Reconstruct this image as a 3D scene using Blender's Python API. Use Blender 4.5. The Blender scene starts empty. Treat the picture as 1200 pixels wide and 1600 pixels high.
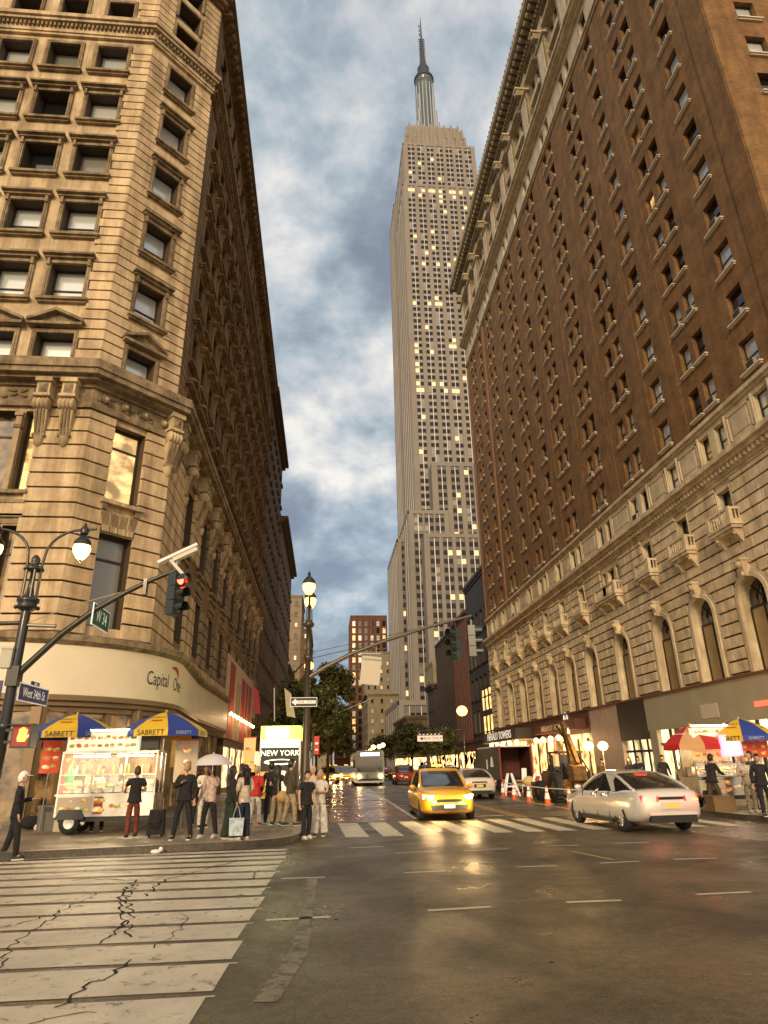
import bpy, math, random
from math import sin, cos, pi, sqrt, radians, atan2
from mathutils import Matrix, Vector
random.seed(7)
SC = bpy.context.scene
COL = SC.collection
# ---------------- camera ----------------
R = [[0.99622116, -0.01419793, -0.08568438], [-0.08491541, -0.36642846, -0.9265633], [-0.01824192, 0.9303379, -0.36624941]]
cd = bpy.data.cameras.new('camera'); cam = bpy.data.objects.new('camera', cd); COL.objects.link(cam)
m4 = Matrix(R).transposed().transposed().to_4x4()
m4.translation = Vector((0, 0, 1.7)); cam.matrix_world = m4
cd.sensor_fit = 'VERTICAL'; cd.sensor_height = 32.0; cd.lens = 1003.87 / 1600 * 32.0
cd.clip_start = 0.1; cd.clip_end = 6000
SC.camera = cam
# ---------------- exposure ----------------
SC.view_settings.view_transform = 'Standard'; SC.view_settings.look = 'None'
SC.view_settings.exposure = 0.5; SC.view_settings.gamma = 1.0
# ---------------- sky ----------------
W = bpy.data.worlds.new('World'); SC.world = W; W.use_nodes = True
SUN_EL, SUN_AZ = 20.0, 196.0      # degrees; azimuth clockwise from +Y
def build_world():
    nt = W.node_tree; nt.nodes.clear(); N = nt.nodes.new; L = nt.links.new
    out = N('ShaderNodeOutputWorld'); bg = N('ShaderNodeBackground'); L(bg.outputs[0], out.inputs[0])
    bg.inputs['Strength'].default_value = 0.1
    sky = N('ShaderNodeTexSky'); sky.sky_type = 'NISHITA'; sky.sun_disc = False
    sky.sun_elevation = radians(SUN_EL); sky.sun_rotation = radians(SUN_AZ)
    sky.dust_density = 3.0; sky.air_density = 1.0
    tc = N('ShaderNodeTexCoord'); sep = N('ShaderNodeSeparateXYZ'); L(tc.outputs['Generated'], sep.inputs[0])
    def math_(op, a, b=None, clamp=False):
        n = N('ShaderNodeMath'); n.operation = op; n.use_clamp = clamp
        for i, v in enumerate((a, b)):
            if v is None: continue
            if isinstance(v, (int, float)): n.inputs[i].default_value = v
            else: L(v, n.inputs[i])
        return n.outputs[0]
    zz = math_('ADD', math_('MAXIMUM', sep.outputs[2], 0.0), .45)
    cx = math_('DIVIDE', sep.outputs[0], zz); cy = math_('DIVIDE', sep.outputs[1], zz)
    cmb = N('ShaderNodeCombineXYZ'); L(cx, cmb.inputs[0]); L(cy, cmb.inputs[1]); cmb.inputs[2].default_value = 3.7
    def noise(scale, detail, rough, dist, off):
        mp = N('ShaderNodeMapping'); L(cmb.outputs[0], mp.inputs[0]); mp.inputs['Location'].default_value = off
        n = N('ShaderNodeTexNoise'); n.inputs['Scale'].default_value = scale; n.inputs['Detail'].default_value = detail
        n.inputs['Roughness'].default_value = rough; n.inputs['Distortion'].default_value = dist
        L(mp.outputs[0], n.inputs['Vector']); return n.outputs['Fac']
    def ramp(fac, stops):
        r = N('ShaderNodeValToRGB'); L(fac, r.inputs[0]); cr = r.color_ramp
        while len(cr.elements) < len(stops): cr.elements.new(0.5)
        for e, (p, c) in zip(cr.elements, stops): e.position = p; e.color = (*c, 1)
        return r.outputs[0]
    big = noise(3.2, 7, 0.5, 0.15, (12.3, 0.9, 0)); fine = noise(8.0, 8, 0.58, 0.15, (4, 2, 0))
    mixn = math_('ADD', math_('MULTIPLY', big, 0.62), math_('MULTIPLY', fine, 0.38))
    # cloud colours, in units of 1/strength (x10)
    cloud = ramp(mixn, [(0.42, (1.75, 2.05, 2.6)), (0.47, (2.35, 2.75, 3.2)), (0.51, (3.2, 3.75, 4.1)), (0.55, (4.6, 4.8, 5.0)), (0.62, (7.2, 6.9, 6.3))])
    cover = ramp(noise(1.5, 5, 0.5, 0.2, (7.3, 5.1, 0)), [(0.36, (0.62,) * 3), (0.52, (0.95,) * 3)])
    mx = N('ShaderNodeMix'); mx.data_type = 'RGBA'; L(cover, mx.inputs['Factor']); L(sky.outputs[0], mx.inputs['A']); L(cloud, mx.inputs['B'])
    # the western sky, behind the camera, still glows warm through the cloud
    west = math_('MULTIPLY', sep.outputs[1], -1.0, True); west = math_('POWER', west, 1.1)
    low = math_('SUBTRACT', 1.0, math_('MULTIPLY', sep.outputs[2], 0.7), True)
    wf = math_('MULTIPLY', west, low)
    glow = N('ShaderNodeMix'); glow.data_type = 'RGBA'; glow.blend_type = 'ADD'; L(wf, glow.inputs['Factor'])
    L(mx.outputs['Result'], glow.inputs['A']); glow.inputs['B'].default_value = (10.0, 6.2, 2.7, 1)
    L(glow.outputs['Result'], bg.inputs['Color'])
build_world()
# ---------------- sun (low, behind the cloud of the western sky) ----------------
sd = bpy.data.lights.new('sun', 'SUN'); sd.energy = 1.5; sd.angle = radians(10); sd.color = (1.0, 0.75, 0.45)
so = bpy.data.objects.new('sun', sd); COL.objects.link(so)
_el, _az = radians(SUN_EL), radians(SUN_AZ)
so.rotation_euler = Vector((sin(_az) * cos(_el), cos(_az) * cos(_el), sin(_el))).to_track_quat('Z', 'Y').to_euler()
so.location = (0, -30, 60)

# ---------------- materials ----------------
MATS = {}
def mat(name, col, rough=0.7, metal=0.0, noise=0.0, nscale=2.0, bump=0.0, bscale=40.0, emit=0.0, ecol=None, col2=None, spec=None, coat=0.0, stretch=None, trans=0.0, alpha=1.0, enoise=None, streak=0.0):
    if name in MATS: return MATS[name]
    m = bpy.data.materials.new(name); m.use_nodes = True; nt = m.node_tree; N = nt.nodes.new; L = nt.links.new
    b = nt.nodes['Principled BSDF']
    b.inputs['Base Color'].default_value = (*col, 1); b.inputs['Roughness'].default_value = rough; b.inputs['Metallic'].default_value = metal
    if spec is not None: b.inputs['Specular IOR Level'].default_value = spec
    if coat: b.inputs['Coat Weight'].default_value = coat; b.inputs['Coat Roughness'].default_value = 0.08
    if trans: b.inputs['Transmission Weight'].default_value = trans
    if alpha < 1: b.inputs['Alpha'].default_value = alpha
    if emit: b.inputs['Emission Color'].default_value = (*(ecol or col), 1); b.inputs['Emission Strength'].default_value = emit
    if noise or bump or enoise or streak:
        geo = N('ShaderNodeNewGeometry'); mp = N('ShaderNodeMapping'); L(geo.outputs['Position'], mp.inputs[0])
        if stretch: mp.inputs['Scale'].default_value = stretch
    if noise:
        n = N('ShaderNodeTexNoise'); n.inputs['Scale'].default_value = nscale; n.inputs['Detail'].default_value = 9; n.inputs['Roughness'].default_value = 0.62
        L(mp.outputs[0], n.inputs['Vector'])
        r = N('ShaderNodeValToRGB'); L(n.outputs['Fac'], r.inputs[0])
        c2 = col2 or tuple(c * (1 - noise) for c in col); c3 = tuple(min(1, c * (1 + noise * 0.6)) for c in col)
        r.color_ramp.elements[0].position = 0.32; r.color_ramp.elements[0].color = (*c2, 1)
        r.color_ramp.elements[1].position = 0.66; r.color_ramp.elements[1].color = (*c3, 1)
        if streak:   # rain-washed soot running down the face
            q = N('ShaderNodeMapping'); L(geo.outputs['Position'], q.inputs[0]); q.inputs['Scale'].default_value = (1, 1, .09)
            n3 = N('ShaderNodeTexNoise'); n3.inputs['Scale'].default_value = 1.9; n3.inputs['Detail'].default_value = 8; n3.inputs['Roughness'].default_value = .68; L(q.outputs[0], n3.inputs['Vector'])
            r3_ = N('ShaderNodeValToRGB'); L(n3.outputs['Fac'], r3_.inputs[0]); lo_ = 1 - streak; e_ = r3_.color_ramp.elements; e_[0].position = .40; e_[0].color = (lo_, lo_ * .95, lo_ * .9, 1); e_[1].position = .58; e_[1].color = (1.05, 1.05, 1.05, 1)
            mx_ = N('ShaderNodeMix'); mx_.data_type = 'RGBA'; mx_.blend_type = 'MULTIPLY'; mx_.inputs['Factor'].default_value = 1; L(r.outputs[0], mx_.inputs['A']); L(r3_.outputs[0], mx_.inputs['B']); L(mx_.outputs['Result'], b.inputs['Base Color'])
        else: L(r.outputs[0], b.inputs['Base Color'])
    if enoise:   # (scale, low, high, stretch): an interior seen through the pane is never evenly bright
        q = N('ShaderNodeMapping'); L(geo.outputs['Position'], q.inputs[0]); q.inputs['Scale'].default_value = enoise[3]
        n = N('ShaderNodeTexNoise'); n.inputs['Scale'].default_value = enoise[0]; n.inputs['Detail'].default_value = 4; L(q.outputs[0], n.inputs['Vector'])
        r = N('ShaderNodeMapRange'); r.inputs['From Min'].default_value = .38; r.inputs['From Max'].default_value = .62; r.inputs['To Min'].default_value = enoise[1]; r.inputs['To Max'].default_value = enoise[2]
        L(n.outputs['Fac'], r.inputs['Value']); L(r.outputs[0], b.inputs['Emission Strength'])
    if bump:
        n2 = N('ShaderNodeTexNoise'); n2.inputs['Scale'].default_value = bscale; n2.inputs['Detail'].default_value = 6
        L(geo.outputs['Position'], n2.inputs['Vector'])
        bp = N('ShaderNodeBump'); bp.inputs['Strength'].default_value = bump; bp.inputs['Distance'].default_value = 0.05
        L(n2.outputs['Fac'], bp.inputs['Height']); L(bp.outputs[0], b.inputs['Normal'])
    MATS[name] = m
    return m

# ---------------- mesh builder ----------------
class MB:
    def __init__(s, M=None): s.v = []; s.f = []; s.mi = []; s.ms = []; s.M = M; s.sm = []; s.mk = []
    def mid(s, m):
        if m not in s.ms: s.ms.append(m)
        return s.ms.index(m)
    def add(s, vs, fs, m, smooth=False):
        o = len(s.v); M = s.M; s.mk.append((o, len(s.f)))
        s.v += [tuple(M @ Vector(p)) for p in vs] if M else [tuple(p) for p in vs]
        k = s.mid(m)
        for f in fs: s.f.append(tuple(i + o for i in f)); s.mi.append(k); s.sm.append(smooth)
    def box(s, x0, x1, y0, y1, z0, z1, m, t=0.0):   # t: taper of the top
        if x0 > x1: x0, x1 = x1, x0
        if y0 > y1: y0, y1 = y1, y0
        vs = [(x0, y0, z0), (x1, y0, z0), (x1, y1, z0), (x0, y1, z0), (x0 + t, y0 + t, z1), (x1 - t, y0 + t, z1), (x1 - t, y1 - t, z1), (x0 + t, y1 - t, z1)]
        s.add(vs, [(3, 2, 1, 0), (4, 5, 6, 7), (0, 1, 5, 4), (1, 2, 6, 5), (2, 3, 7, 6), (3, 0, 4, 7)], m)
    def hexa(s, p, m): s.add(p, [(3, 2, 1, 0), (4, 5, 6, 7), (0, 1, 5, 4), (1, 2, 6, 5), (2, 3, 7, 6), (3, 0, 4, 7)], m)
    def quad(s, a, b, c, d, m): s.add([a, b, c, d], [(0, 1, 2, 3)], m)
    def prism(s, poly, axis, a, b, m, smooth=False):   # poly in the two other axes
        n = len(poly)
        def P(q, w):
            return (w, q[0], q[1]) if axis == 'x' else ((q[0], w, q[1]) if axis == 'y' else (q[0], q[1], w))
        vs = [P(q, a) for q in poly] + [P(q, b) for q in poly]
        fs = [tuple(range(n)), tuple(range(2 * n - 1, n - 1, -1))]
        s.add(vs, fs, m)
        s.add(vs, [(i, i + n, (i + 1) % n + n, (i + 1) % n) for i in range(n)], m, smooth)
    def tube(s, pts, r, m, n=8, cap=True):
        if not isinstance(r, (list, tuple)): r = [r] * len(pts)
        P = [Vector(p) for p in pts]; vs = []; prev = None
        for i, p in enumerate(P):
            d = (P[min(i + 1, len(P) - 1)] - P[max(i - 1, 0)]).normalized()
            if prev is None:
                a = d.orthogonal().normalized()
            else:
                a = (prev - d * prev.dot(d)).normalized()
            prev = a; b = d.cross(a)
            for k in range(n):
                t = 2 * pi * k / n; vs.append(p + (a * cos(t) + b * sin(t)) * r[i])
        fs = []
        for i in range(len(P) - 1):
            for k in range(n):
                fs.append((i * n + k, i * n + (k + 1) % n, (i + 1) * n + (k + 1) % n, (i + 1) * n + k))
        s.add(vs, fs, m, True)
        if cap: s.add(vs[:n], [tuple(range(n - 1, -1, -1))], m); s.add(vs[-n:], [tuple(range(n))], m)
    def lathe(s, prof, c, m, n=16, ax='z'):   # prof (r, h)
        vs = []
        for r, h in prof:
            for k in range(n):
                t = 2 * pi * k / n; a, b = r * cos(t), r * sin(t)
                p = (a, b, h) if ax == 'z' else ((h, a, b) if ax == 'x' else (a, h, b))
                vs.append((p[0] + c[0], p[1] + c[1], p[2] + c[2]))
        fs = [(i * n + k, i * n + (k + 1) % n, (i + 1) * n + (k + 1) % n, (i + 1) * n + k) for i in range(len(prof) - 1) for k in range(n)]
        s.add(vs, fs, m, True)
    def ball(s, c, r, m, n=12, sc=(1, 1, 1)):
        k = n // 2; prof = [(max(1e-4, sin(pi * i / k)), -cos(pi * i / k)) for i in range(k + 1)]
        vs = []
        for rr, h in prof:
            for j in range(n):
                t = 2 * pi * j / n; vs.append((c[0] + rr * cos(t) * r * sc[0], c[1] + rr * sin(t) * r * sc[1], c[2] + h * r * sc[2]))
        fs = [(i * n + j, i * n + (j + 1) % n, (i + 1) * n + (j + 1) % n, (i + 1) * n + j) for i in range(k) for j in range(n)]
        s.add(vs, fs, m, True)
    def mesh(s, name):
        me = bpy.data.meshes.new(name); me.from_pydata(s.v, [], s.f)
        for m in s.ms: me.materials.append(m)
        me.polygons.foreach_set('material_index', s.mi); me.polygons.foreach_set('use_smooth', s.sm); me.update()
        return me
    def build(s, name, parent=None, **kw):
        if not s.f: return None
        return obj(name, s.mesh(name), parent, **kw)
def obj(name, me, parent=None, loc=None, rz=None, label=None, cat=None, group=None, kind=None, M=None):
    o = bpy.data.objects.new(name, me); COL.objects.link(o)
    if parent: o.parent = parent
    if M is not None: o.matrix_local = M
    if loc is not None: o.location = loc
    if rz is not None: o.rotation_euler = (0, 0, rz)
    tag(o, label, cat, group, kind); return o
def tag(o, label=None, cat=None, group=None, kind=None):
    if label: o['label'] = label
    if cat: o['category'] = cat
    if group: o['group'] = group
    if kind: o['kind'] = kind
    return o
def thing(name, label, cat, loc=(0, 0, 0), rz=0.0, group=None):
    return obj(name, None, None, loc, rz, label, cat, group)
def copy_tree(o, parent=None):
    c = o.copy(); COL.objects.link(c)
    if parent: c.parent = parent; c.matrix_parent_inverse = o.matrix_parent_inverse
    for ch in [x for x in bpy.data.objects if x.parent == o]: copy_tree(ch, c)
    return c
def frame(ox, oy, dx, dy):   # local x along the wall, local -y outward, z up
    d = Vector((dx, dy, 0)).normalized(); n = Vector((d.y, -d.x, 0))
    return Matrix(((d.x, -n.x, 0, ox), (d.y, -n.y, 0, oy), (0, 0, 1, 0), (0, 0, 0, 1)))
def T(x, y, z): return Matrix.Translation((x, y, z))
RM = Matrix(R)
def vis(p):   # is the world point inside the picture, and how far
    c = RM.transposed() @ (Vector(p) - Vector((0, 0, 1.7)))
    if c.z > -0.1: return False, 1e9
    x = 600 + 1003.87 * c.x / -c.z; y = 800 - 1003.87 * c.y / -c.z
    return (-60 < x < 1260 and -60 < y < 1660), c.length
def text_geo(s, size, mb, M, m, depth=0.01, sx=1.0, fn=None):
    cu = bpy.data.curves.new('tmp', 'FONT'); cu.body = s; cu.size = size; cu.align_x = 'CENTER'; cu.align_y = 'CENTER'; cu.extrude = depth if fn is None else 0
    cu.resolution_u = 3
    o = bpy.data.objects.new('tmp', cu); COL.objects.link(o)
    bpy.context.view_layer.update()
    me = bpy.data.meshes.new_from_object(o.evaluated_get(bpy.context.evaluated_depsgraph_get()))
    vs = []
    for v in me.vertices:
        if fn: vs.append(fn(v.co.x * sx, v.co.y))
        else: vs.append(tuple(M @ Vector((v.co.x * sx, -v.co.z, v.co.y))))
    fs = [tuple(p.vertices) for p in me.polygons]
    keep = mb.M; mb.M = None; mb.add(vs, fs, m); mb.M = keep
    bpy.data.objects.remove(o); bpy.data.curves.remove(cu); bpy.data.meshes.remove(me)
def text_obj(name, s, size, parent, M, m, depth=0.01, sx=1.0):   # text standing in local x/z, facing -y
    mb = MB(); text_geo(s, size, mb, M, m, depth, sx); return mb.build(name, parent)

# materials in use
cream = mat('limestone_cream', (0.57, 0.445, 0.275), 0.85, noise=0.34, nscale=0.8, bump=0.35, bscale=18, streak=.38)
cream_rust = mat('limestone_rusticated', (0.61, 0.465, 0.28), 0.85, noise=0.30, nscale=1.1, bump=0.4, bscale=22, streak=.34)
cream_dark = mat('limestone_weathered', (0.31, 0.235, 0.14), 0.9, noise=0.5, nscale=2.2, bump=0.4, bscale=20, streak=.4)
brownstone = mat('dark_brown_stone', (0.25, 0.165, 0.085), 0.9, noise=0.4, nscale=0.6, bump=0.3, bscale=15, streak=.35)  # darker brown than the front, mainly on the street side
sash = mat('sash_bronze', (0.03, 0.022, 0.015), 0.5)
def glass_mat(name, base, emit=0.0, ecol=None, rough=0.06, en=None):
    return mat(name, base, rough, spec=1.0, coat=0.6, emit=emit, ecol=ecol, enoise=en)
gl_dark = glass_mat('window_glass_dark', (0.012, 0.012, 0.014))
gl_sky = mat('window_glass_painted_sky', (0.72, 0.77, 0.76), .15, .40, coat=.6)  # pale base colour paints in part of the sky's reflection
gl_grey = glass_mat('window_glass_half_blind', (0.20, 0.20, 0.17), rough=0.2)
gl_warm = glass_mat('window_glass_lit', (0.6, 0.42, 0.18), emit=1.0, ecol=(1.0, 0.62, 0.22), en=(1.3, .1, 1.1, (1, 1, 1.6)))
gl_dim = glass_mat('window_glass_dim_lit', (0.05, 0.035, 0.02), emit=0.2, ecol=(1.0, 0.5, 0.14), en=(1.6, .0, .22, (1, 1, 1.4)))
black = mat('black_paint', (0.012, 0.012, 0.012), 0.45)
dkgreen = mat('dark_green_enamel', (0.012, 0.022, 0.015), 0.3, coat=0.4)
steel = mat('stainless_steel', (0.62, 0.60, 0.56), 0.22, 1.0, noise=0.1, nscale=3)
white = mat('white_paint', (0.78, 0.76, 0.70), 0.5)
rubber = mat('tyre_rubber', (0.02, 0.02, 0.02), 0.8)
# =============== GROUND ===============
def road_mat(name, c1, c2, r1, r2, seed=0.0, paint=None, chip=0.5, spec=0.5):
    m = bpy.data.materials.new(name); m.use_nodes = True; nt = m.node_tree; N = nt.nodes.new; L = nt.links.new; b = nt.nodes['Principled BSDF']
    geo = N('ShaderNodeNewGeometry'); mp = N('ShaderNodeMapping'); L(geo.outputs['Position'], mp.inputs[0]); mp.inputs['Location'].default_value = (seed, seed * 1.7, 0)
    def noise(s, d, r=0.6, sc=None, dist=0.0):
        n = N('ShaderNodeTexNoise'); n.inputs['Scale'].default_value = s; n.inputs['Detail'].default_value = d; n.inputs['Roughness'].default_value = r; n.inputs['Distortion'].default_value = dist
        if sc:
            q = N('ShaderNodeMapping'); L(mp.outputs[0], q.inputs[0]); q.inputs['Scale'].default_value = sc; L(q.outputs[0], n.inputs['Vector'])
        else: L(mp.outputs[0], n.inputs['Vector'])
        return n.outputs['Fac']
    def rmp(f, p0, a, p1, c):
        r = N('ShaderNodeValToRGB'); L(f, r.inputs[0]); e = r.color_ramp.elements
        e[0].position = p0; e[0].color = (*a, 1) if isinstance(a, tuple) else (a, a, a, 1)
        e[1].position = p1; e[1].color = (*c, 1) if isinstance(c, tuple) else (c, c, c, 1); return r.outputs[0]
    def mix(f, A, B, t='MIX'):
        x = N('ShaderNodeMix'); x.data_type = 'RGBA'; x.blend_type = t
        if isinstance(f, float): x.inputs['Factor'].default_value = f
        else: L(f, x.inputs['Factor'])
        for k, v in (('A', A), ('B', B)):
            if isinstance(v, tuple): x.inputs[k].default_value = (*v, 1)
            else: L(v, x.inputs[k])
        return x.outputs['Result']
    patch = rmp(noise(0.45, 6, 0.6, dist=0.4), 0.38, c1, 0.62, c2)
    agg = rmp(noise(38, 4, 0.8), 0.36, 0.30, 0.66, 1.75)
    spots = rmp(noise(9, 6, 0.75), 0.42, 0.70, 0.6, 1.2)
    c = mix(1.0, mix(1.0, patch, agg, 'MULTIPLY'), spots, 'MULTIPLY')
    if paint:
        ch = rmp(noise(6, 8, 0.78, dist=0.6), chip - 0.035, 0.0, chip + 0.05, 1.0)
        pc = mix(1.0, paint, rmp(noise(1.4, 6), 0.3, 0.78, 0.7, 1.12), 'MULTIPLY')
        c = mix(ch, c, pc)
    L(c, b.inputs['Base Color'])
    L(rmp(noise(0.6, 6, 0.65, dist=0.5), 0.36, r1, 0.64, r2), b.inputs['Roughness'])
    b.inputs['Specular IOR Level'].default_value = spec
    bp = N('ShaderNodeBump'); bp.inputs['Strength'].default_value = 0.6; bp.inputs['Distance'].default_value = 0.014
    ad = N('ShaderNodeMath'); ad.operation = 'ADD'; L(noise(38, 4, .8), ad.inputs[0]); L(noise(7, 6), ad.inputs[1]); L(ad.outputs[0], bp.inputs['Height']); L(bp.outputs[0], b.inputs['Normal'])
    return m
asphalt = road_mat('asphalt_wet', (0.062, 0.048, 0.025), (0.130, 0.101, 0.053), 0.26, 0.56)
concrete = road_mat('pavement_concrete', (0.16, 0.13, 0.09), (0.27, 0.22, 0.15), 0.35, 0.7, 5.0)
granite = road_mat('kerb_granite', (0.05, 0.04, 0.03), (0.10, 0.08, 0.055), 0.4, 0.7, 9.0)
busred = road_mat('bus_lane_red', (0.13, 0.05, 0.025), (0.24, 0.085, 0.035), 0.12, 0.34, 3.0)
wpaint = road_mat('road_paint_white', (0.05, 0.04, 0.028), (0.09, 0.07, 0.045), 0.35, 0.6, 1.0, (0.60, 0.53, 0.40), 0.385)
wpaint2 = road_mat('road_paint_crisp', (0.05, 0.04, 0.028), (0.09, 0.07, 0.045), 0.35, 0.6, 2.0, (0.62, 0.54, 0.38), 0.36)
ypaint = road_mat('road_paint_yellow', (0.05, 0.04, 0.028), (0.09, 0.07, 0.045), 0.35, 0.6, 4.0, (0.60, 0.36, 0.07), 0.38)
worn = road_mat('road_paint_worn', (0.05, 0.04, 0.028), (0.09, 0.07, 0.045), 0.35, 0.6, 8.0, (0.22, 0.18, 0.12), 0.47)
crackm = mat('crack_dark', (0.008, 0.006, 0.004), 0.9)
def sheet(mb, pts, z, m): mb.add([(x, y, z) for x, y in pts], [tuple(range(len(pts)))], m)
g = MB(); g.quad((-1500, -600, -0.03), (1500, -600, -0.03), (1500, 3000, -0.03), (-1500, 3000, -0.03), asphalt); g.build('ground', kind='structure')
g = MB(); sheet(g, [(-60, -30), (60, -30), (60, 24), (-60, 24)], 0, asphalt); sheet(g, [(-2, 24), (14, 24), (14, 800), (-2, 800)], 0, asphalt); g.build('road', kind='structure')
def slab(name, outline, h=0.15):
    mb = MB(); n = len(outline); cw = 0.22
    mb.add([(x, y, h) for x, y in outline], [tuple(range(n))], concrete)
    vs = [(x, y, 0) for x, y in outline] + [(x, y, h) for x, y in outline]
    mb.add(vs, [(i, (i + 1) % n, (i + 1) % n + n, i + n) for i in range(n)], granite)
    return mb.build(name, kind='structure')
def arc(cx, cy, r, a0, a1, n=8): return [(cx + r * cos(radians(a0 + (a1 - a0) * i / n)), cy + r * sin(radians(a0 + (a1 - a0) * i / n))) for i in range(n + 1)]
lcorner = arc(-2.35, 18.15, 1.75, -80, 0, 9)
lout = [(-60, 6.6), (-6.67, 15.63)] + lcorner + [(-0.6, 700), (-60, 700)]
slab('left_pavement', lout)
rcorner = [(12.2, 700), (12.2, 20.8)] + arc(17.2, 20.8, 5.0, 180, 262, 8)[1:]
rout = rcorner + [(60, 12.0), (60, 700)]
slab('right_pavement', rout[::-1][::-1])
# kerb tops and joints in the left pavement
kb = MB()
def ribbon(mb, pts, w, z, m, side=1):
    P = [Vector((x, y, 0)) for x, y in pts]
    for a, b_ in zip(P, P[1:]):
        d = (b_ - a).normalized(); n = Vector((-d.y, d.x, 0)) * w * side
        mb.add([(a.x, a.y, z), (b_.x, b_.y, z), (b_.x + n.x, b_.y + n.y, z), (a.x + n.x, a.y + n.y, z)], [(0, 1, 2, 3)], m)
ribbon(kb, lout[1:-2] + [(-0.6, 200)], 0.2, 0.153, mat('kerb_top_stone', (0.34, 0.28, 0.19), 0.5, noise=0.3, nscale=3))
ribbon(kb, rcorner[::-1][::-1], 0.2, 0.153, MATS['kerb_top_stone'])
for k in range(30): 
    y = 17.2 + 1.5 * k; kb.box(-6.4, -0.85, y, y + 0.02, 0.1502, 0.1515, crackm) if y > 19 else kb.box(-6.4, -2.2, y, y + 0.02, 0.1502, 0.1515, crackm)
for x in (-5.2, -3.7, -2.3): kb.box(x, x + 0.02, 17.0 if x < -3 else 18.3, 60, 0.1502, 0.1517, crackm)
for k in range(26): y = 22 + 1.5 * k; kb.box(12.5, 19.9, y, y + 0.02, 0.1502, 0.1515, crackm)
for x in (14, 15.5, 17, 18.5): kb.box(x, x + 0.02, 22, 60, 0.1502, 0.1517, crackm)
kb.build('kerb', kind='structure')
# near crosswalk: long bars, each ends a little differently
cw = MB(); gaps = [5.35, 6.37, 7.30, 8.12, 8.95, 9.76, 10.58, 11.35, 12.12, 12.92, 13.70, 14.42, 15.10, 15.75, 16.30]
rr = random.Random(3)
for a, b_ in zip(gaps, gaps[1:]):
    gw = 0.13 if a < 10 else 0.20 if a < 13 else 0.26
    y0, y1 = a + gw / 2, b_ - gw / 2; xr = -0.93 + rr.uniform(-0.05, 0.05) + (a - 5) * 0.012; sl = 0.02
    def yy(y, x): return y - (x + 0.9) * (-0.006) - max(0, (y - 12)) * 0.016 * (-(x + 0.9)) * 0.6
    xs = [-9 + (xr + 9) * i / 12 for i in range(13)]
    vs = [(x, yy(y0, x) + rr.uniform(-.008, .008), 0.004) for x in xs] + [(x + (0.03 if x == xs[-1] else 0), yy(y1, x) + rr.uniform(-.008, .008), 0.004) for x in xs]
    cw.add(vs, [(i, i + 1, i + 14, i + 13) for i in range(12)], wpaint)
    if rr.random() < 0.7: cw.box(xr, xr + 0.10, y1 - 0.02, y1 + 0.01, 0.003, 0.0045, wpaint2)
for x0, x1 in [(0.55, 1.15), (1.5, 2.05), (2.45, 3.0), (3.45, 3.98), (4.43, 4.95), (5.28, 5.79), (6.15, 6.65), (7.1, 7.6), (8.0, 8.5), (8.9, 9.4), (9.85, 10.3), (10.8, 11.3)]:
    mm = wpaint if x0 < 3 else wpaint2
    cw.add([(x0, 18.25 + 0.1 * (x0 > 4), .004), (x1, 18.2 + 0.1 * (x0 > 4), .004), (x1 - 0.12, 22.6, .004), (x0 - 0.12, 22.6, .004)], [(0, 1, 2, 3)], mm)
cw.build('crosswalk_markings', kind='structure')
lm = MB()
dashes = [(-0.68, 12.07, 0.03, 12.05), (-0.68, 9.01, 0.09, 9.05), (0.56, 16.0, 1.34, 16.04), (1.47, 14.87, 2.32, 14.97), (2.9, 14.83, 3.91, 15.02), (1.34, 12.24, 2.08, 12.28), (1.3, 9.19, 2.12, 9.27), (3.34, 12.45, 4.07, 12.43), (3.14, 9.36, 3.87, 9.35), (4.78, 15.26, 5.51, 15.19), (4.9, 12.56, 5.67, 12.63), (6.36, 15.33, 7.18, 15.36), (6.35, 12.72, 7.17, 12.7), (4.99, 9.53, 5.79, 9.56)]
def seg(mb, x0, y0, x1, y1, w, m, z=0.004):
    d = Vector((x1 - x0, y1 - y0, 0)).normalized(); n = Vector((-d.y, d.x, 0)) * w / 2
    mb.add([(x0 - n.x, y0 - n.y, z), (x1 - n.x, y1 - n.y, z), (x1 + n.x, y1 + n.y, z), (x0 + n.x, y0 + n.y, z)], [(0, 1, 2, 3)], m)
for d in dashes: seg(lm, *d, 0.09, wpaint2)
seg(lm, 5.0, 14.3, 5.3, 12.9, 0.07, ypaint)
seg(lm, -0.18, 12.0, -0.22, 7.6, 0.16, worn); seg(lm, -0.22, 7.6, -0.44, 6.1, 0.2, worn)
seg(lm, 3.05, 23.5, 3.4, 55, 0.14, wpaint2); seg(lm, 3.4, 55, 3.5, 150, 0.14, wpaint2)
seg(lm, 6.42, 22.9, 6.25, 60, 0.11, ypaint); seg(lm, 6.66, 22.9, 6.49, 60, 0.11, ypaint)
seg(lm, 9.38, 24.0, 9.15, 37, 0.13, wpaint2); seg(lm, 9.15, 37, 9.1, 90, 0.12, wpaint2)
seg(lm, 3.2, 23.6, 6.2, 24.1, 0.28, wpaint2)
for p in [(-0.3, 19.0, 0.4, 18.7), (8.2, 14.0, 9.2, 13.9), (8.0, 11.0, 9.0, 10.95)]: seg(lm, *p, 0.08, worn)
lm.build('lane_markings', kind='structure')
patchm = road_mat('asphalt_patch_rough', (0.035, 0.028, 0.016), (0.098, 0.079, 0.047), 0.45, 0.7, 6.0)
pp = MB(); rq = random.Random(12)
for cx, cy, rx, ry in (): sheet(pp, [(cx + rx * cos(a) * rq.uniform(.75, 1.1), cy + ry * sin(a) * rq.uniform(.75, 1.1)) for a in [2 * pi * k / 36 for k in range(36)]], .0022 if ry > 1 else .0026, patchm)
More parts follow.
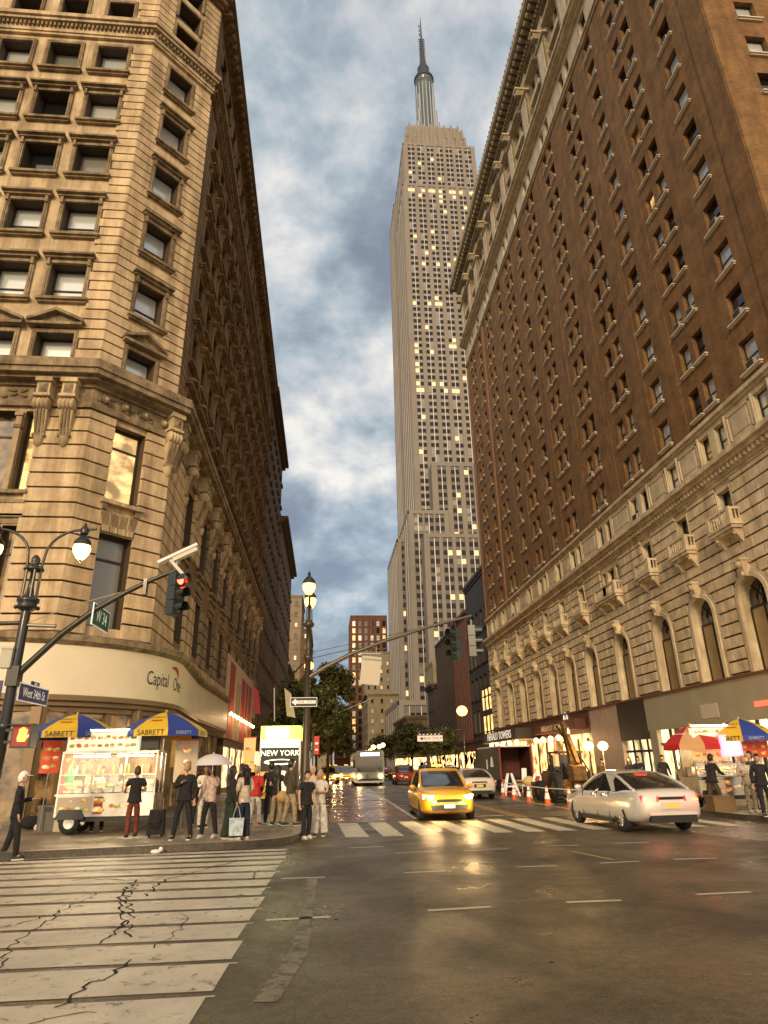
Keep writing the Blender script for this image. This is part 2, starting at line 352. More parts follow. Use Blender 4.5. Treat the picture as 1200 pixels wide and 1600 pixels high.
pp = MB(); sheet(pp, [(8.9, 17.7), (12.3, 18.6), (15, 12), (10.4, 12.9), (9.5, 15)], .003, road_mat('apron_concrete', (.12, .10, .07), (.24, .20, .14), .12, .45, 7.0)); pp.build('concrete_apron', kind='structure')
bl = MB(); sheet(bl, [(-0.45, 22.9), (2.95, 22.9), (3.3, 55), (3.4, 150), (-0.45, 150)], 0.0035, busred); bl.build('bus_lane', kind='structure')
# cracks that wander through the near crosswalk
ck = MB(); rk = random.Random(11)
def crack(pts, w):
    P = []
    for (x0, y0), (x1, y1) in zip(pts, pts[1:]):
        n = max(3, int(math.dist((x0, y0), (x1, y1)) / 0.10))
        for i in range(n): t = i / n; P.append((x0 + (x1 - x0) * t + rk.uniform(-.06, .06), y0 + (y1 - y0) * t + rk.uniform(-.05, .05)))
    for a, b_ in zip(P, P[1:]): seg(ck, *a, *b_, w * rk.uniform(0.35, 1.1), crackm, 0.008)
for pts, w in [([(-2.05, 6.2), (-1.9, 7.0), (-1.75, 7.6)], .03), ([(-2.3, 8.2), (-2.35, 9.2), (-2.75, 10.3), (-3.0, 11.4), (-3.1, 12.4), (-3.9, 12.7)], .04), ([(-2.1, 8.4), (-2.4, 9.6), (-2.8, 10.8), (-2.95, 12.0)], .03),
               ([(-3.0, 7.2), (-3.3, 8.6), (-3.4, 10.2), (-3.3, 11.4)], .022), ([(-2.55, 10.9), (-2.6, 12.2), (-2.2, 13.3), (-1.6, 14.6)], .035), ([(-3.9, 8.8), (-3.6, 9.4), (-3.4, 9.9)], .02),
               ([(-1.2, 12.0), (-1.1, 13.2)], .02), ([(-2.7, 12.6), (-3.4, 12.9), (-4.2, 12.6)], .03), ([(-1.7, 7.9), (-1.6, 8.8), (-1.75, 9.6)], .015), ([(-5, 13), (-4.2, 13.4), (-3.2, 13.3)], .02),
               ([(-4.6, 10.2), (-4.0, 10.6), (-3.5, 11.0)], .018), ([(-2.4, 5.6), (-2.0, 6.0), (-1.6, 6.1)], .015)]: crack(pts, w)
ck.build('road_cracks', kind='structure')
pt = MB(); rp = random.Random(4)
for _ in range(46):
    x, y = rp.choice([(rp.uniform(-6.2, -1), rp.uniform(17, 24)), (rp.uniform(12.5, 14), rp.uniform(19, 24)), (rp.uniform(-1, 6), rp.uniform(6, 16))]); r = rp.uniform(0.015, 0.035); z = 0.1505 if (x < -0.9 and y > 17) or x > 12.3 else 0.001
    pt.add([(x + r * cos(a), y + r * sin(a), z) for a in [k * pi / 4 for k in range(8)]], [tuple(range(8))], crackm)
pt.build('gum_spots', kind='structure')
bag_ = MB(); bag_.ball((-3.62, 15.95, 0.05), 0.09, white, 8, (1.3, 0.7, 0.5)); bag_.ball((-3.52, 15.98, 0.09), 0.05, white, 8)
bag_.build('litter', label='crumpled white litter in the gutter by the near kerb', cat='litter')

# =============== WALL / WINDOW HELPERS ===============
def wall_grid(mb, u0, u1, z0, z1, ops, m, depth=0.4, rm=None):
    rm = rm or m
    us = sorted({u0, u1, *[o[0] for o in ops], *[o[1] for o in ops]}); us = [u for u in us if u0 <= u <= u1]
    zs = sorted({z0, z1, *[o[2] for o in ops], *[o[3] for o in ops]}); zs = [z for z in zs if z0 <= z <= z1]
    for j in range(len(zs) - 1):
        zc = (zs[j] + zs[j + 1]) / 2; row = [o for o in ops if o[2] < zc < o[3]]; run = None
        for i in range(len(us) - 1):
            uc = (us[i] + us[i + 1]) / 2; hole = any(o[0] < uc < o[1] for o in row)
            if not hole:
                if run is None: run = us[i]
            if (hole or i == len(us) - 2) and run is not None:
                e = us[i] if hole else us[i + 1]
                mb.add([(run, 0, zs[j]), (e, 0, zs[j]), (e, 0, zs[j + 1]), (run, 0, zs[j + 1])], [(0, 1, 2, 3)], m); run = None
    for a, b_, c, d in ops:
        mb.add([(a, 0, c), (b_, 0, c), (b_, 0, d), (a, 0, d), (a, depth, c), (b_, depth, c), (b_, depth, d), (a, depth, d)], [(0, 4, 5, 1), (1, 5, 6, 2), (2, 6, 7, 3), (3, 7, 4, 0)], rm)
def win_frame(mb, w, h, y, m, t=0.06, rails=(0.5,), mull=()):   # origin: sill centre
    mb.box(-w / 2, -w / 2 + t, y - 0.05, y + 0.05, 0, h, m); mb.box(w / 2 - t, w / 2, y - 0.05, y + 0.05, 0, h, m)
    mb.box(-w / 2 + t, w / 2 - t, y - 0.05, y + 0.05, 0, t, m); mb.box(-w / 2 + t, w / 2 - t, y - 0.05, y + 0.05, h - t, h, m)
    for r in rails: mb.box(-w / 2 + t, w / 2 - t, y - 0.04, y + 0.04, h * r - t * 0.4, h * r + t * 0.4, m)
    for r in mull: mb.box(-w / 2 + w * r - t / 2, -w / 2 + w * r + t / 2, y - 0.045, y + 0.045, t, h - t, m)
def win_pane(mb, w, h, y, m): mb.quad((-w / 2 + .01, y, .01), (w / 2 - .01, y, .01), (w / 2 - .01, y, h - .01), (-w / 2 + .01, y, h - .01), m)
def surround(mb, w, h, m, hood='ledge', sw=0.2):
    mb.box(-w / 2 - sw, -w / 2, -0.10, 0.02, 0, h + sw, m); mb.box(w / 2, w / 2 + sw, -0.10, 0.02, 0, h + sw, m); mb.box(-w / 2, w / 2, -0.10, 0.02, h, h + sw, m)
    mb.box(-w / 2 - sw * .6, -w / 2 - sw * .35, -0.13, -0.1, 0, h + sw * .6, m); mb.box(w / 2 + sw * .35, w / 2 + sw * .6, -0.13, -0.1, 0, h + sw * .6, m)
    if hood == 'ledge':
        mb.box(-w / 2 - sw - .08, w / 2 + sw + .08, -0.24, 0.02, h + sw + .01, h + sw + .11, m); mb.box(-w / 2 - sw - .14, w / 2 + sw + .14, -0.38, 0.02, h + sw + .11, h + sw + .21, m)
        for sx in (-1, 1): mb.box(sx * (w / 2 + sw * .5) - .06, sx * (w / 2 + sw * .5) + .06, -0.2, -0.1, h + sw - .32, h + sw, m)
    if hood == 'pediment':
        mb.box(-w / 2 - sw - .14, w / 2 + sw + .14, -0.36, 0.02, h + sw + .06, h + sw + .18, m)
        W2 = w / 2 + sw + .18; H = h + sw + .19
        mb.prism([(-W2, H), (W2, H), (0, H + .52)], 'y', -0.14, 0.02, m)
        for sx in (-1, 1): mb.hexa([(sx * W2, -0.40, H), (sx * W2, 0, H), (0, 0, H + .50), (0, -0.40, H + .50), (sx * W2, -0.40, H + .13), (sx * W2, 0, H + .13), (0, 0, H + .64), (0, -0.40, H + .64)] if sx < 0 else [(0, -0.40, H + .50), (0, 0, H + .50), (W2, 0, H), (W2, -0.40, H), (0, -0.40, H + .64), (0, 0, H + .64), (W2, 0, H + .13), (W2, -0.40, H + .13)], m)
def sill(mb, w, m, ext=0.28, pr=0.26, th=0.12): mb.box(-w / 2 - ext, w / 2 + ext, -pr, 0.05, -th, 0.0, m); mb.box(-w / 2 - ext + .06, w / 2 + ext - .06, -pr * .6, 0.02, -th - .08, -th, m)
class Wins:
    """collects windows of one building; the 100 that show largest become parts, the rest one 'stuff' part"""
    def __init__(s): s.items = []
    def add(s, F, u, z, w, h, gen): # gen: key -> (list of (childname, fn(mb)), main fn)
        p = F @ Vector((u, 0, z + h / 2)); ok, d = vis(p); s.items.append((0 if ok else 1, -w * h / d / d, F @ T(u, 0, z), gen))
    def build(s, parent, limit=100, name='window'):
        s.items.sort(key=lambda t: (t[0], t[1])); cache = {}
        for _, _, M, gen in s.items[:limit]:
            key, main, subs = gen
            if key not in cache:
                mb = MB(); main(mb); c = [('', mb.mesh(name))]
                for nm, fn in subs: q = MB(); fn(q); c.append((nm, q.mesh(nm)))
                cache[key] = c
            c = cache[key]; o = obj(name, c[0][1], parent, M=M)
            for nm, me in c[1:]: obj(nm, me, o)
        if len(s.items) > limit:
            mb = MB()
            for _, _, M, gen in s.items[limit:]:
                mb.M = M; gen[1](mb)
                for _, fn in gen[2]: fn(mb)
            mb.M = None; mb.build(name, parent, kind='stuff')
_kc = {}
def wgen(w, h, glass, y=0.35, rails=(0.5,), mull=(), hood=None, sm=None, st=None, sw=0.2, t=0.06, fm=None, blind=None, sillkw=None):
    key = (round(w, 2), round(h, 2), glass.name, y, rails, mull, hood, sm.name if sm else '', sw, t, blind)
    def main(mb): win_frame(mb, w, h, y, fm or sash, t, rails, mull)
    def pane(mb):
        win_pane(mb, w, h, y + 0.02, glass)
        if blind: mb.quad((-w / 2 + .03, y + .012, h * (1 - blind)), (w / 2 - .03, y + .012, h * (1 - blind)), (w / 2 - .03, y + .012, h - .03), (-w / 2 + .03, y + .012, h - .03), gl_grey)
    subs = [('pane', pane)]
    if hood: subs.append(('surround', lambda mb: surround(mb, w, h, sm, hood, sw)))
    if st: subs.append(('sill', lambda mb: sill(mb, w, st, **(sillkw or {}))))
    return (key, main, subs)
def mould(mb, u0, u1, prof, m, e0=0.0, e1=0.0):
    """horizontal moulding; prof list of (z0, z1, d); e0/e1 widen the ends per unit projection (mitres)"""
    for z0, z1, d in prof:
        mb.hexa([(u0 - e0 * d, -d, z0), (u1 + e1 * d, -d, z0), (u1, 0.0, z0), (u0, 0.0, z0), (u0 - e0 * d, -d, z1), (u1 + e1 * d, -d, z1), (u1, 0.0, z1), (u0, 0.0, z1)], m)

# =============== LEFT CORNER BUILDING ===============
LB = thing('corner_building', 'cream limestone corner building with chamfered corner and banded masonry, nearest on the left', 'building', (-12, 24, 0))
def child(mb, name, parent, **kw):
    o = mb.build(name, None, **kw)
    if o: o.parent = parent; o.matrix_parent_inverse = Matrix.Translation(parent.location).inverted() if parent.type == 'EMPTY' else Matrix()
    return o
def child_each(mb, name, parent, per=1):
    """every separate piece its own part"""
    mk = mb.mk[::per] + [(len(mb.v), len(mb.f))]
    for (v0, f0), (v1, f1) in zip(mk, mk[1:]):
        q = MB(); q.v = mb.v[v0:v1]; q.f = [tuple(i - v0 for i in f) for f in mb.f[f0:f1]]; q.mi = mb.mi[f0:f1]; q.sm = mb.sm[f0:f1]; q.ms = mb.ms; child(q, name, parent)
FA = frame(-31.0, 22.0, 1, 0); uA = lambda x: x + 31.0    # front, u 0..22
FB = frame(-9.0, 22.0, 1, 1); LBn = 2.4 * sqrt(2)         # chamfer, u 0..3.39
sx_, sy_, ex_, ey_ = -6.6, 24.4, -6.88, 65.4
FC = frame(sx_, sy_, ex_ - sx_, ey_ - sy_); LC = math.dist((sx_, sy_), (ex_, ey_))
inv = Matrix.Translation(LB.location).inverted()
tops = [17.75, 21.2, 24.55, 27.95, 31.3, 34.65]
TZ = 43.0
colsA = [-10.8 - 2.25 * k for k in range(7)]
lw = Wins(); rw = random.Random(5)
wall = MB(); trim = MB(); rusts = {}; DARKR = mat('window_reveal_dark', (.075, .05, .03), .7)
opsA, opsB, opsC = [], [], []
def lglass(row):
    r = rw.random()
    return gl_sky if r < 0.84 else gl_grey if r < .94 else gl_dark
for k, tz in enumerate(tops):
    hd = 'pediment' if k == 0 else 'ledge'
    if k == 5: hd = None
    hh = 1.8 if k else 1.75
    for x in colsA:
        u = uA(x); opsA.append((u - .72, u + .72, tz - hh, tz))
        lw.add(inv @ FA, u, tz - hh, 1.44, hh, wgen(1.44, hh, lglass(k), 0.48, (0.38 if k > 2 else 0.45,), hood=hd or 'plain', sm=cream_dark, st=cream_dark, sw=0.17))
    opsB.append((1.03, 2.28, tz - hh - .1, tz - .1)); lw.add(inv @ FB, 1.655, tz - hh - .1, 1.25, hh, wgen(1.25, hh, gl_sky, 0.48, (0.42,), hood=hd or 'plain', sm=cream_dark, st=cream_dark, sw=0.17))
    for j in range(17):
        u = 2.2 + 2.3 * j; opsC.append((u - .62, u + .62, tz - hh, tz))
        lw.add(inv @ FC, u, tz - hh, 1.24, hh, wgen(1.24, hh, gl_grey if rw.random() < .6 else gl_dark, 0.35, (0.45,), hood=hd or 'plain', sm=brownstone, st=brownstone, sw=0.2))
for x in colsA:   # attic rows
    u = uA(x)
    for z0, z1 in ((36.75, 38.0), (38.6, 39.9), (40.4, 41.6)):
        opsA.append((u - .62, u + .62, z0, z1)); lw.add(inv @ FA, u, z0, 1.24, z1 - z0, wgen(1.24, z1 - z0, gl_grey, 0.62, (0.5,), hood='plain', sm=cream_dark, sw=0.16))
for z0, z1 in ((36.7, 37.9), (38.5, 39.8), (40.4, 41.6)):
    opsB.append((1.03, 2.28, z0, z1)); lw.add(inv @ FB, 1.655, z0, 1.25, z1 - z0, wgen(1.25, z1 - z0, gl_sky if z0 > 38 else gl_dark, 0.62, (0.5,), hood='plain', sm=cream_dark, sw=0.16))
for j in range(17):
    u = 2.2 + 2.3 * j; 
    for z0 in (36.7, 39.6): opsC.append((u - .6, u + .6, z0, z0 + 1.5)); lw.add(inv @ FC, u, z0, 1.2, 1.5, wgen(1.2, 1.5, gl_dark, 0.35, (0.5,), hood='plain', sm=brownstone, sw=0.2))
# lower two storeys
for bx in (-12.5, -17.6, -22.7):     # triple bays of the front
    for a, b_, gl in ((bx + 1.20, bx + 1.75, gl_warm), (bx - .95, bx + .95, gl_dim), (bx - 1.75, bx - 1.20, gl_warm)):
        u0, u1 = uA(a), uA(b_)
        for z0, z1 in ((11.0, 14.25), (6.4, 9.7)):
            opsA.append((u0, u1, z0, z1)); lw.add(inv @ FA, (u0 + u1) / 2, z0, u1 - u0, z1 - z0, wgen(u1 - u0, z1 - z0, gl if z0 > 10 else gl_dim, 0.4, (0.72,), hood=None, t=0.09, sw=.2))
for z0, z1, gl in ((11.05, 14.15, gl_warm), (6.35, 9.75, gl_grey)):
    opsB.append((1.0, 2.3, z0, z1)); lw.add(inv @ FB, 1.65, z0, 1.3, z1 - z0, wgen(1.3, z1 - z0, gl, 0.4, (0.74,), t=0.1))
cwin = [4.6 + 4.1 * k for k in range(9)]
for u in cwin:
    for z0, z1 in ((11.0, 14.0), (6.9, 9.6)):
        opsC.append((u - .95, u + .95, z0, z1)); lw.add(inv @ FC, u, z0, 1.9, z1 - z0, wgen(1.9, z1 - z0, gl_dark, 0.4, (0.72,), (0.5,), t=0.09))
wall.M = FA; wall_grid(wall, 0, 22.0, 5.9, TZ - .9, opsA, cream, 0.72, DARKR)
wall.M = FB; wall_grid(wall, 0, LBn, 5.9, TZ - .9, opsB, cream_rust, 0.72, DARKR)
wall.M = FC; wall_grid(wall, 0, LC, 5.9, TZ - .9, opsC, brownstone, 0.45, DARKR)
wall.M = None   # body behind the faces, so nothing shows through
wall.add([(-31, 22.9, 3.9), (-9.2, 22.9, 3.9), (-7.35, 24.8, 3.9), (-7.6, 65.4, 3.9), (-31, 65.4, 3.9), (-31, 22.9, TZ - .5), (-9.2, 22.9, TZ - .5), (-7.35, 24.8, TZ - .5), (-7.6, 65.4, TZ - .5), (-31, 65.4, TZ - .5)],
         [(5, 6, 7, 8, 9), (0, 1, 6, 5), (1, 2, 7, 6), (2, 3, 8, 7), (4, 0, 5, 9)], brownstone)
wall.add([(-31, 65.4, 0), (-6.88, 65.4, 0), (-6.88, 65.4, TZ), (-31, 65.4, TZ)], [(1, 0, 3, 2)], brownstone)
child(wall, 'wall', LB)
# banded masonry (each course a projecting block row, dark open joints between)
MT = 0.4142
groove = mat('joint_dark', (.03, .02, .012), 1.0)  # dark colour of the strips between courses and blocks
def course(F, u0, u1, z0, z1, m, d=0.09, e0=0.0, e1=0.0):
    rust = rusts.setdefault(id(F), MB()); rust.M = F
    g_ = .036; rust.hexa([(u0 - e0 * d, -d, z0 + g_), (u1 + e1 * d, -d, z0 + g_), (u1, .01, z0 + g_), (u0, .01, z0 + g_), (u0 - e0 * d, -d, z1 - g_), (u1 + e1 * d, -d, z1 - g_), (u1, .01, z1 - g_), (u0, .01, z1 - g_)], m)
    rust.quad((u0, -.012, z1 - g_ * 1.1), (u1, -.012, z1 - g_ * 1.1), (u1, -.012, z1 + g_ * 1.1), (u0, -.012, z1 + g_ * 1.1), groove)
def free(ops, u0, u1, z0, z1, pad):
    iv = [(u0, u1)]
    for a, b_, c, d in ops:
        if c - pad < z1 and d + pad > z0:
            a, b2 = a - pad, b_ + pad; nv = []
            for p, q in iv:
                if b2 <= p or a >= q: nv.append((p, q)); continue
                if a > p: nv.append((p, a))
                if b2 < q: nv.append((b2, q))
            iv = nv
    return [v for v in iv if v[1] - v[0] > 0.12]
z = 16.55; k = 0
while z < 41.7:
    z1 = z + 0.478
    if not (35.0 < z1 and z < 36.5):
        le = 21.15 if k % 2 else 21.02
        course(FA, le, 22.0, z, z1, cream_rust, e1=MT)
        for a, b_ in free(opsB, 0, LBn, z, z1, 0.19): course(FB, a, b_, z, z1, cream_rust, e0=-MT * 0 + (MT if a < .01 else 0), e1=MT if b_ > LBn - .01 else 0)
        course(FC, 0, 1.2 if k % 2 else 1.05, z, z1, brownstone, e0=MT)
    z = z1; k += 1
z = 6.0; k = 0
while z < 14.15:
    z1 = min(z + 0.57, 14.35)
    for a, b_ in free(opsA, 0, 22.0, z, z1, 0.0):
        if b_ - a < 0.5: continue
        course(FA, a, b_, z, z1, cream_rust, 0.12, e1=MT if b_ > 21.99 else 0)
    for a, b_ in free(opsB, 0, LBn, z, z1, 0.02): course(FB, a, b_, z, z1, cream_rust, 0.12, e0=MT if a < .01 else 0, e1=MT if b_ > LBn - .01 else 0)
    for a, b_ in free(opsC if not (9.6 < (z + z1) / 2 < 11.0) else [(3.5, 40, 0, 20)], 0, LC, z, z1, 0.02):
        if not (9.6 < (z + z1) / 2 < 11.0) or a < .1: course(FC, a, b_, z, z1, cream_rust if a < 9 else cream_dark, 0.12, e0=MT if a < .01 else 0)
    z = z1; k += 1
for r_ in rusts.values(): child(r_, 'banded_masonry', LB)
# belts and cornices
def belt(prof, m, mC=None, name='cornice'):
    b = MB(); b.M = FA; mould(b, 0, 22.0, prof, m, 0, MT); b.M = FB; mould(b, 0, LBn, prof, m, MT, MT); b.M = FC; mould(b, 0, LC, prof, mC or m, MT, 0); return b
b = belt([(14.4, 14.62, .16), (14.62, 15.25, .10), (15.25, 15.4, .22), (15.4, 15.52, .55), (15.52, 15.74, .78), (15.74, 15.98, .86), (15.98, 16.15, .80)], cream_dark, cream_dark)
# carved frieze bosses on the chamfer and the front
b.M = FB
for u in (0.45, 1.25, 2.1, 2.95): b.ball((u, -0.17, 14.93), 0.17, cream_dark, 12, (1, .6, 1)); b.ball((u, -0.24, 14.93), 0.09, cream, 8)
rb = random.Random(2)
for i in range(40): b.ball((rb.uniform(.15, 3.25), -0.13, rb.uniform(14.75, 15.15)), rb.uniform(.05, .09), cream_dark, 6, (1.4, .7, .8))
b.M = FA
for i in range(90): b.ball((rb.uniform(8, 19.6), -0.13, rb.uniform(14.75, 15.15)), rb.uniform(.05, .1), cream_dark, 6, (1.6, .7, .8))
child(b, 'cornice', LB)
b = belt([(35.15, 35.3, .14), (35.3, 35.8, .2), (35.8, 35.98, .42), (35.98, 36.2, .52), (36.2, 36.32, .46)], cream, brownstone)
for F, a, e in ((FA, 8, 22), (FB, 0, LBn), (FC, 0, 30)):
    b.M = F; u = a + .1
    while u < e - .05: b.box(u, u + .1, -.33, -.19, 35.55, 35.78, cream_dark); u += .2
child(b, 'cornice', LB)
b = belt([(42.1, 42.3, .2), (42.3, 42.55, .45), (42.55, 42.7, .7), (42.7, 43.0, .8)], brownstone, brownstone)
for F, a, e in ((FA, 8, 22), (FB, 0, LBn), (FC, 0, LC)):
    b.M = F; u = a + .2
    while u < e - .2: b.box(u, u + .28, -.64, -.15, 42.15, 42.54, brownstone); u += .62
child(b, 'cornice', LB)
# spandrel mouldings between the two tall storeys, keystones over the lower windows, stone sills
b = MB()
for F, iv in ((FA, [(uA(bx - 1.85), uA(bx + 1.85)) for bx in (-12.5, -17.6, -22.7)]), (FC, [(u - 1.0, u + 1.0) for u in cwin])):
    b.M = F
    for a, e in iv:
        b = MB(F); mould(b, a, e, [(9.75, 9.9, .05), (9.98, 10.1, .12), (10.1, 10.5, .03), (10.5, 10.62, .16), (10.86, 10.99, .2)], cream_dark); child(b, 'spandrel', LB)
b = MB(FA)
for bx in (-12.5, -17.6, -22.7):
    for x in (bx - 1.075, bx + 1.075):
        u = uA(x); b.box(u - .1, u + .1, -.16, 0, 11.0, 13.45, cream); b.box(u - .13, u + .13, -.2, 0, 13.45, 13.6, cream_dark); b.box(u - .1, u + .1, -.18, 0, 13.6, 13.95, cream, ); b.box(u - .15, u + .15, -.24, 0, 13.95, 14.1, cream); child(b, 'mullion_pilaster', LB); b = MB(FA)
b.M = FB; b.box(.82, 2.5, -.28, 0.0, 10.84, 10.98, cream); 
for u in (1.0, 2.3): b.box(u - .09, u + .09, -.2, 0, 10.6, 10.84, cream_dark)
for i, (a, c) in enumerate(((-.42, -.62), (-.21, -.31), (0, 0), (.21, .31), (.42, .62))):
    u = 1.65
    if i < 4: b.hexa([(u + a * 1.45 + .02, -.12, 9.8), (u + (a + .21) * 1.45 - .02, -.12, 9.8), (u + (a + .21) * 1.45 - .02, 0, 9.8), (u + a * 1.45 + .02, 0, 9.8), (u + c * 1.25 + .02, -.12, 10.56), (u + (c + .31) * 1.25 - .02, -.12, 10.56), (u + (c + .31) * 1.25 - .02, 0, 10.56), (u + c * 1.25 + .02, 0, 10.56)], cream)
child(b, 'keystone_lintel', LB)
# scroll brackets under the big cornice
def bracket_mb():
    b = MB(); m = cream_dark
    b.box(-.30, .30, -.62, 0, 2.42, 2.6, cream); b.box(-.24, .24, -.52, 0, 1.92, 2.42, cream)
    b.add([(-.16, -.53, 1.98), (.16, -.53, 1.98), (.16, -.53, 2.36), (-.16, -.53, 2.36), (0, -.64, 2.17)], [(0, 1, 4), (1, 2, 4), (2, 3, 4), (3, 0, 4)], m)
    b.box(-.30, .30, -.58, 0, 1.82, 1.92, cream)
    for i in range(4): x = -.21 + .14 * i; b.lathe([(0.0, x - .065), (.2, x - .065), (.235, x), (.2, x + .065), (0.0, x + .065)], (0, -.40, 1.55), cream, 14, 'x')
    b.box(-.26, .26, -.3, 0, 1.3, 1.82, m)
    b.hexa([(-.17, -.2, .42), (.17, -.2, .42), (.17, 0, .42), (-.17, 0, .42), (-.25, -.42, 1.36), (.25, -.42, 1.36), (.25, 0, 1.36), (-.25, 0, 1.36)], cream)
    for x in (-.12, 0, .12): b.hexa([(x - .03, -.24, .46), (x + .03, -.24, .46), (x + .03, -.18, .46), (x - .03, -.18, .46), (x - .035, -.47, 1.33), (x + .035, -.47, 1.33), (x + .035, -.4, 1.33), (x - .035, -.4, 1.33)], m)
    b.box(-.22, .22, -.26, 0, .3, .42, m); b.lathe([(.02, -.1), (.16, .02), (.2, .3)], (0, -.12, 0), cream, 8)
    return b.mesh('bracket')
bm_ = bracket_mb()
spots = [(FA, uA(x)) for x in (-10.62, -9.72, -14.9, -15.8, -20.0, -20.9)] + [(FB, .0), (FB, LBn - .05)] + [(FC, .55)] + [(FC, u) for c in cwin for u in (c - 1.5, c + 1.5 - .0)]
for F, u in spots[:6] + spots[7:]:
    obj('bracket', bm_, LB, M=inv @ F @ T(u, 0, 12.8))
lw.build(LB)
# white bank fascia that wraps the corner, storefront below
fasc = mat('fascia_white_panel', (0.76, 0.67, 0.49), 0.45, noise=0.08, nscale=0.6)
bronze = mat('storefront_bronze', (0.20, 0.135, 0.07), 0.4, 0.3)
def corner_path(off):
    P = [(-31, 22.1 - off)]; c = (-11.1, 27.0); r = 4.9 + off
    P += [(c[0] + r * cos(radians(a)), c[1] + r * sin(radians(a))) for a in range(-90, 1, 5)]
    P += [(-6.5 + off - .3, 34), (-6.7 + off - .12, 44.5)]
    return P
def sweep(mb, path, prof, m, smooth=False):   # prof: list (off, z); path fn
    rows = [[(x, y, z) for x, y in path(o)] for o, z in prof]
    n = len(rows[0]); vs = [p for r_ in rows for p in r_]
    mb.add(vs, [(j * n + i, j * n + i + 1, (j + 1) * n + i + 1, (j + 1) * n + i) for j in range(len(rows) - 1) for i in range(n - 1)], m, smooth)
b = MB(); sweep(b, corner_path, [(0.0, 5.62), (.42, 5.62)], fasc); sweep(b, corner_path, [(.42, 5.62), (.42, 4.02)], fasc, True); sweep(b, corner_path, [(.42, 4.02), (0, 4.02)], fasc)
sweep(b, corner_path, [(0, 5.62), (.46, 5.62), (.62, 5.74), (.62, 5.92), (.3, 6.02), (-.3, 6.02)], cream_dark)
sweep(b, corner_path, [(0.42, 4.02), (.5, 3.98), (.5, 3.84), (.36, 3.8), (.36, 3.68), (.22, 3.64), (.22, 3.5), (0, 3.46), (-.8, 3.46)], bronze)
child(b, 'fascia', LB)
b = MB(); Mt = frame(-7.42, 23.1, 1, 1)
# the letters follow the curved panel
cc = (-11.1, 27.0); rr_ = 4.9 + .43
def wrap(x, y, z0=4.95, a0=-31.0):
    a = radians(a0) + x / rr_; return (cc[0] + rr_ * cos(a), cc[1] + rr_ * sin(a), z0 + y)
navy = mat('sign_letter_navy', (0.03, 0.035, 0.06), 0.4); signred = mat('sign_swoosh_red', (0.45, 0.03, 0.02), 0.4)
text_geo('Capital', 0.70, b, None, navy, fn=lambda x, y: wrap(x * .68, y, 4.78, -22))
text_geo('One', 0.70, b, None, navy, fn=lambda x, y: wrap(x * .68, y, 4.72, -6))
sw_ = []
for i in range(15):
    t = i / 14; a = radians(118 - 150 * t); w_ = 0.012 + .1 * sin(pi * t) ** 1.1
    sw_.append((.85 + .5 * cos(a) , 4.98 + .36 * sin(a), w_ * .85))
vs = [];
for x, y_, w_ in sw_: vs += [wrap(x, y_ - w_, 0, -20), wrap(x + w_ * .4, y_ + w_, 0, -20)]
b.add(vs, [(2 * i, 2 * i + 2, 2 * i + 3, 2 * i + 1) for i in range(14)], signred)
child(b, 'sign_lettering', LB)
# storefront: piers, glass, low plinth; lit interior behind
b = MB(); 
b.M = FA
for x in (-22, -18.2, -14.4, -10.35, -9.1): b.box(uA(x) - .16, uA(x) + .16, -.02, .35, .15, 3.62, bronze)
b.box(uA(-13.9), uA(-10.55), .0, .12, .15, .8, cream); b.box(uA(-31), uA(-14.2), .0, .12, .15, .8, cream)
b.M = FB; 
for u in (0.12, 1.0, 2.3, LBn - .1): b.box(u - .11, u + .11, -.02, .35, .15, 3.62, bronze)
b.M = FC
for u in (0.2, 3, 6, 9, 12, 15, 18): b.box(u - .25, u + .25, -.05, .35, .15, 3.9, cream_dark)
child_each(b, 'pier', LB)
b = MB(); pane_beige = mat('storefront_beige_panel', (0.42, 0.34, 0.20), 0.35, noise=.15, nscale=1.2)
b.M = FA; b.quad((0, .2, .15), (uA(-11.2), .2, .15), (uA(-11.2), .2, 3.62), (0, .2, 3.62), pane_beige); b.quad((uA(-11.2), .21, .15), (uA(-10.35), .21, .15), (uA(-10.35), .21, 3.62), (uA(-11.2), .21, 3.62), pane_beige)
b.quad((uA(-10.35), .22, .15), (22.2, .22, .15), (22.2, .22, 3.62), (uA(-10.35), .22, 3.62), gl_dim)
b.M = FB; b.quad((0, .2, .15), (LBn, .2, .15), (LBn, .2, 3.62), (0, .2, 3.62), gl_dim)
b.M = FC; b.quad((0, .25, .15), (20.5, .25, .15), (20.5, .25, 3.9), (0, .25, 3.9), gl_dim)
b.M = FA
for x in (-11.0, -12.5): b.box(uA(x) - .18, uA(x) + .18, .17, .2, 1.3, 2.2, white); b.box(uA(x) - .1, uA(x) + .1, .15, .2, 2.3, 2.6, black)
child_each(b, 'storefront_glass', LB)
# lit shops further along the same front, striped wall panel above
b = MB(); b.M = FC; shop = mat('shop_glass_bright', (0.3, 0.22, 0.12), 0.3, emit=1.0, ecol=(1.0, 0.68, 0.32), enoise=(1.8, .05, 2.0, (1, 1, .8)))
for u0 in (20.8, 24.4, 28.0, 31.6): b.box(u0 + .2, u0 + 3.3, -.04, .2, .5, 3.0, shop)
child_each(b, 'shop_window', LB)
b = MB(); b.M = FC
for u0 in (20.8, 24.4, 28.0, 31.6, 35.2): b.box(u0 - .2, u0 + .2, -.1, .2, .15, 3.4, brownstone)
b.box(20.6, 36.4, -.12, .2, 3.05, 3.5, mat('shop_sign_dark', (0.05, 0.02, 0.015), 0.5))
child_each(b, 'pier', LB)
b = MB(); b.M = FC; ban_w = mat('banner_cream', (0.55, 0.42, 0.27), 0.7, noise=.2); ban_r = mat('banner_red', (0.33, 0.025, 0.02), 0.6, noise=.2)
b.box(20.0, 37.4, -.16, 0, 3.55, 8.9, ban_w)
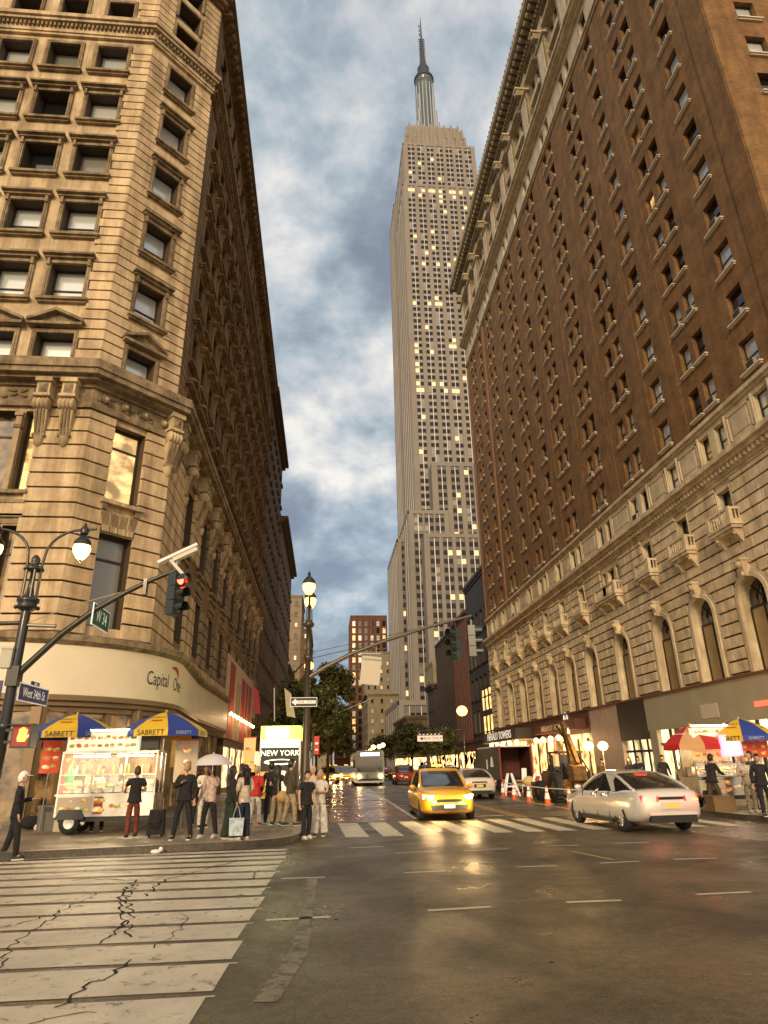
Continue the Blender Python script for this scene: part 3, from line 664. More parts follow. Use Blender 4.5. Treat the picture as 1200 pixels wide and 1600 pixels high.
for u0, u1 in ((21.6, 24.2), (28.6, 31.0), (31.8, 33.1), (33.8, 36.0)): b.box(u0, u1, -.18, -.16, 3.6, 8.6 if u0 < 25 else 8.3, ban_r)
for u0 in (25.6, 27.2): b.box(u0, u0 + .5, -.2, -.16, 5.2, 7.6, mat('banner_grey', (.28, .26, .22), .6))
child(b, 'striped_banner', LB)
b = MB(); b.M = FC; lamp_w = mat('lamp_glow_warm', (1, .8, .5), .5, emit=8, ecol=(1.0, .60, .22))
for i in range(9): b.ball((21.0 + 1.9 * i, -.45, 5.05), .13, lamp_w, 8)
b.box(20.4, 37.0, -.42, -.38, 5.1, 5.16, black)
child(b, 'banner_light', LB)
for y_ in (48, 54, 59): 
    l_ = bpy.data.lights.new('banner_lamp', 'POINT'); l_.energy = 60; l_.color = (1, .62, .28); l_.shadow_soft_size = .3; o_ = obj('banner_lamp', l_, LB, loc=(-5.9 + 12, y_ - 24, 5.0))
# =============== RIGHT BUILDING (brick hotel on a stone base) ===============
brick = mat('brick_brown', (0.225, 0.122, 0.045), 0.9, noise=0.34, nscale=0.9, bump=0.5, bscale=30, streak=.17)
def add_brick(m):   # fine brick courses inside the material
    nt = m.node_tree; N = nt.nodes.new; L = nt.links.new; b = nt.nodes['Principled BSDF']
    geo = N('ShaderNodeNewGeometry'); sp = N('ShaderNodeSeparateXYZ'); L(geo.outputs['Position'], sp.inputs[0])
    ad = N('ShaderNodeMath'); ad.operation = 'ADD'; L(sp.outputs[0], ad.inputs[0]); L(sp.outputs[1], ad.inputs[1])
    cb = N('ShaderNodeCombineXYZ'); L(ad.outputs[0], cb.inputs[0]); L(sp.outputs[2], cb.inputs[1])
    br = N('ShaderNodeTexBrick'); L(cb.outputs[0], br.inputs['Vector']); br.inputs['Scale'].default_value = 1.0
    br.inputs['Brick Width'].default_value = 0.24; br.inputs['Row Height'].default_value = 0.085; br.inputs['Mortar Size'].default_value = 0.009
    br.inputs['Color1'].default_value = (1, 1, 1, 1); br.inputs['Color2'].default_value = (0.62, 0.6, 0.58, 1); br.inputs['Mortar'].default_value = (1.35, 1.35, 1.3, 1)
    src = b.inputs['Base Color'].links[0].from_socket; mx = N('ShaderNodeMix'); mx.data_type = 'RGBA'; mx.blend_type = 'MULTIPLY'; mx.inputs['Factor'].default_value = 0.9
    L(src, mx.inputs['A']); L(br.outputs['Color'], mx.inputs['B']); L(mx.outputs['Result'], b.inputs['Base Color'])
add_brick(brick)
brick_lt = mat('brick_pilaster', (0.27, 0.14, 0.065), 0.9, noise=0.2, nscale=1, bump=.3, bscale=25)
stone = mat('base_stone', (0.66, 0.55, 0.37), 0.85, noise=0.30, nscale=1.3, bump=0.35, bscale=22, streak=.25)
stone_l = mat('band_stone_pale', (0.60, 0.51, 0.35), 0.8, noise=0.2, nscale=1.1, bump=.2, streak=.2)
terra = mat('terracotta_grey', (0.30, 0.24, 0.15), 0.85, noise=0.4, nscale=1.6, bump=.3)
RB = thing('brick_hotel', 'tall brown brick hotel on a pale stone base with arched windows, filling the right side', 'building', (26, 50, 0))
rinv = Matrix.Translation(RB.location).inverted()
FR = frame(20, 79, 0, -1); uR = lambda y: 79 - y
FW = frame(20, 21, 1, 0)
RW = 58.0
single = [24.3, 32.6, 52.4, 60.9, 71.0]; pairs = [(27.7, 29.1), (36.2, 37.6), (41.8, 43.2), (47.5, 48.9), (56.0, 57.4), (65.3, 66.8), (74.5, 76.0)]
rwn = Wins(); ops = []; opw = []; r3 = random.Random(9)
lin = mat('stone_sill_pale', (0.62, 0.54, 0.42), .8)
def rg(z):
    r = r3.random()
    return gl_sky if r < .62 else gl_dark if r < .96 else gl_dim
def acgen(w, h, *a, **k):
    key, main, subs = wgen(w, h, *a, **k)
    if r3.random() < .16: return (key + ('ac',), main, subs + [('air_conditioner', lambda mb: (mb.box(-.28, .28, -.12, .32, .06, .42, MATS['ac_grey']), mb.box(-.25, .25, -.13, -.12, .10, .38, sash)))])
    return (key, main, subs)
mat('ac_grey', (.30, .27, .22), .6)
def row(z, h, w1, w2, y=.3, st=lin, lit=0.0, hood=None, sm=None):
    for yc in single:
        ops.append((uR(yc) - w1 / 2, uR(yc) + w1 / 2, z, z + h)); g = gl_warm if r3.random() < lit else rg(z)
        rwn.add(rinv @ FR, uR(yc), z, w1, h, acgen(w1, h, g, y, (.48,), hood=hood, sm=sm, st=st, sw=.12, t=.05, sillkw=dict(ext=.16, pr=.2, th=.08)))
    for p in pairs:
        for yc in p:
            ops.append((uR(yc) - w2 / 2, uR(yc) + w2 / 2, z, z + h)); g = gl_warm if r3.random() < lit else rg(z)
            rwn.add(rinv @ FR, uR(yc), z, w2, h, acgen(w2, h, g, y, (.48,), hood=hood, sm=sm, st=st, sw=.12, t=.05, sillkw=dict(ext=.12, pr=.2, th=.08)))
rows = [18.95, 21.85, 24.75, 27.65, 30.55, 33.45, 36.35, 39.25, 42.15, 45.1, 48.05, 51.0, 53.75]
for z in rows: row(z, 1.72, 1.18, .95, lit=.012)
row(16.2, 1.55, 1.05, .86, .3, st=None)
row(57.0, 1.7, 1.1, .9, .35, st=None); row(60.9, 2.0, 1.1, .9, .35, st=None); row(64.0, 1.9, 1.1, .9, .35, st=None)
row(67.6, 1.3, 1.0, .8, .35, st=None)
for xc in (22.5, 27.0, 28.5, 33.0):
    for z in rows + [57.0, 60.9, 64]:
        u = xc - 20; opw.append((u - .58, u + .58, z, z + 1.5)); rwn.add(rinv @ FW, u, z, 1.16, 1.5, wgen(1.16, 1.5, gl_sky if r3.random() < .7 else gl_dark, .3, (.48,), st=lin, t=.05, sillkw=dict(ext=.16, pr=.2, th=.08)))
arches = [27.95, 32.3, 36.7, 42.3, 47.7, 52.2, 56.5, 60.9, 65.7, 70.4, 75.3]
balc = [28.4, 32.5, 36.8, 42.5, 47.9, 52.3, 56.7, 61.0, 65.7, 70.5, 75.4]
for y in arches: ops.append((uR(y) - 1.05, uR(y) + 1.05, 5.45, 9.75))
for i, y in enumerate(balc):
    if i == 3:
        for dy, w in ((-1.15, .6), (0, 1.0), (1.15, .6)): ops.append((uR(y + dy) - w / 2, uR(y + dy) + w / 2, 12.75, 14.35)); rwn.add(rinv @ FR, uR(y + dy), 12.75, w, 1.6, wgen(w, 1.6, gl_dark, .3, (.5,), t=.05))
    else: ops.append((uR(y) - .53, uR(y) + .53, 12.75, 14.35)); rwn.add(rinv @ FR, uR(y), 12.75, 1.06, 1.6, wgen(1.06, 1.6, gl_dark, .3, (.5,), hood='plain', sm=stone, sw=.16, t=.05))
# wall faces, each zone in its own stone or brick
w = MB(); w.M = FR
def zone(z0, z1, m, dep=.4): wall_grid(w, 0, RW, z0, z1, [o for o in ops if o[2] >= z0 - .01 and o[3] <= z1 + .01], m, dep)
zone(5.4, 15.0, stone, .55); zone(15.0, 18.5, stone_l); zone(18.5, 56.0, brick); zone(56.0, 59.4, stone_l, .45); zone(59.4, 71.0, terra, .45)
# arch heads
for y in arches:
    uc = uR(y); r = 1.05; zs = 8.70; n = 12
    for sgn in (-1, 1):
        A = [(uc + sgn * r * cos(pi / 2 * i / n), zs + r * sin(pi / 2 * i / n)) for i in range(n + 1)]
        for (a0, b0), (a1, b1) in zip(A, A[1:]):
            w.add([(a0, 0, b0), (a0, 0, 9.75), (a1, 0, 9.75), (a1, 0, b1)], [(0, 1, 2, 3) if sgn > 0 else (3, 2, 1, 0)], stone)
            w.add([(a0, 0, b0), (a0, .55, b0), (a1, .55, b1), (a1, 0, b1)], [(0, 1, 2, 3)], stone)
w.M = FW; wall_grid(w, 0, 40, 18.5, 56.0, [o for o in opw if o[3] < 56], brick, .4); wall_grid(w, 0, 40, 56.0, 71.0, [o for o in opw if o[2] > 56], terra, .4); wall_grid(w, 0, 40, 0.1, 18.5, [], stone)
w.M = None
w.add([(20.75, 21.6, 0), (20.75, 79, 0), (60, 79, 0), (60, 21.6, 0), (20.75, 21.6, 71), (20.75, 79, 71), (60, 79, 71), (60, 21.6, 71)], [(4, 5, 6, 7), (1, 0, 4, 5), (2, 1, 5, 6), (0, 3, 7, 4)], brick)
w.add([(20, 79.01, 5.4), (20.8, 79.01, 5.4), (20.8, 79.01, 71), (20, 79.01, 71)], [(0, 1, 2, 3)], brick)
child(w, 'wall', RB)
# ashlar blocks of the stone base
b = MB(); b.M = FR; z = 5.5; k = 0
aops = [(uR(y) - 1.42, uR(y) + 1.42, 5.4, 8.7) for y in arches] + [(uR(y) - 1.3, uR(y) + 1.3, 8.7, 9.5) for y in arches] + [(uR(y) - .9, uR(y) + .9, 9.5, 10.15) for y in arches] + [(o[0] - .17, o[1] + .17, o[2] - .1, o[3] + .17) for o in ops if 12.7 < o[2] < 12.8]
while z < 14.5:
    z1 = min(z + .6, 14.8)
    for a, e in free(aops, 0, RW, z, z1, 0):
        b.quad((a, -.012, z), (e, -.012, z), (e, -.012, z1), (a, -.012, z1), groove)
        u = a; first = True
        while u < e - .05:
            L_ = .62 if (first and k % 2) else 1.12; e2 = min(u + L_, e)
            if e - e2 < .3: e2 = e
            b.box(u + .04, e2 - .04, -.13, .01, z + .048, z1 - .048, stone); u = e2; first = False
    z = z1; k += 1
child(b, 'ashlar_facing', RB)
# arch surrounds with scroll keystones, blinds and dark fan lights
def arch_mb():
    b = MB(); n = 16
    for r0, r1, d in ((1.0, 1.22, .16), (1.22, 1.40, .10)):
        pr = [(r * cos(pi * i / n), 3.3 + r * sin(pi * i / n)) for r in (r0, r1) for i in range(n + 1)]
        for i in range(n):
            a, b1, c, d1 = pr[i], pr[i + 1], pr[n + 1 + i], pr[n + 2 + i]
            vs = [(a[0], -d, a[1]), (b1[0], -d, b1[1]), (d1[0], -d, d1[1]), (c[0], -d, c[1]), (a[0], .02, a[1]), (b1[0], .02, b1[1]), (d1[0], .02, d1[1]), (c[0], .02, c[1])]
            b.add(vs, [(0, 1, 2, 3), (0, 4, 5, 1), (3, 2, 6, 7)], stone_l if d > .12 else stone)
        for s in (-1, 1): b.box(s * r0, s * r1, -d, .02, 0, 3.3, stone_l if d > .12 else stone)
    return b
am = arch_mb().mesh('arch_surround')
kb_ = MB(); kb_.hexa([(-.14, -.28, 0), (.14, -.28, 0), (.14, 0, 0), (-.14, 0, 0), (-.24, -.5, .75), (.24, -.5, .75), (.24, 0, .75), (-.24, 0, .75)], stone); kb_.ball((0, -.42, .62), .2, stone, 10, (1, .8, 1)); kb_.ball((0, -.3, .12), .13, stone, 8); kb_.box(-.3, .3, -.56, 0, .75, .86, stone_l)
km = kb_.mesh('keystone')
wb = MB(); n = 14; fan = [(-1.05, 3.0)] + [(1.05 * cos(pi - pi * i / n), 3.3 + 1.05 * sin(pi * i / n)) for i in range(n + 1)] + [(1.05, 3.0)]
wb.add([(x, .45, z) for x, z in fan], [tuple(range(len(fan)))], gl_dark)
for a in (45, 90, 135): wb.tube([(0, .42, 3.3), (1.02 * cos(radians(a)), .42, 3.3 + 1.02 * sin(radians(a)))], .03, sash, 4)
wb.box(-1.05, 1.05, .38, .46, 2.9, 3.02, sash); wb.tube([(.5 * cos(pi * i / 8), .42, 3.3 + .5 * sin(pi * i / 8)) for i in range(9)], .03, sash, 4)
wm = wb.mesh('window')
blindm = mat('blind_ochre', (0.38, 0.28, 0.14), .8, noise=.25, nscale=.8)
bb = MB(); bb.quad((-1.05, .42, 0), (1.05, .42, 0), (1.05, .42, 2.92), (-1.05, .42, 2.92), blindm); bb.box(-.04, .04, .36, .42, 0, 2.9, sash); bb.box(-1.05, -.98, .36, .42, 0, 2.9, sash); bb.box(.98, 1.05, .36, .42, 0, 2.9, sash); bbm = bb.mesh('blind')
for y in arches:
    M = rinv @ FR @ T(uR(y), 0, 5.45); a = obj('window', wm, RB, M=M); obj('blind', bbm, a); obj('surround', am, RB, M=rinv @ FR @ T(uR(y), 0, 5.42)); obj('keystone', km, RB, M=rinv @ FR @ T(uR(y), 0, 9.72))
def balcony_mb(wd):
    b = MB(); h = wd / 2
    b.box(-h, h, -1.0, 0, 12.22, 12.36, stone_l); b.box(-h + .08, h - .08, -.9, 0, 12.06, 12.22, stone); b.box(-h + .2, h - .2, -.72, 0, 11.92, 12.06, stone)
    for s in ([-h + .3, h - .3] if wd < 3 else [-h + .3, 0, h - .3]):
        b.hexa([(s - .1, -.2, 11.35), (s + .1, -.2, 11.35), (s + .1, 0, 11.35), (s - .1, 0, 11.35), (s - .14, -.75, 11.95), (s + .14, -.75, 11.95), (s + .14, 0, 11.95), (s - .14, 0, 11.95)], stone); b.ball((s, -.62, 11.86), .13, stone, 8)
    b.box(-h + .02, h - .02, -.96, -.74, 13.0, 13.12, stone_l)
    for s in (-1, 1): b.box(s * h - (.26 if s > 0 else 0), s * h + (0 if s > 0 else .26), -.98, -.72, 12.36, 13.0, stone_l); b.box(s * h - (.2 if s > 0 else 0), s * h + (0 if s > 0 else .2), -.72, 0, 12.98, 13.1, stone_l); b.box(s * h - (.16 if s > 0 else -.04), s * h + (-.04 if s > 0 else .16), -.72, 0, 12.36, 12.5, stone)
    k = int((wd - .6) / .19)
    for i in range(k):
        if wd > 3 and abs(i - k / 2 + .5) < .9: b.box(-.12, .12, -.95, -.75, 12.36, 13.0, stone_l); continue
        x = -h + .36 + (wd - .72) * i / (k - 1); b.lathe([(.04, 12.36), (.045, 12.45), (.075, 12.58), (.04, 12.76), (.035, 12.9), (.055, 13.0)], (x, -.85, 0), stone_l, 6)
    for s in (-1, 1):
        for yv in (-.2, -.45): b.lathe([(.04, 12.36), (.075, 12.58), (.04, 12.76), (.055, 13.0)], (s * (h - .1), yv, 0), stone_l, 6)
    return b.mesh('balcony')
b1, b3 = balcony_mb(2.1), balcony_mb(3.7)
for i, y in enumerate(balc): obj('balcony', b3 if i == 3 else b1, RB, M=rinv @ FR @ T(uR(y), 0, 0) @ Matrix.Diagonal((.95, .74, 1, 1)))
# mouldings
b = MB(); b.M = FR
mould(b, 0, RW, [(14.8, 14.95, .12), (14.95, 15.35, .2), (15.35, 15.55, .5), (15.55, 15.72, .72), (15.72, 15.86, .66), (16.0, 16.12, .1)], stone, 0, 1)
u = .1
while u < RW: b.box(u, u + .14, -.42, -.2, 15.1, 15.34, stone); u += .34
b.M = FW; mould(b, 0, 40, [(14.8, 14.95, .12), (14.95, 15.35, .2), (15.35, 15.55, .5), (15.55, 15.72, .72), (15.72, 15.86, .66)], stone, 1, 0); child(b, 'cornice', RB)
b = MB(); b.M = FR; mould(b, 0, RW, [(18.05, 18.2, .12), (18.2, 18.36, .26), (18.36, 18.46, .2)], stone_l, 0, 1)
edges = sorted([uR(y) for y in single] + [uR(c) for p in pairs for c in p]); grp = sorted([(uR(y) - .6, uR(y) + .6) for y in single] + [(uR(p[1]) - .5, uR(p[0]) + .5) for p in pairs]); prev = 0.2
for a, e in grp + [(RW - .2, RW)]:   # framed panels between the windows of the pale band
    if a - prev > 1.0:
        for z0, z1, dd in ((16.3, 17.75, 0),):
            x0, x1 = prev + .22, a - .22
            b.box(x0, x1, -.05, 0, z1 - .09, z1, stone_l); b.box(x0, x1, -.05, 0, z0, z0 + .09, stone_l); b.box(x0, x0 + .09, -.05, 0, z0, z1, stone_l); b.box(x1 - .09, x1, -.05, 0, z0, z1, stone_l); b.box(x0 + .28, x1 - .28, -.03, 0, z0 + .26, z1 - .26, stone_l)
            b.box(prev, prev + .1, -.07, 0, z0, z1 + .2, stone_l); b.box(a - .1, a, -.07, 0, z0, z1 + .2, stone_l)
    prev = e
child(b, 'stone_band', RB)
b = MB(); b.M = FR; mould(b, 0, RW, [(55.75, 55.95, .14), (55.95, 56.15, .3), (56.15, 56.3, .2), (59.1, 59.35, .3), (59.35, 59.6, .75), (59.6, 59.85, .95), (59.85, 60.1, .6)], stone_l, 0, 1); b.M = FW; mould(b, 0, 40, [(55.75, 55.95, .14), (55.95, 56.15, .3), (56.15, 56.3, .2), (59.1, 59.35, .3), (59.35, 59.6, .75), (59.6, 59.85, .95), (59.85, 60.1, .6)], stone_l, 1, 0); child(b, 'cornice', RB)
b = MB(); b.M = FR   # giant order of the attic: pilasters, ledges, consoles
prev = 0.3
for a, e in grp + [(RW - .2, RW)]:
    c = (prev + a) / 2; wd = min(1.0, (a - prev) * .4)
    if a - prev > .8:
        b.box(c - wd, c + wd, -.35, 0, 60.1, 66.3, terra); b.box(c - wd - .12, c + wd + .12, -.5, 0, 66.3, 66.6, stone_l); b.box(c - wd * .6, c + wd * .6, -.42, -.35, 60.9, 65.6, stone_l)
        b.box(c - .3, c + .3, -1.05, 0, 66.6, 67.4, terra); b.box(c - .42, c + .42, -1.2, 0, 67.4, 67.6, stone_l); b.ball((c, -.95, 66.9), .3, terra, 8)
        b.box(c - wd * .8, c + wd * .8, -.2, 0, 67.7, 69.2, stone_l)
    b.prism([(a - .1, 60.6), (e + .1, 60.6), ((a + e) / 2, 60.1)], 'y', -.25, 0, stone_l)
    b.box(a - .15, e + .15, -.7, 0, 66.35, 66.55, stone_l); b.box(a - .1, e + .1, -.3, 0, 63.1, 63.7, stone_l)
    prev = e
mould(b, 0, RW, [(69.3, 69.5, .35), (69.5, 70.1, .3), (70.1, 70.3, .5)], terra, 0, 1); child(b, 'attic_pilasters', RB)
b = MB(); b.M = FR; u = .2
while u < RW + .6: b.box(u, u + .38, -1.35, -.4, 70.05, 70.6, terra); b.ball((u + .19, -1.2, 70.1), .17, terra, 6); u += .78
u = .1
while u < RW: b.box(u, u + .2, -.62, -.4, 69.7, 69.98, stone_l); u += .42
b.hexa([(-1, -1.5, 70.6), (RW + 1.5, -1.5, 70.6), (RW + 1.5, .0, 70.6), (-1, 0, 70.6), (-1, -1.5, 70.85), (RW + 1.5, -1.5, 70.85), (RW + 1.5, 0, 70.85), (-1, 0, 70.85)], terra)
b.hexa([(-1.1, -1.62, 70.85), (RW + 1.6, -1.62, 70.85), (RW + 1.6, 0, 70.85), (-1.1, 0, 70.85), (-1.1, -1.72, 71.25), (RW + 1.7, -1.72, 71.25), (RW + 1.7, 0, 71.25), (-1.1, 0, 71.25)], stone_l)
u = -1.0
while u < RW + 1.4: b.ball((u, -1.7, 71.28), .12, terra, 6); u += .6
child(b, 'cornice', RB)
b = MB(); b.M = FR   # brick pilaster strips and corner pier
b.box(RW - 1.5, RW, -.06, 0, 18.6, 55.6, brick); b.box(uR(69.1) - .2, uR(69.1) + .2, -.14, 0, 18.6, 55.6, brick_lt); b.box(0, .5, -.1, 0, 18.6, 55.6, brick_lt)
for y in (30.9, 34.4, 39.9, 45.4, 50.8, 54.2, 59.3, 63.1, 73.0): b.box(uR(y) - .75, uR(y) + .75, -.045, 0, 18.6, 55.6, brick)
b.M = FW; b.box(0, 1.1, -.06, 0, 18.6, 55.6, brick)
child(b, 'brick_pilaster', RB)
rwn.build(RB)
# ground floor of the hotel block
gf = mat('fascia_grey_stone', (0.37, 0.33, 0.24), .6, noise=.12, nscale=.8, bump=.1); pk = mat('granite_pinkish', (0.46, 0.34, 0.26), .5, noise=.15, nscale=2)
dkred = mat('fascia_dark_red', (0.10, 0.03, 0.018), .5, noise=.3, nscale=1)
b = MB(); b.M = FR
b.box(uR(40.4), RW, -.12, .3, 3.35, 5.35, gf); b.box(uR(44.4), uR(40.4), -.16, .3, 2.9, 5.35, black); b.box(uR(49.5), uR(44.4), -.1, .3, .15, 5.35, pk)
b.box(0, uR(49.5), -.08, .3, 3.7, 5.35, dkred); b.box(0, RW, -.22, 0, 5.3, 5.42, mat('string_course_red', (.16, .06, .03), .6))
b.box(uR(40.3) , uR(39.4), -.1, .3, .15, 3.35, gf)
for y in (37.0, 34.2, 31.5, 28.6, 25.0): b.box(uR(y) - .3, uR(y) + .3, -.1, .3, .15, 3.35, mat('pier_olive', (.2, .19, .11), .6))
for y in (58, 66, 74): b.box(uR(y) - .4, uR(y) + .4, -.1, .3, .15, 3.7, pk)
child(b, 'ground_floor_front', RB)
b = MB(); b.M = FR; shop2 = mat('shop_glass_pale', (0.2, 0.18, 0.1), .3, emit=1, ecol=(1.0, .78, .36), enoise=(.9, .3, 2.6, (1, 1, .5)))
b.quad((uR(40.4), .2, .15), (RW, .2, .15), (RW, .2, 3.35), (uR(40.4), .2, 3.35), shop2); b.quad((uR(44.4), .25, .15), (uR(40.4), .25, .15), (uR(40.4), .25, 2.9), (uR(44.4), .25, 2.9), shop2)
b.quad((0, .2, .15), (uR(49.5), .2, .15), (uR(49.5), .2, 3.7), (0, .2, 3.7), mat('lobby_glass_amber', (0.2, 0.12, 0.05), .3, emit=1, ecol=(1.0, .55, .18), enoise=(1.1, .1, 2.6, (1, 1, .8))))
child_each(b, 'shop_window', RB)
b = MB(); b.M = FR
for y in (41.3, 42.3, 43.3): b.box(uR(y) - .06, uR(y) + .06, .12, .22, .15, 2.9, sash)
b.box(uR(44.4), uR(40.4), .12, .22, 2.15, 2.3, sash)
for y in [26.5, 30, 33, 35.6, 38.2, 51, 53, 55, 61, 63.5, 69, 71.5, 77]: b.box(uR(y) - .07, uR(y) + .07, .08, .2, .15, 3.35, sash)
b.box(uR(40.3), RW, .08, .2, 2.5, 2.62, sash); child_each(b, 'shop_frame', RB)
lit_w = mat('letter_white', (.8, .78, .7), .5, emit=.35, ecol=(1, .93, .8)); lit_r = mat('neon_red', (.7, .1, .06), .5, emit=1.0, ecol=(1, .15, .08))
b = MB(); b.M = None
for i, (y, zt, sz) in enumerate(((27.0, 4.35, .5), (33.3, 4.0, .55))): 
    mb_M = FR @ T(uR(y), -.13, zt); b.M = mb_M; b.box(-.8, .8, -.02, 0, -.35, .35, mat('notice_pale', (.55, .5, .4), .6))
b.M = FR @ T(uR(29.0), -.14, 4.0); b.box(-.5, .5, -.02, 0, -.12, .12, lit_r)
b.M = None; child_each(b, 'wall_notice', RB)
# entrance canopy with its name (hangs on the hotel)
b = MB(); b.M = FR; b.box(uR(75.5), uR(62.6), -2.2, -.05, 3.75, 4.75, mat('canopy_black', (.025, .018, .014), .5)); b.box(uR(61.5), uR(50.5), -.9, -.08, 4.0, 4.8, dkred); b.box(uR(75.6), uR(62.5), -2.3, -.05, 3.66, 3.75, stone_l)
child(b, 'canopy', RB)
b = MB(); text_geo('HERALD TOWERS', 1.05, b, FR @ T(uR(69), -2.21, 4.25), lit_w, .01, 1.15); text_geo('HERALD TOWERS', .62, b, FR @ T(uR(55.6), -.91, 4.35), mat('letter_dim', (.5, .4, .3), .5), .01, 1.3); 
b.M = FR @ T(uR(54.5), -.12, 5.0); b.lathe([(.38, -.06), (.5, -.06), (.5, 0), (.38, 0)], (0, 0, 0), lit_w, 20, 'y'); b.M = None
text_geo('H', .55, b, FR @ T(uR(54.5), -.15, 5.0), lit_w); child(b, 'sign_lettering', RB)
b = MB(); b.M = FR
for y in (52, 54, 56, 58, 60, 63.5, 66, 68.5, 71, 73.5): b.ball((uR(y), -1.9 if y > 62 else -1.1, 3.5), .22, lamp_w, 8)
child(b, 'canopy_light', RB)
for y_ in (53, 58, 66, 72): l_ = bpy.data.lights.new('canopy_lamp', 'POINT'); l_.energy = 90; l_.color = (1, .62, .28); l_.shadow_soft_size = .25; obj('canopy_lamp', l_, RB, loc=(18.6 - 26 - (.8 if y_ > 62 else 0), y_ - 50, 3.3))

# =============== OTHER BUILDINGS ===============
def simple_building(label, x0, x1, y0, y1, h, wallm, colw, floorh, faces, base=4.5, win=(.9, 1.5), piers=False, glass=None, cor=.5, seed=1, lit=.06, name='building', shopm=None, group=None, corn=None, limit=100):
    t = thing(name, label, 'building', ((x0 + x1) / 2, (y0 + y1) / 2, 0), group=group); iv = Matrix.Translation(t.location).inverted(); rnd = random.Random(seed); ws = Wins(); wl = MB(); tr = MB(); sh = MB()
    FF = {'W': (frame(x0, y0, 1, 0), x1 - x0), 'S': (frame(x0, y1, 0, -1), y1 - y0), 'N': (frame(x1, y0, 0, 1), y1 - y0)}
    for f, (F, wd) in FF.items():
        op = []
        if f in faces:
            n = max(1, int(wd / colw)); sp = wd / n; z = base + .9
            while z + win[1] < h - 1.2:
                for i in range(n):
                    u = sp * (i + .5); op.append((u - win[0] / 2, u + win[0] / 2, z, z + win[1])); r = rnd.random()
                    ws.add(iv @ F, u, z, win[0], win[1], wgen(win[0], win[1], gl_warm if r < lit else gl_sky if r < lit + .25 else gl_dark, .22, (.5,), st=None if piers else wallm, t=.05))
                z += floorh
            if piers:
                tr.M = F
                for i in range(n + 1): tr.box(max(0, sp * i - .25), min(wd, sp * i + .25), -.25, 0, base, h, wallm)
            tr.M = F; mould(tr, 0, wd, [(base - .1, base + .3, .2), (h - 1.0, h - .6, cor * .5), (h - .6, h - .1, cor)], corn or wallm, .0, 0)
            if shopm:
                sh.M = F; n2 = max(1, int(wd / 4))
                for i in range(n2): sh.quad((wd / n2 * i + .3, -.02, .4), (wd / n2 * (i + 1) - .3, -.02, .4), (wd / n2 * (i + 1) - .3, -.02, 3.2), (wd / n2 * i + .3, -.02, 3.2), shopm)
        wl.M = F; wall_grid(wl, 0, wd, 0, h, op, wallm, .3)
    wl.M = None; wl.quad((x0, y0, h), (x1, y0, h), (x1, y1, h), (x0, y1, h), wallm); wl.quad((x0 + .5, y0 + .5, 0), (x0 + .5, y1 - .1, 0), (x0 + .5, y1 - .1, h), (x0 + .5, y0 + .5, h), black); wl.quad((x1 - .5, y0 + .5, 0), (x1 - .5, y1 - .1, 0), (x1 - .5, y1 - .1, h), (x1 - .5, y0 + .5, h), black); wl.quad((x0 + .5, y0 + .5, 0), (x1 - .5, y0 + .5, 0), (x1 - .5, y0 + .5, h), (x0 + .5, y0 + .5, h), black)
    child(wl, 'wall', t); child(tr, 'cornice', t)
    if sh.f: child(sh, 'shop_window', t)
    ws.build(t, limit); return t
bs2 = mat('brown_brick_dark', (0.12, 0.075, 0.04), .9, noise=.3, nscale=.8); bs3 = mat('brown_stone_mid', (0.16, 0.105, 0.055), .9, noise=.3, nscale=.8)
buff = mat('buff_stone', (0.25, 0.20, 0.13), .9, noise=.2, nscale=.4); redb = mat('red_brick_tower', (0.15, 0.062, 0.036), .9, noise=.2, nscale=.2); darkb = mat('dark_facade', (0.03, 0.017, 0.010), .6, noise=.3, nscale=.5)
amber = mat('shop_glow_amber', (0.1, .06, .03), .4, emit=1, ecol=(1, .56, .2), enoise=(.8, -.6, 4.5, (1, 1, 1)))
simple_building('dark brown building with a heavy cornice, directly beyond the corner building on the left', -30, -6.9, 65.6, 87, 43.4, bs2, 2.6, 3.4, 'N', seed=2, cor=.9, shopm=amber)
simple_building('narrower brown building with two projecting cornices, third along the left side', -30, -6.8, 87.3, 118, 35.5, bs3, 2.8, 3.5, 'NW', seed=3, cor=1.0, shopm=amber)
simple_building('low brown building behind the street trees on the left side', -30, -7, 118.5, 170, 19, bs2, 3, 3.6, 'NW', seed=4, shopm=amber)
simple_building('pale buff slab rising behind the double lamp on the left', -26, -8.6, 215, 240, 56, buff, 3.2, 3.6, 'NW', seed=5, cor=.3)
simple_building('dark stepped block at the right edge of the pale buff slab', -8.3, -5.0, 205, 235, 42.5, bs2, 3, 3.4, 'NW', seed=6, cor=.2)
simple_building('dark brown building with tall lit windows next to the brick hotel', 20.3, 34, 79.4, 92, 26, darkb, 2.2, 4.2, 'WS', win=(1.5, 2.8), seed=7, lit=0, cor=.3)
simple_building('narrow reddish building with thin vertical piers, second beyond the brick hotel', 20.6, 34, 92.3, 104, 23, mat('reddish_facade', (.12, .045, .03), .7, noise=.3), 1.6, 3.6, 'WS', win=(1.0, 2.6), piers=True, seed=8, lit=0.05, cor=.5, shopm=amber)
simple_building('dark glass-fronted building behind the hanging traffic signals', 23.0, 36, 118, 135, 25, darkb, 2.2, 3.6, 'WS', win=(1.6, 3.0), piers=True, seed=9, lit=.0, cor=.4, shopm=amber)
simple_building('windowless beige block in front of the tower base', 24.2, 34, 148, 160, 23.8, mat('beige_stucco', (.27, .22, .13), .9, noise=.25, nscale=.5), 20, 3.6, 'S', seed=10, lit=0, cor=.2)
simple_building('small dark building with an overhanging cornice between beige block and glass front', 22.6, 34, 138, 147, 17.5, darkb, 2.4, 3.4, 'WS', seed=11, lit=.05, cor=1.1, shopm=amber)
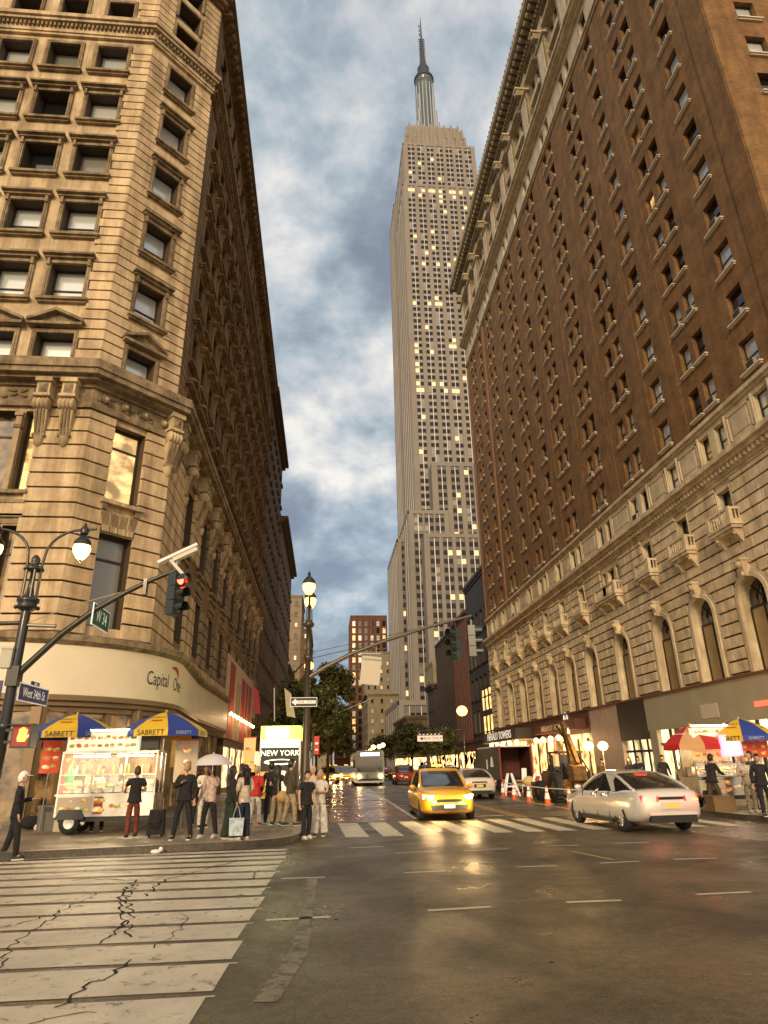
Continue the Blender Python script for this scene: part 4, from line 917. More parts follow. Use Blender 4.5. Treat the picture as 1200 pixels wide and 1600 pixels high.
simple_building('reddish tower with a flat crown and a lit row of windows, far down the street', 11.8, 30, 320, 345, 72, redb, 2.9, 3.6, 'WS', win=(1.6, 2.6), piers=True, seed=12, lit=.10, cor=.1)
simple_building('grey office block with scattered lit windows in front of the reddish tower', 17.5, 32, 296, 312, 50, mat('greyish_stone', (.27, .23, .17), .9, noise=.2), 2.7, 3.5, 'WS', seed=13, lit=.18, cor=.5)
simple_building('lower corniced stone building below the grey office block', 15.5, 30, 250, 290, 27, buff, 3.0, 3.6, 'WS', seed=14, lit=.1, cor=.9)
simple_building('brown building with dotted windows far behind the trees', 4.5, 14.0, 330, 350, 29, redb, 2.4, 3.4, 'WS', seed=15, lit=.2, cor=.3)
simple_building('low stone building with a row of lit shops, right side of the far street', 20.0, 34, 165, 196, 13, bs3, 3, 3.8, 'WS', seed=16, lit=.1, cor=.6, shopm=amber)
simple_building('distant brown building closing the left side of the street', -30, -7.0, 245, 330, 30, bs3, 3.4, 3.6, 'NW', seed=17, lit=.08, cor=.8, shopm=amber, limit=60)
simple_building('distant pale building at the end of the street', -8, 6, 520, 560, 34, buff, 3.4, 3.6, 'W', seed=18, lit=.08, cor=.4, limit=30)
# tall lit windows low on the dark building beside the hotel
t = thing('window_display', 'two tall bright amber windows stacked beside the end of the brick hotel', 'window', (20.2, 82, 0))
b = MB()
for z0, z1 in ((5.0, 7.2), (7.9, 10.4)):
    for y0 in (79.8, 81.6, 83.4): b.box(20.15, 20.28, y0, y0 + 1.3, z0, z1, mat('window_amber_bright', (.8, .55, .2), .4, emit=1.5, ecol=(1, .62, .2), enoise=(.9, .6, 2.0, (1, 1, 1))))
child_each(b, 'pane', t)
b = MB()
for z0, z1 in ((4.8, 5.0), (7.2, 7.9), (10.4, 10.7)): b.box(20.05, 20.28, 79.6, 85, z0, z1, darkb)
for y0 in (79.5, 81.2, 83.0, 84.8): b.box(20.05, 20.28, y0, y0 + .3, 4.8, 10.7, darkb)
child(b, 'frame', t)

# =============== THE SKYSCRAPER ===============
spd = mat('skyscraper_spandrel_dark', (.13, .115, .10), .5)
ES = thing('skyscraper', 'immense stepped limestone skyscraper with a rounded crown and dark needle mast', 'skyscraper', (53, 261, 0))
einv = Matrix.Translation(ES.location).inverted()
lime = mat('skyscraper_limestone', (0.235, 0.208, 0.178), .8, noise=.12, nscale=.08); span = mat('skyscraper_spandrel', (0.27, .25, .235), .6); esd = mat('skyscraper_window_dark', (.012, .012, .015), .35, spec=.25); esl = mat('skyscraper_window_lit', (.6, .4, .2), .4, emit=.62, ecol=(1, .72, .36)); mull = mat('skyscraper_mullion', (0.62, .60, .58), .35, .6)
ew = Wins(); eb = MB(); er = random.Random(21); em = MB()
def esb_face(F, wd, z0, z1, n, dark=False, edge=1.4, fh=3.3, ww=1.5, pair=True, single_ends=False, lit=.05):
    """limestone piers standing proud of window strips"""
    cw_ = (wd - 2 * edge) / n; eb.M = F
    sw = ww * 2 + .5 if pair else ww + .2
    cs = [edge + cw_ * (i + .5) for i in range(n)]; e0 = 0.0
    for c in cs + [None]:
        e1 = c - sw / 2 if c is not None else wd
        eb.box(e0, e1, -.45, 0, z0, z1, lime); e0 = (c + sw / 2) if c is not None else 0
    eb.box(0, wd, -.46, 0, z1 - 1.3, z1 + .25, lime)
    em.M = F
    nf = int((z1 - z0 - 2.5) / fh)
    for c in cs:
        eb.quad((c - sw / 2, -.06, z0), (c + sw / 2, -.06, z0), (c + sw / 2, -.06, z1 - 1.2), (c - sw / 2, -.06, z1 - 1.2), spd if dark else span)
        if pair: em.box(c - .12, c + .12, -.36, -.05, z0, z1 - 1.6, mull)
        for k in range(nf):
            z = z1 - 2.9 - fh * (k + 1) + 1.4
            if z < z0: break
            for s in ((-1, 1) if pair else (0,)):
                r = er.random(); band = lit + (.30 if int(z / fh) % 7 == 3 and 150 < z < 275 else 0) + (.35 if 262 < z < 270 else 0)
                u = c + s * (ww / 2 + .16)
                g = esl if r < band else gl_grey if r < band + .10 else esd
                ew.add(einv @ F, u, z, ww, 1.75, (('e', g.name, ww), (lambda mb, ww=ww, g=g: (mb.quad((-ww / 2, -.12, 0), (ww / 2, -.12, 0), (ww / 2, -.12, 1.95), (-ww / 2, -.12, 1.95), g), mb.box(-ww / 2, ww / 2, -.16, -.06, -.12, 0, span))), []))
def mass(x0, x1, y0, y1, z0, z1, nW, nN, lit=.055, **k):
    core.M = None; core.box(x0, x1, y0, y1, z0, z1, lime)
    if nW: esb_face(frame(x0, y0, 1, 0), x1 - x0, z0, z1, nW, lit=lit, **k)
    if nN: esb_face(frame(x0, y1, 0, -1), y1 - y0, z0, z1, nN, lit=lit * .3, **k)
core = MB()
mass(35.6, 72.8, 236.6, 285, 271, 300, 7, 7, lit=.04)
mass(34.6, 73.5, 236, 286, 20, 271, 7, 8)
mass(33.9, 45, 268, 291, 60, 292, 0, 4)
mass(40.4, 70, 229, 236.4, 80, 113.5, 5, 0, lit=.12, dark=True)
mass(30.6, 46, 228, 285, 20, 92.5, 3, 9, lit=.10, dark=True)
mass(34.9, 62, 221, 228.4, 20, 80.5, 5, 0, lit=.06, dark=True)
mass(27.8, 34, 243, 284, 18, 86, 1, 7, lit=.15, dark=True)
mass(22.4, 62, 205, 290, 0.1, 20, 10, 12, lit=.1, fh=4, dark=True)
for (x0, x1, y0, y1, z0, z1) in ((37.6, 69.0, 240, 282, 300, 310), (38.6, 68, 241, 281, 310, 317), (40.2, 66.4, 242.5, 279.5, 317, 321.5)):
    core.M = None; core.box(x0, x1, y0, y1, z0, z1, lime, t=.35)
    n = 7
    for i in range(n + 1): u = x0 + (x1 - x0) * i / n; core.box(u - .7, u + .7, y0 - .9, y0, z0, z1 + .6, lime, t=.25)
    for i in range(8): u = y0 + (y1 - y0) * i / 7; core.box(x0 - .8, x0, u - .8, u + .8, z0, z1 + .6, lime, t=.25)
for i in (1, 3, 4, 5): u = 37.6 + 31.4 * (i + .5) / 7; core.box(u - .9, u + .9, 239.85, 240, 301, 304.2, gl_warm if i == 5 else gl_dark)
core.M = None
child(core, 'wall', ES); child(eb, 'pier', ES); child(em, 'mullion', ES)
ew.build(ES)
alu = mat('mast_metal', (0.42, 0.45, 0.46), .35, .7); mdk = mat('mast_dark', (0.035, .04, .045), .5); mgl = mat('mast_glass', (.10, .13, .13), .15, .3)
b = MB(); cx_, cy_ = 53.3, 261
b.box(43.5, 63, 251, 271, 321, 330, alu, t=1.2); b.lathe([(5.6, 330), (5.4, 376), (5.6, 376.5), (5.6, 378.5), (5.2, 379), (5.2, 381), (5.5, 381.3), (5.5, 383)], (cx_, cy_, 0), mgl, 16)
for i in range(16):
    a = 2 * pi * i / 16; b.box(cx_ + 5.5 * cos(a) - .25, cx_ + 5.5 * cos(a) + .25, cy_ + 5.5 * sin(a) - .25, cy_ + 5.5 * sin(a) + .25, 330, 376, alu)
for a in (45, 135, 225, 315):
    c_, s_ = cos(radians(a)), sin(radians(a))
    for r, zt in ((6.6, 366), (7.8, 352), (9.2, 341)): b.tube([(cx_ + c_ * (r - 1), cy_ + s_ * (r - 1), 322), (cx_ + c_ * (r - 1), cy_ + s_ * (r - 1), zt)], [1.3, 1.0], alu, 4)
child(b, 'mast_shaft', ES)
b = MB(); b.lathe([(5.9, 383), (6.0, 384.5), (4.6, 386), (4.2, 389), (3.4, 391), (3.6, 394), (2.6, 396), (1.9, 400), (1.7, 402)], (cx_, cy_, 0), mdk, 16); child(b, 'mast_cap', ES)
b = MB(); b.tube([(cx_, cy_, 400), (cx_, cy_, 421), (cx_, cy_, 422), (cx_, cy_, 434), (cx_, cy_, 443)], [1.3, 1.0, .6, .4, .12], mdk, 8)
for i in range(12): b.tube([(cx_ - 1.9, cy_, 403 + 1.7 * i), (cx_ + 1.9, cy_, 403 + 1.7 * i)], .28, mdk, 4)
for z in (425, 429, 433): b.tube([(cx_ - 1.1, cy_, z), (cx_ - 1.1, cy_, z + 2)], .35, mdk, 5)
child(b, 'antenna', ES)
# =============== LAMP POSTS, SIGNALS, SIGNS ===============
amb = mat('lamp_globe_amber', (1, .75, .4), .3, emit=5, ecol=(1.0, .42, .08)); iron = mat('cast_iron', (.02, .02, .018), .35, coat=.3); grey = mat('galvanised_grey', (.28, .27, .24), .45, .6)
ltwhite = mat('lamp_globe_white', (1, .85, .6), .3, emit=4.5, ecol=(1.0, .56, .19))
def plight(name, loc, e, col, r=.15, parent=None):
    l = bpy.data.lights.new(name, 'POINT'); l.energy = e; l.color = col; l.shadow_soft_size = r
    o = bpy.data.objects.new(name, l); COL.objects.link(o); o.location = loc
    if parent: o.parent = parent; o.matrix_parent_inverse = Matrix.Translation(parent.location).inverted()
    return o
def globe(parent, x, y, z, s=1.0, m=None, e=90, name='lamp_globe'):
    b = MB(); b.lathe([(.03, -.30), (.10, -.27), (.19, -.12), (.21, .0), (.18, .12), (.13, .2)], (x, y, z), m or ltwhite, 16); g = child(b, name, parent)
    b = MB(); b.lathe([(.22, .06), (.2, .18), (.12, .28), (.05, .34), (.05, .46), (.02, .48)], (x, y, z), iron, 14); child(b, 'lamp_cap', parent); b = MB(); b.lathe([(.01, -.36), (.03, -.30)], (x, y, z), iron, 8)
    child(b, 'finial', parent)
    if e: plight('lamp_light', (x, y, z - .05), e, (1.0, .66, .30), .2, parent)
# --- left corner post
LP = thing('street_lamp', 'black twin-arm lamp post with ornate crown at the left edge, globes lit', 'street lamp', (-7.25, 16.0, .15))
b = MB(); X, Y = -7.25, 16.0
b.lathe([(.32, .15), (.30, .5), (.2, .7), (.17, 1.2), (.14, 1.3), (.13, 2.6), (.16, 2.62), (.16, 2.72), (.12, 2.75), (.105, 5.3), (.1, 5.35)], (X, Y, 0), iron, 14); child(b, 'post', LP)
b = MB(); b.lathe([(.1, 5.3), (.2, 5.36), (.24, 5.42), (.2, 5.48), (.25, 5.54), (.25, 5.62), (.12, 5.66), (.07, 5.9), (.06, 6.3), (.22, 6.32), (.24, 6.36), (.2, 6.42), (.08, 6.44), (.1, 6.55), (.11, 6.62), (.05, 6.72), (.0, 6.74)], (X, Y, 0), iron, 16)
for k in range(6): a = pi / 3 * k; b.tube([(X + .19 * cos(a), Y + .19 * sin(a), 5.62), (X + .19 * cos(a), Y + .19 * sin(a), 6.34)], .022, grey, 5)
for k in range(4): a = pi / 2 * k + .4; b.ball((X + .24 * cos(a), Y + .24 * sin(a), 5.4), .055, iron, 6)
child(b, 'crown', LP)
for s in (-1, 1):
    b = MB(); pts = [(X + s * .17, Y, 5.6), (X + s * .17, Y, 6.4), (X + s * .2, Y, 6.7)] + [(X + s * (.2 + .85 * (1 - cos(radians(t)))), Y, 6.7 + .72 * sin(radians(t))) for t in range(15, 91, 15)] + [(X + s * 1.35, Y, 7.44)]
    b.tube(pts, .035, iron, 8); b.lathe([(.09, 7.3), (.12, 7.42), (.05, 7.5), (.02, 7.6)], (X + s * 1.06, Y, 0), iron, 8); child(b, 'arm', LP)
    globe(LP, X + s * 1.06, Y, 6.92, 1.0, e=1700)
MA = thing('mast_arm', 'long curved grey mast arm rising right from the left lamp post', 'signal arm', (X, Y, 3.8))
b = MB(); pts = [(X + .05, Y, 3.8), (X + .9, Y, 4.75), (X + 1.6, Y, 5.35), (X + 2.3, Y, 5.80), (X + 2.9, Y, 6.12), (X + 3.5, Y, 6.40)]; b.tube(pts, [.085, .08, .072, .065, .058, .05], mat('arm_grey_green', (.05, .05, .04), .35, .5), 8); child(b, 'tube', MA)
b = MB(); b.tube([(X, Y, 5.0), (X + 1.2, Y, 5.5), (X + 2.3, Y, 5.83)], .012, mat('guy_wire_pale', (.4, .33, .2), .5), 4); b.tube([(X - 3.2, Y, 4.95), (X, Y, 5.03)], .05, iron, 6); b.tube([(X, Y, 4.98), (X + .75, Y, 4.95)], .045, grey, 6); child(b, 'guy_wire', MA)
b = MB(); b.box(X + 2.7, X + 2.78, Y - .1, Y + .1, 5.72, 6.12, iron); b.box(X - .12, X + .14, Y - .14, Y + .14, 3.55, 4.0, iron); child(b, 'clamp', MA)
def signal_head(name, label, x, y, z, rz, lit=None, n=3, group=None, backplate=False):
    t = thing(name, label, 'traffic light', (x, y, z), rz, group); b = MB()
    for i in range(n): b.box(-.17, .17, -.12, .12, -.36 * i - .34, -.36 * i, dkgreen)
    b.box(-.03, .03, -.03, .03, 0, .22, iron); b.build('housing', t)
    cols = [(1, .05, .02), (1, .6, .05), (.1, 1, .4)]
    for i in range(n):
        v = MB(); zc = -.36 * i - .17; seg_ = [(.15 * cos(radians(a)), .15 * sin(radians(a))) for a in range(-20, 201, 20)]
        vs = [(p, -.12, zc + q) for p, q in seg_] + [(p, -.36, zc + q * .94 + .0) for p, q in seg_]; m_ = len(seg_); v.add(vs, [(j, j + 1, j + 1 + m_, j + m_) for j in range(m_ - 1)], dkgreen); v.build('visor', t)
        v = MB(); v.lathe([(0.001, -.14), (.09, -.135), (.125, -.12)], (0, 0, zc), mat('signal_lens_lit', (1, .1, .05), .3, emit=14, ecol=(1, .04, .02)) if lit == i else mat('signal_lens_%d' % i, tuple(c * .06 + .01 for c in cols[i]), .3), 14, 'y'); v.build('lens', t)
    return t
signal_head('traffic_light', 'black three-lens traffic light showing red, hanging from the left mast arm', -3.78, 16.0, 6.28, radians(62), 0)
# LED floodlight / camera bars at the arm end
t = thing('camera_housing', 'long pale slanted housing at the tip of the left mast arm', 'camera', (-3.8, 15.95, 6.75)); b = MB(); b.M = T(0, 0, 0) @ Matrix.Rotation(radians(-28), 4, 'Y')
b.box(-.5, .55, -.12, .12, -.02, .05, white); b.box(-.15, .5, -.09, .09, -.13, -.02, mat('housing_pale', (.6, .56, .45), .5)); b.M = Matrix.Rotation(radians(48), 4, 'Y'); b.box(-.05, .65, -.06, .06, -.25, -.17, MATS['housing_pale']); b.M = None; b.build('housing', t)
b = MB(); b.tube([(0, 0, -.3), (0, 0, 0)], .04, grey, 6); b.build('bracket', t)
# signs with their plane along the street
green = mat('sign_green', (.0, .14, .07), .4); blue = mat('sign_blue', (.01, .02, .17), .4); lw_ = mat('sign_white', (.8, .8, .75), .5, emit=.12, ecol=(1, .9, .75))
def sign_x(name, label, x, y0, y1, z0, z1, m, txt, size, tm, frame_m=None, sx=.8, top=None, cat='street sign'):
    t = thing(name, label, cat, (x, (y0 + y1) / 2, z0)); b = MB(); 
    if frame_m: b.box(x - .015, x + .015, y0, y1, z0, z1, frame_m); b.box(x - .018, x + .018, y0 + .03, y1 - .03, z0 + .03, z1 - .03, m)
    else: b.box(x - .015, x + .015, y0, y1, z0, z1, m)
    if top: b.box(x - .015, x + .015, (y0 + y1) / 2 - .22, (y0 + y1) / 2 + .22, z1, z1 + .09, m)
    child(b, 'panel', t); F = frame(x + .02, (y0 + y1) / 2, 0, 1); b = MB(); text_geo(txt, size, b, F @ T(0, 0, (z0 + z1) / 2), tm, .003, sx)
    if top: text_geo(top, .1, b, F @ T(0, 0, z1 + .04), tm, .003, 1)
    child(b, 'lettering', t); return t
sign_x('street_sign', 'green street sign with white edge hanging below the left mast arm', -5.66, 15.9, 17.15, 4.98, 5.52, green, 'W 34', .42, lw_, lw_)
sign_x('street_sign', 'dark blue street sign reading West 34th St on the left lamp post', -7.12, 16.05, 17.75, 3.24, 3.66, blue, 'West 34th St', .30, lw_, lw_, .78, 'Blvd')
t = thing('street_sign', 'blue street sign cut by the left edge of the photo, left of the lamp post', 'street sign', (-7.7, 16, 3.4)); b = MB(); b.box(-8.6, -7.45, 15.95, 15.98, 3.28, 3.68, blue); child(b, 'panel', t)
t = thing('walk_signal', 'pedestrian signal with lit orange-red raised hand at the left lamp post', 'walk signal', (-6.72, 15.9, 2.2)); b = MB(); b.box(-6.98, -6.50, 15.8, 16.02, 2.2, 2.70, black); b.box(-6.52, -6.46, 15.6, 15.8, 2.2, 2.7, black); b.box(-6.98, -6.48, 15.62, 15.8, 2.67, 2.70, black); b.box(-7.15, -6.98, 15.86, 15.92, 2.3, 2.36, black); b.box(-7.15, -6.98, 15.86, 15.92, 2.55, 2.61, black)
b.box(-6.95, -6.52, 15.795, 15.8, 2.23, 2.66, mat('walk_face_red', (.08, .003, .002), .4, emit=.22, ecol=(1, .05, .02))); child(b, 'housing', t)
hand = mat('hand_orange', (1, .35, .1), .4, emit=5, ecol=(1, .17, .02)); b = MB(); hx, hz = -6.735, 2.33
b.prism([(hx - .09, hz), (hx + .07, hz), (hx + .10, hz + .1), (hx + .09, hz + .16), (hx - .09, hz + .16), (hx - .11, hz + .08)], 'y', 15.78, 15.795, hand)
for i, hh in enumerate((.11, .14, .135, .10)): b.box(hx - .085 + .046 * i, hx - .047 + .046 * i, 15.78, 15.795, hz + .155, hz + .16 + hh, hand)
b.prism([(hx + .08, hz + .05), (hx + .15, hz + .12), (hx + .135, hz + .15), (hx + .08, hz + .11)], 'y', 15.78, 15.795, hand); child(b, 'hand_symbol', t)
t = thing('control_box', 'small pale grey box strapped to the left lamp post below the crown', 'control box', (-7.2, 15.9, 3.9)); b = MB(); b.box(-7.55, -7.3, 15.8, 15.98, 3.95, 4.42, mat('box_pale', (.45, .42, .34), .5)); b.box(-7.57, -7.28, 15.78, 15.8, 4.38, 4.44, grey); child(b, 'housing', t)
# --- centre post: twin globes one behind the other, mast arm reaching right
CP = thing('street_lamp', 'ornate lamp post on the left kerb, its two lit globes one behind the other', 'street lamp', (-.62, 22, .15))
b = MB(); X, Y = -.62, 22.0
b.lathe([(.26, .15), (.24, .5), (.15, .7), (.13, 2.4), (.11, 2.5), (.1, 5.0), (.14, 5.05), (.14, 5.15), (.09, 5.2), (.085, 6.1), (.16, 6.14), (.18, 6.24), (.12, 6.32), (.06, 6.4), (.05, 6.75), (.1, 6.8), (.03, 6.95)], (X, Y, 0), mat('post_bronze', (.06, .045, .025), .4, .3), 12)
for k in range(4): a = pi / 2 * k + .4; b.tube([(X + .12 * cos(a), Y + .12 * sin(a), 6.2), (X + .09 * cos(a), Y + .09 * sin(a), 6.75)], .018, MATS['post_bronze'], 5)
child(b, 'post', CP)
for s in (-1, 1):
    b = MB(); pts = [(X, Y + s * .1, 6.2)] + [(X, Y + s * (.1 + .9 * (1 - cos(radians(t)))), 6.4 + 1.0 * sin(radians(t))) for t in range(10, 91, 16)] + [(X, Y + s * 1.2, 7.42)]
    b.tube(pts, .03, MATS['post_bronze'], 6); b.lathe([(.02, 7.5), (.06, 7.6), (.02, 7.8), (.0, 7.85)], (X, Y + s * 1.0, 0), MATS['post_bronze'], 8); child(b, 'arm', CP)
    globe(CP, X, Y + s * 1.0, 7.3, 1.0, m=amb, e=1300)
MA2 = thing('mast_arm', 'long thin mast arm rising right from the centre lamp post to two signals', 'signal arm', (X, Y, 4.5))
b = MB(); b.tube([(X, Y, 4.42), (-.1, Y, 4.75), (.8, Y, 5.2), (2.0, Y, 5.66), (3.4, Y, 6.1), (5.05, Y, 6.52)], [.08, .075, .07, .062, .055, .045], mat('arm_bronze_grey', (.14, .115, .075), .4, .5), 8); child(b, 'tube', MA2)
b = MB(); b.tube([(X, Y, 5.05), (.7, Y, 5.35), (2.1, Y, 5.75)], .014, iron, 4); b.tube([(X, Y, 5.25), (2.2, Y, 5.85), (3.0, Y, 6.05)], .01, iron, 4); child(b, 'guy_wire', MA2)
signal_head('traffic_light', 'dark traffic light near the tip of the centre mast arm, left of the pair', 4.45, 22.05, 6.08, radians(-62))
signal_head('traffic_light', 'dark traffic light at the very tip of the centre mast arm, right of the pair', 5.02, 22.0, 6.16, radians(75))
b = MB(); t = thing('lane_sign', 'blank pale back of a rectangular sign hanging from the centre mast arm', 'sign', (1.43, 22, 4.2)); b.M = T(0, 0, 0) @ Matrix.Rotation(radians(6), 4, 'Y')
b.box(-.33, .33, -.015, .015, 0, .93, mat('sign_back_pale', (.46, .41, .32), .5, .2)); b.box(-.3, .3, -.05, -.015, .82, .87, grey); b.M = None; b.build('panel', t); b = MB(); b.tube([(-.2, 0, .9), (-.2, 0, 1.22)], .02, grey, 5); b.tube([(.25, 0, .9), (.25, 0, 1.38)], .02, grey, 5); b.box(-.4, .42, -.03, .03, 1.0, 1.04, grey); b.build('hanger', t)
t = thing('one_way_sign', 'black and white ONE WAY sign with a left arrow on the centre lamp post', 'sign', (-.72, 21.8, 3.5)); b = MB(); b.box(-.43, .43, -.012, .012, 0, .29, lw_); b.box(-.415, .415, -.016, -.012, .015, .275, black); b.build('panel', t)
b = MB(); b.prism([(-.39, .145), (-.25, .25), (-.25, .195), (.38, .195), (.38, .095), (-.25, .095), (-.25, .04)], 'y', -.022, -.016, lw_); b.build('arrow', t); b = MB(); text_geo('ONE  WAY', .1, b, T(.07, -.023, .145), black, .002, 1.15); b.build('lettering', t)
for nm, lb, x, z0, z1 in (('post_sign', 'small narrow red and white sign low on the centre lamp post', -.28, 2.05, 2.6),):
    t = thing(nm, lb, 'sign', (x, 21.9, z0)); b = MB(); b.box(-.08, .08, -.01, .01, 0, z1 - z0, mat('sign_red', (.5, .03, .02), .4)); b.build('panel', t); b = MB(); b.box(-.05, .05, -.014, -.01, .12, .16, lw_); b.box(-.05, .05, -.014, -.01, .3, .36, lw_); b.build('marking', t)
# --- further street lamps
def lamp_far(label, x, y, z, s=1.0, m=None, e=0, arm=0, group=None, name='street_lamp'):
    t = thing(name, label, 'street lamp', (x, y, .15), group=group); b = MB(); b.lathe([(.2, .15), (.12, .8), (.07, 2), (.06, z - .3)], (x, y, 0), iron, 8)
    if arm: b.tube([(x, y, z - .5), (x + arm * .5, y, z + .1), (x + arm, y, z + .12)], .05, iron, 6)
    child(b, 'post', t); b = MB(); b.ball((x + arm, y, z), .3 * s, m or ltwhite, 12, (1, 1, .9)); child(b, 'lamp_globe', t)
    if e: plight('lamp_light', (x + arm, y, z), e, (1, .7, .3), .3, t)
    return t
t0 = lamp_far('bright amber street lamp on the right pavement in front of the dark buildings', 12.5, 61, 6.2, 1.7, amb, 4500)
b = MB(); b.tube([(12.5, 61, 4.55), (7.9, 61, 4.5)], .07, iron, 6); child(b, 'arm', t0)
t = thing('bus_lane_sign', 'pink-white horizontal sign with a diamond and lettering over the far lanes', 'sign', (9.4, 60.9, 3.6)); b = MB(); b.box(-1.15, 1.15, -.03, .03, 0, .7, mat('sign_pinkish', (.75, .6, .52), .5, emit=.25, ecol=(1, .75, .6))); b.box(-1.15, 1.15, -.035, -.03, .5, .7, black); b.box(-1.0, -.93, -.03, .03, .7, .85, grey); b.box(.9, .97, -.03, .03, .7, .85, grey); b.build('panel', t)
b = MB(); b.prism([(-.9, .25), (-.75, .4), (-.6, .25), (-.75, .1)], 'y', -.04, -.034, black); text_geo('BUS ONLY', .3, b, T(.25, -.036, .25), black, .002, 1.2)
for i in range(6): b.box(-1.0 + .35 * i, -.85 + .35 * i, -.04, -.036, .56, .64, lw_)
b.build('lettering', t)
lamp_far('small amber lamp above the kerb trees, just left of the centre lamp post', -2.2, 45, 8.1, 1.1, amb, 350, 1.0)
gl = 'distant globe lamps over the far traffic'
for i, (x, y, z) in enumerate([(7.7, 110, 4.4), (8.8, 112, 4.5), (9.6, 114, 4.8), (9.0, 150, 4.4), (9.8, 150, 4.7)]):
    lamp_far(('lower left globe lamp just above the bus roof', 'second far globe lamp from the left, above the bus', 'tallest far globe lamp, right above the bus', 'faint far globe lamp behind the bus destination screen', 'rightmost small far globe lamp beyond the bus')[i], x, y, z, 1.3, group=gl)
# second, far mast arm
t = thing('mast_arm', 'thin pale mast arm crossing in front of the kerb trees below the hanging sign', 'signal arm', (1.5, 50, 5)); b = MB(); b.tube([(-.7, 50, 4.1), (1.0, 50, 5.4), (3.6, 50, 6.4)], .05, grey, 6); b.tube([(-.9, 50, .2), (-.9, 50, 6)], .07, grey, 6); child(b, 'tube', t)

# =============== TREES ===============
leafs = [mat('leaf_%s' % n, c, .6, noise=.3, nscale=1.5, spec=.3) for n, c in (('deep', (.055, .07, .02)), ('mid', (.11, .12, .03)), ('light', (.20, .19, .055)))]
bark = mat('bark', (.07, .05, .03), .9, noise=.4, nscale=6)
def tree(label, x, y, h, r, zc, n=5200, seed=1, group=None, leaf=.17):
    rd = random.Random(seed); t = thing('street_tree', label, 'tree', (x, y, .15), group=group)
    b = MB(); top = (x + rd.uniform(-.2, .2), y, zc); b.tube([(x, y, .1), (x + .05, y, zc * .4), (x - .05, y, zc * .7), top], [.16, .13, .11, .08], bark, 8)
    cl = []
    for k in range(int(16 + r * 7)):
        a = rd.uniform(0, 2 * pi); e = rd.uniform(-.7, 1.3); rr2 = r * rd.uniform(.45, .95); hz_ = (h - zc)
        p = Vector((x + rr2 * cos(a) * cos(e * .8), y + rr2 * sin(a) * cos(e * .8), zc + hz_ * .75 * sin(e) * rd.uniform(.6, 1))); cl.append((p, r * rd.uniform(.16, .34)))
        b.tube([(x, y, zc * rd.uniform(.55, .95)), tuple((Vector((x, y, zc)) + p) / 2 + Vector((0, 0, .2))), tuple(p)], [.06, .035, .012], bark, 5)
    child(b, 'trunk', t); b = MB(); vs = []; fs = [[], [], []]
    for i in range(n):
        c, cr = cl[rd.randrange(len(cl))]; d = Vector((rd.gauss(0, 1), rd.gauss(0, 1), rd.gauss(0, .75))); d = d.normalized() * cr * rd.random() ** .4
        p = c + d; nrm = (d + Vector((rd.uniform(-1, 1), rd.uniform(-1, 1), rd.uniform(0, 1.4))) * cr * .8).normalized(); a1 = nrm.orthogonal().normalized(); a2 = nrm.cross(a1); q = rd.uniform(0, pi); u = (a1 * cos(q) + a2 * sin(q)); v = nrm.cross(u); s = leaf * rd.uniform(.6, 1.25)
        o = len(vs); vs += [p - u * s, p + v * s * .5, p + u * s, p - v * s * .5]; fs[rd.choice((0, 0, 1, 1, 2))].append((o, o + 1, o + 2, o + 3))
    for k in range(3): b.add(vs if k == 0 else [], [], leafs[k]) if k == 0 else None
    base = 0; b.v = [tuple(p) for p in vs]; b.f = []; b.mi = []; b.sm = []; b.ms = list(leafs)
    for k in range(3):
        for f in fs[k]: b.f.append(f); b.mi.append(k); b.sm.append(False)
    child(b, 'crown', t)
gt = 'street trees along the left kerb'
tree('nearest dark street tree on the left kerb, its crown touching the small amber lamp', -1.3, 46, 8.0, 2.3, 5.2, 6000, 1, gt)
tree('tallest street tree on the left kerb, its crown reaching towards the white hanging sign', .2, 60, 11.0, 3.0, 7.2, 8500, 2, gt, .2)
tree('middle street tree on the left kerb behind the tallest crown', -1.0, 74, 9.5, 3.2, 5.6, 6500, 3, gt, .22)
tree('street tree far along the left kerb near the distant headlights', .8, 96, 9.0, 3.4, 5.2, 5000, 4, gt, .26)
gt2 = 'street trees along the right pavement'
tree('broad round street tree on the right pavement at the foot of the skyscraper', 14.2, 112, 8.8, 4.2, 5.2, 8000, 5, gt2, .26)
tree('smaller street tree right of the broad one, behind the pink-white lane sign', 16.8, 100, 7.6, 3.0, 4.6, 5000, 6, gt2, .24)
tree('far street tree seen left of the broad round tree on the right pavement', 13.0, 150, 8.6, 4.0, 5, 4500, 7, gt2, .3)
# =============== VEHICLES ===============
def bake_bool(body, cutters):
    """cut the wheel openings out of a closed body mesh"""
    ob = bpy.data.objects.new('b', body); COL.objects.link(ob); cs = []
    for c in cutters:
        oc = bpy.data.objects.new('c', c); COL.objects.link(oc); m = ob.modifiers.new('m', 'BOOLEAN'); m.object = oc; m.operation = 'DIFFERENCE'; m.solver = 'EXACT'; cs.append(oc)
    bpy.context.view_layer.update(); me = bpy.data.meshes.new_from_object(ob.evaluated_get(bpy.context.evaluated_depsgraph_get()))
    bpy.data.objects.remove(ob)
    for c in cs: bpy.data.objects.remove(c)
    return me
def lerp_t(tab, y):
    if y <= tab[0][0]: return tab[0][1]
    for (a, va), (b_, vb) in zip(tab, tab[1:]):
        if y <= b_: t = (y - a) / (b_ - a); t = t * t * (3 - 2 * t) if len(tab) > 3 else t; return va + (vb - va) * t
    return tab[-1][1]
autoglass = mat('car_glass', (.01, .012, .014), .04, spec=1.0, coat=1.0); trimb = mat('car_trim_black', (.015, .015, .015), .5); rimm = mat('wheel_alloy', (.55, .55, .53), .25, .9)
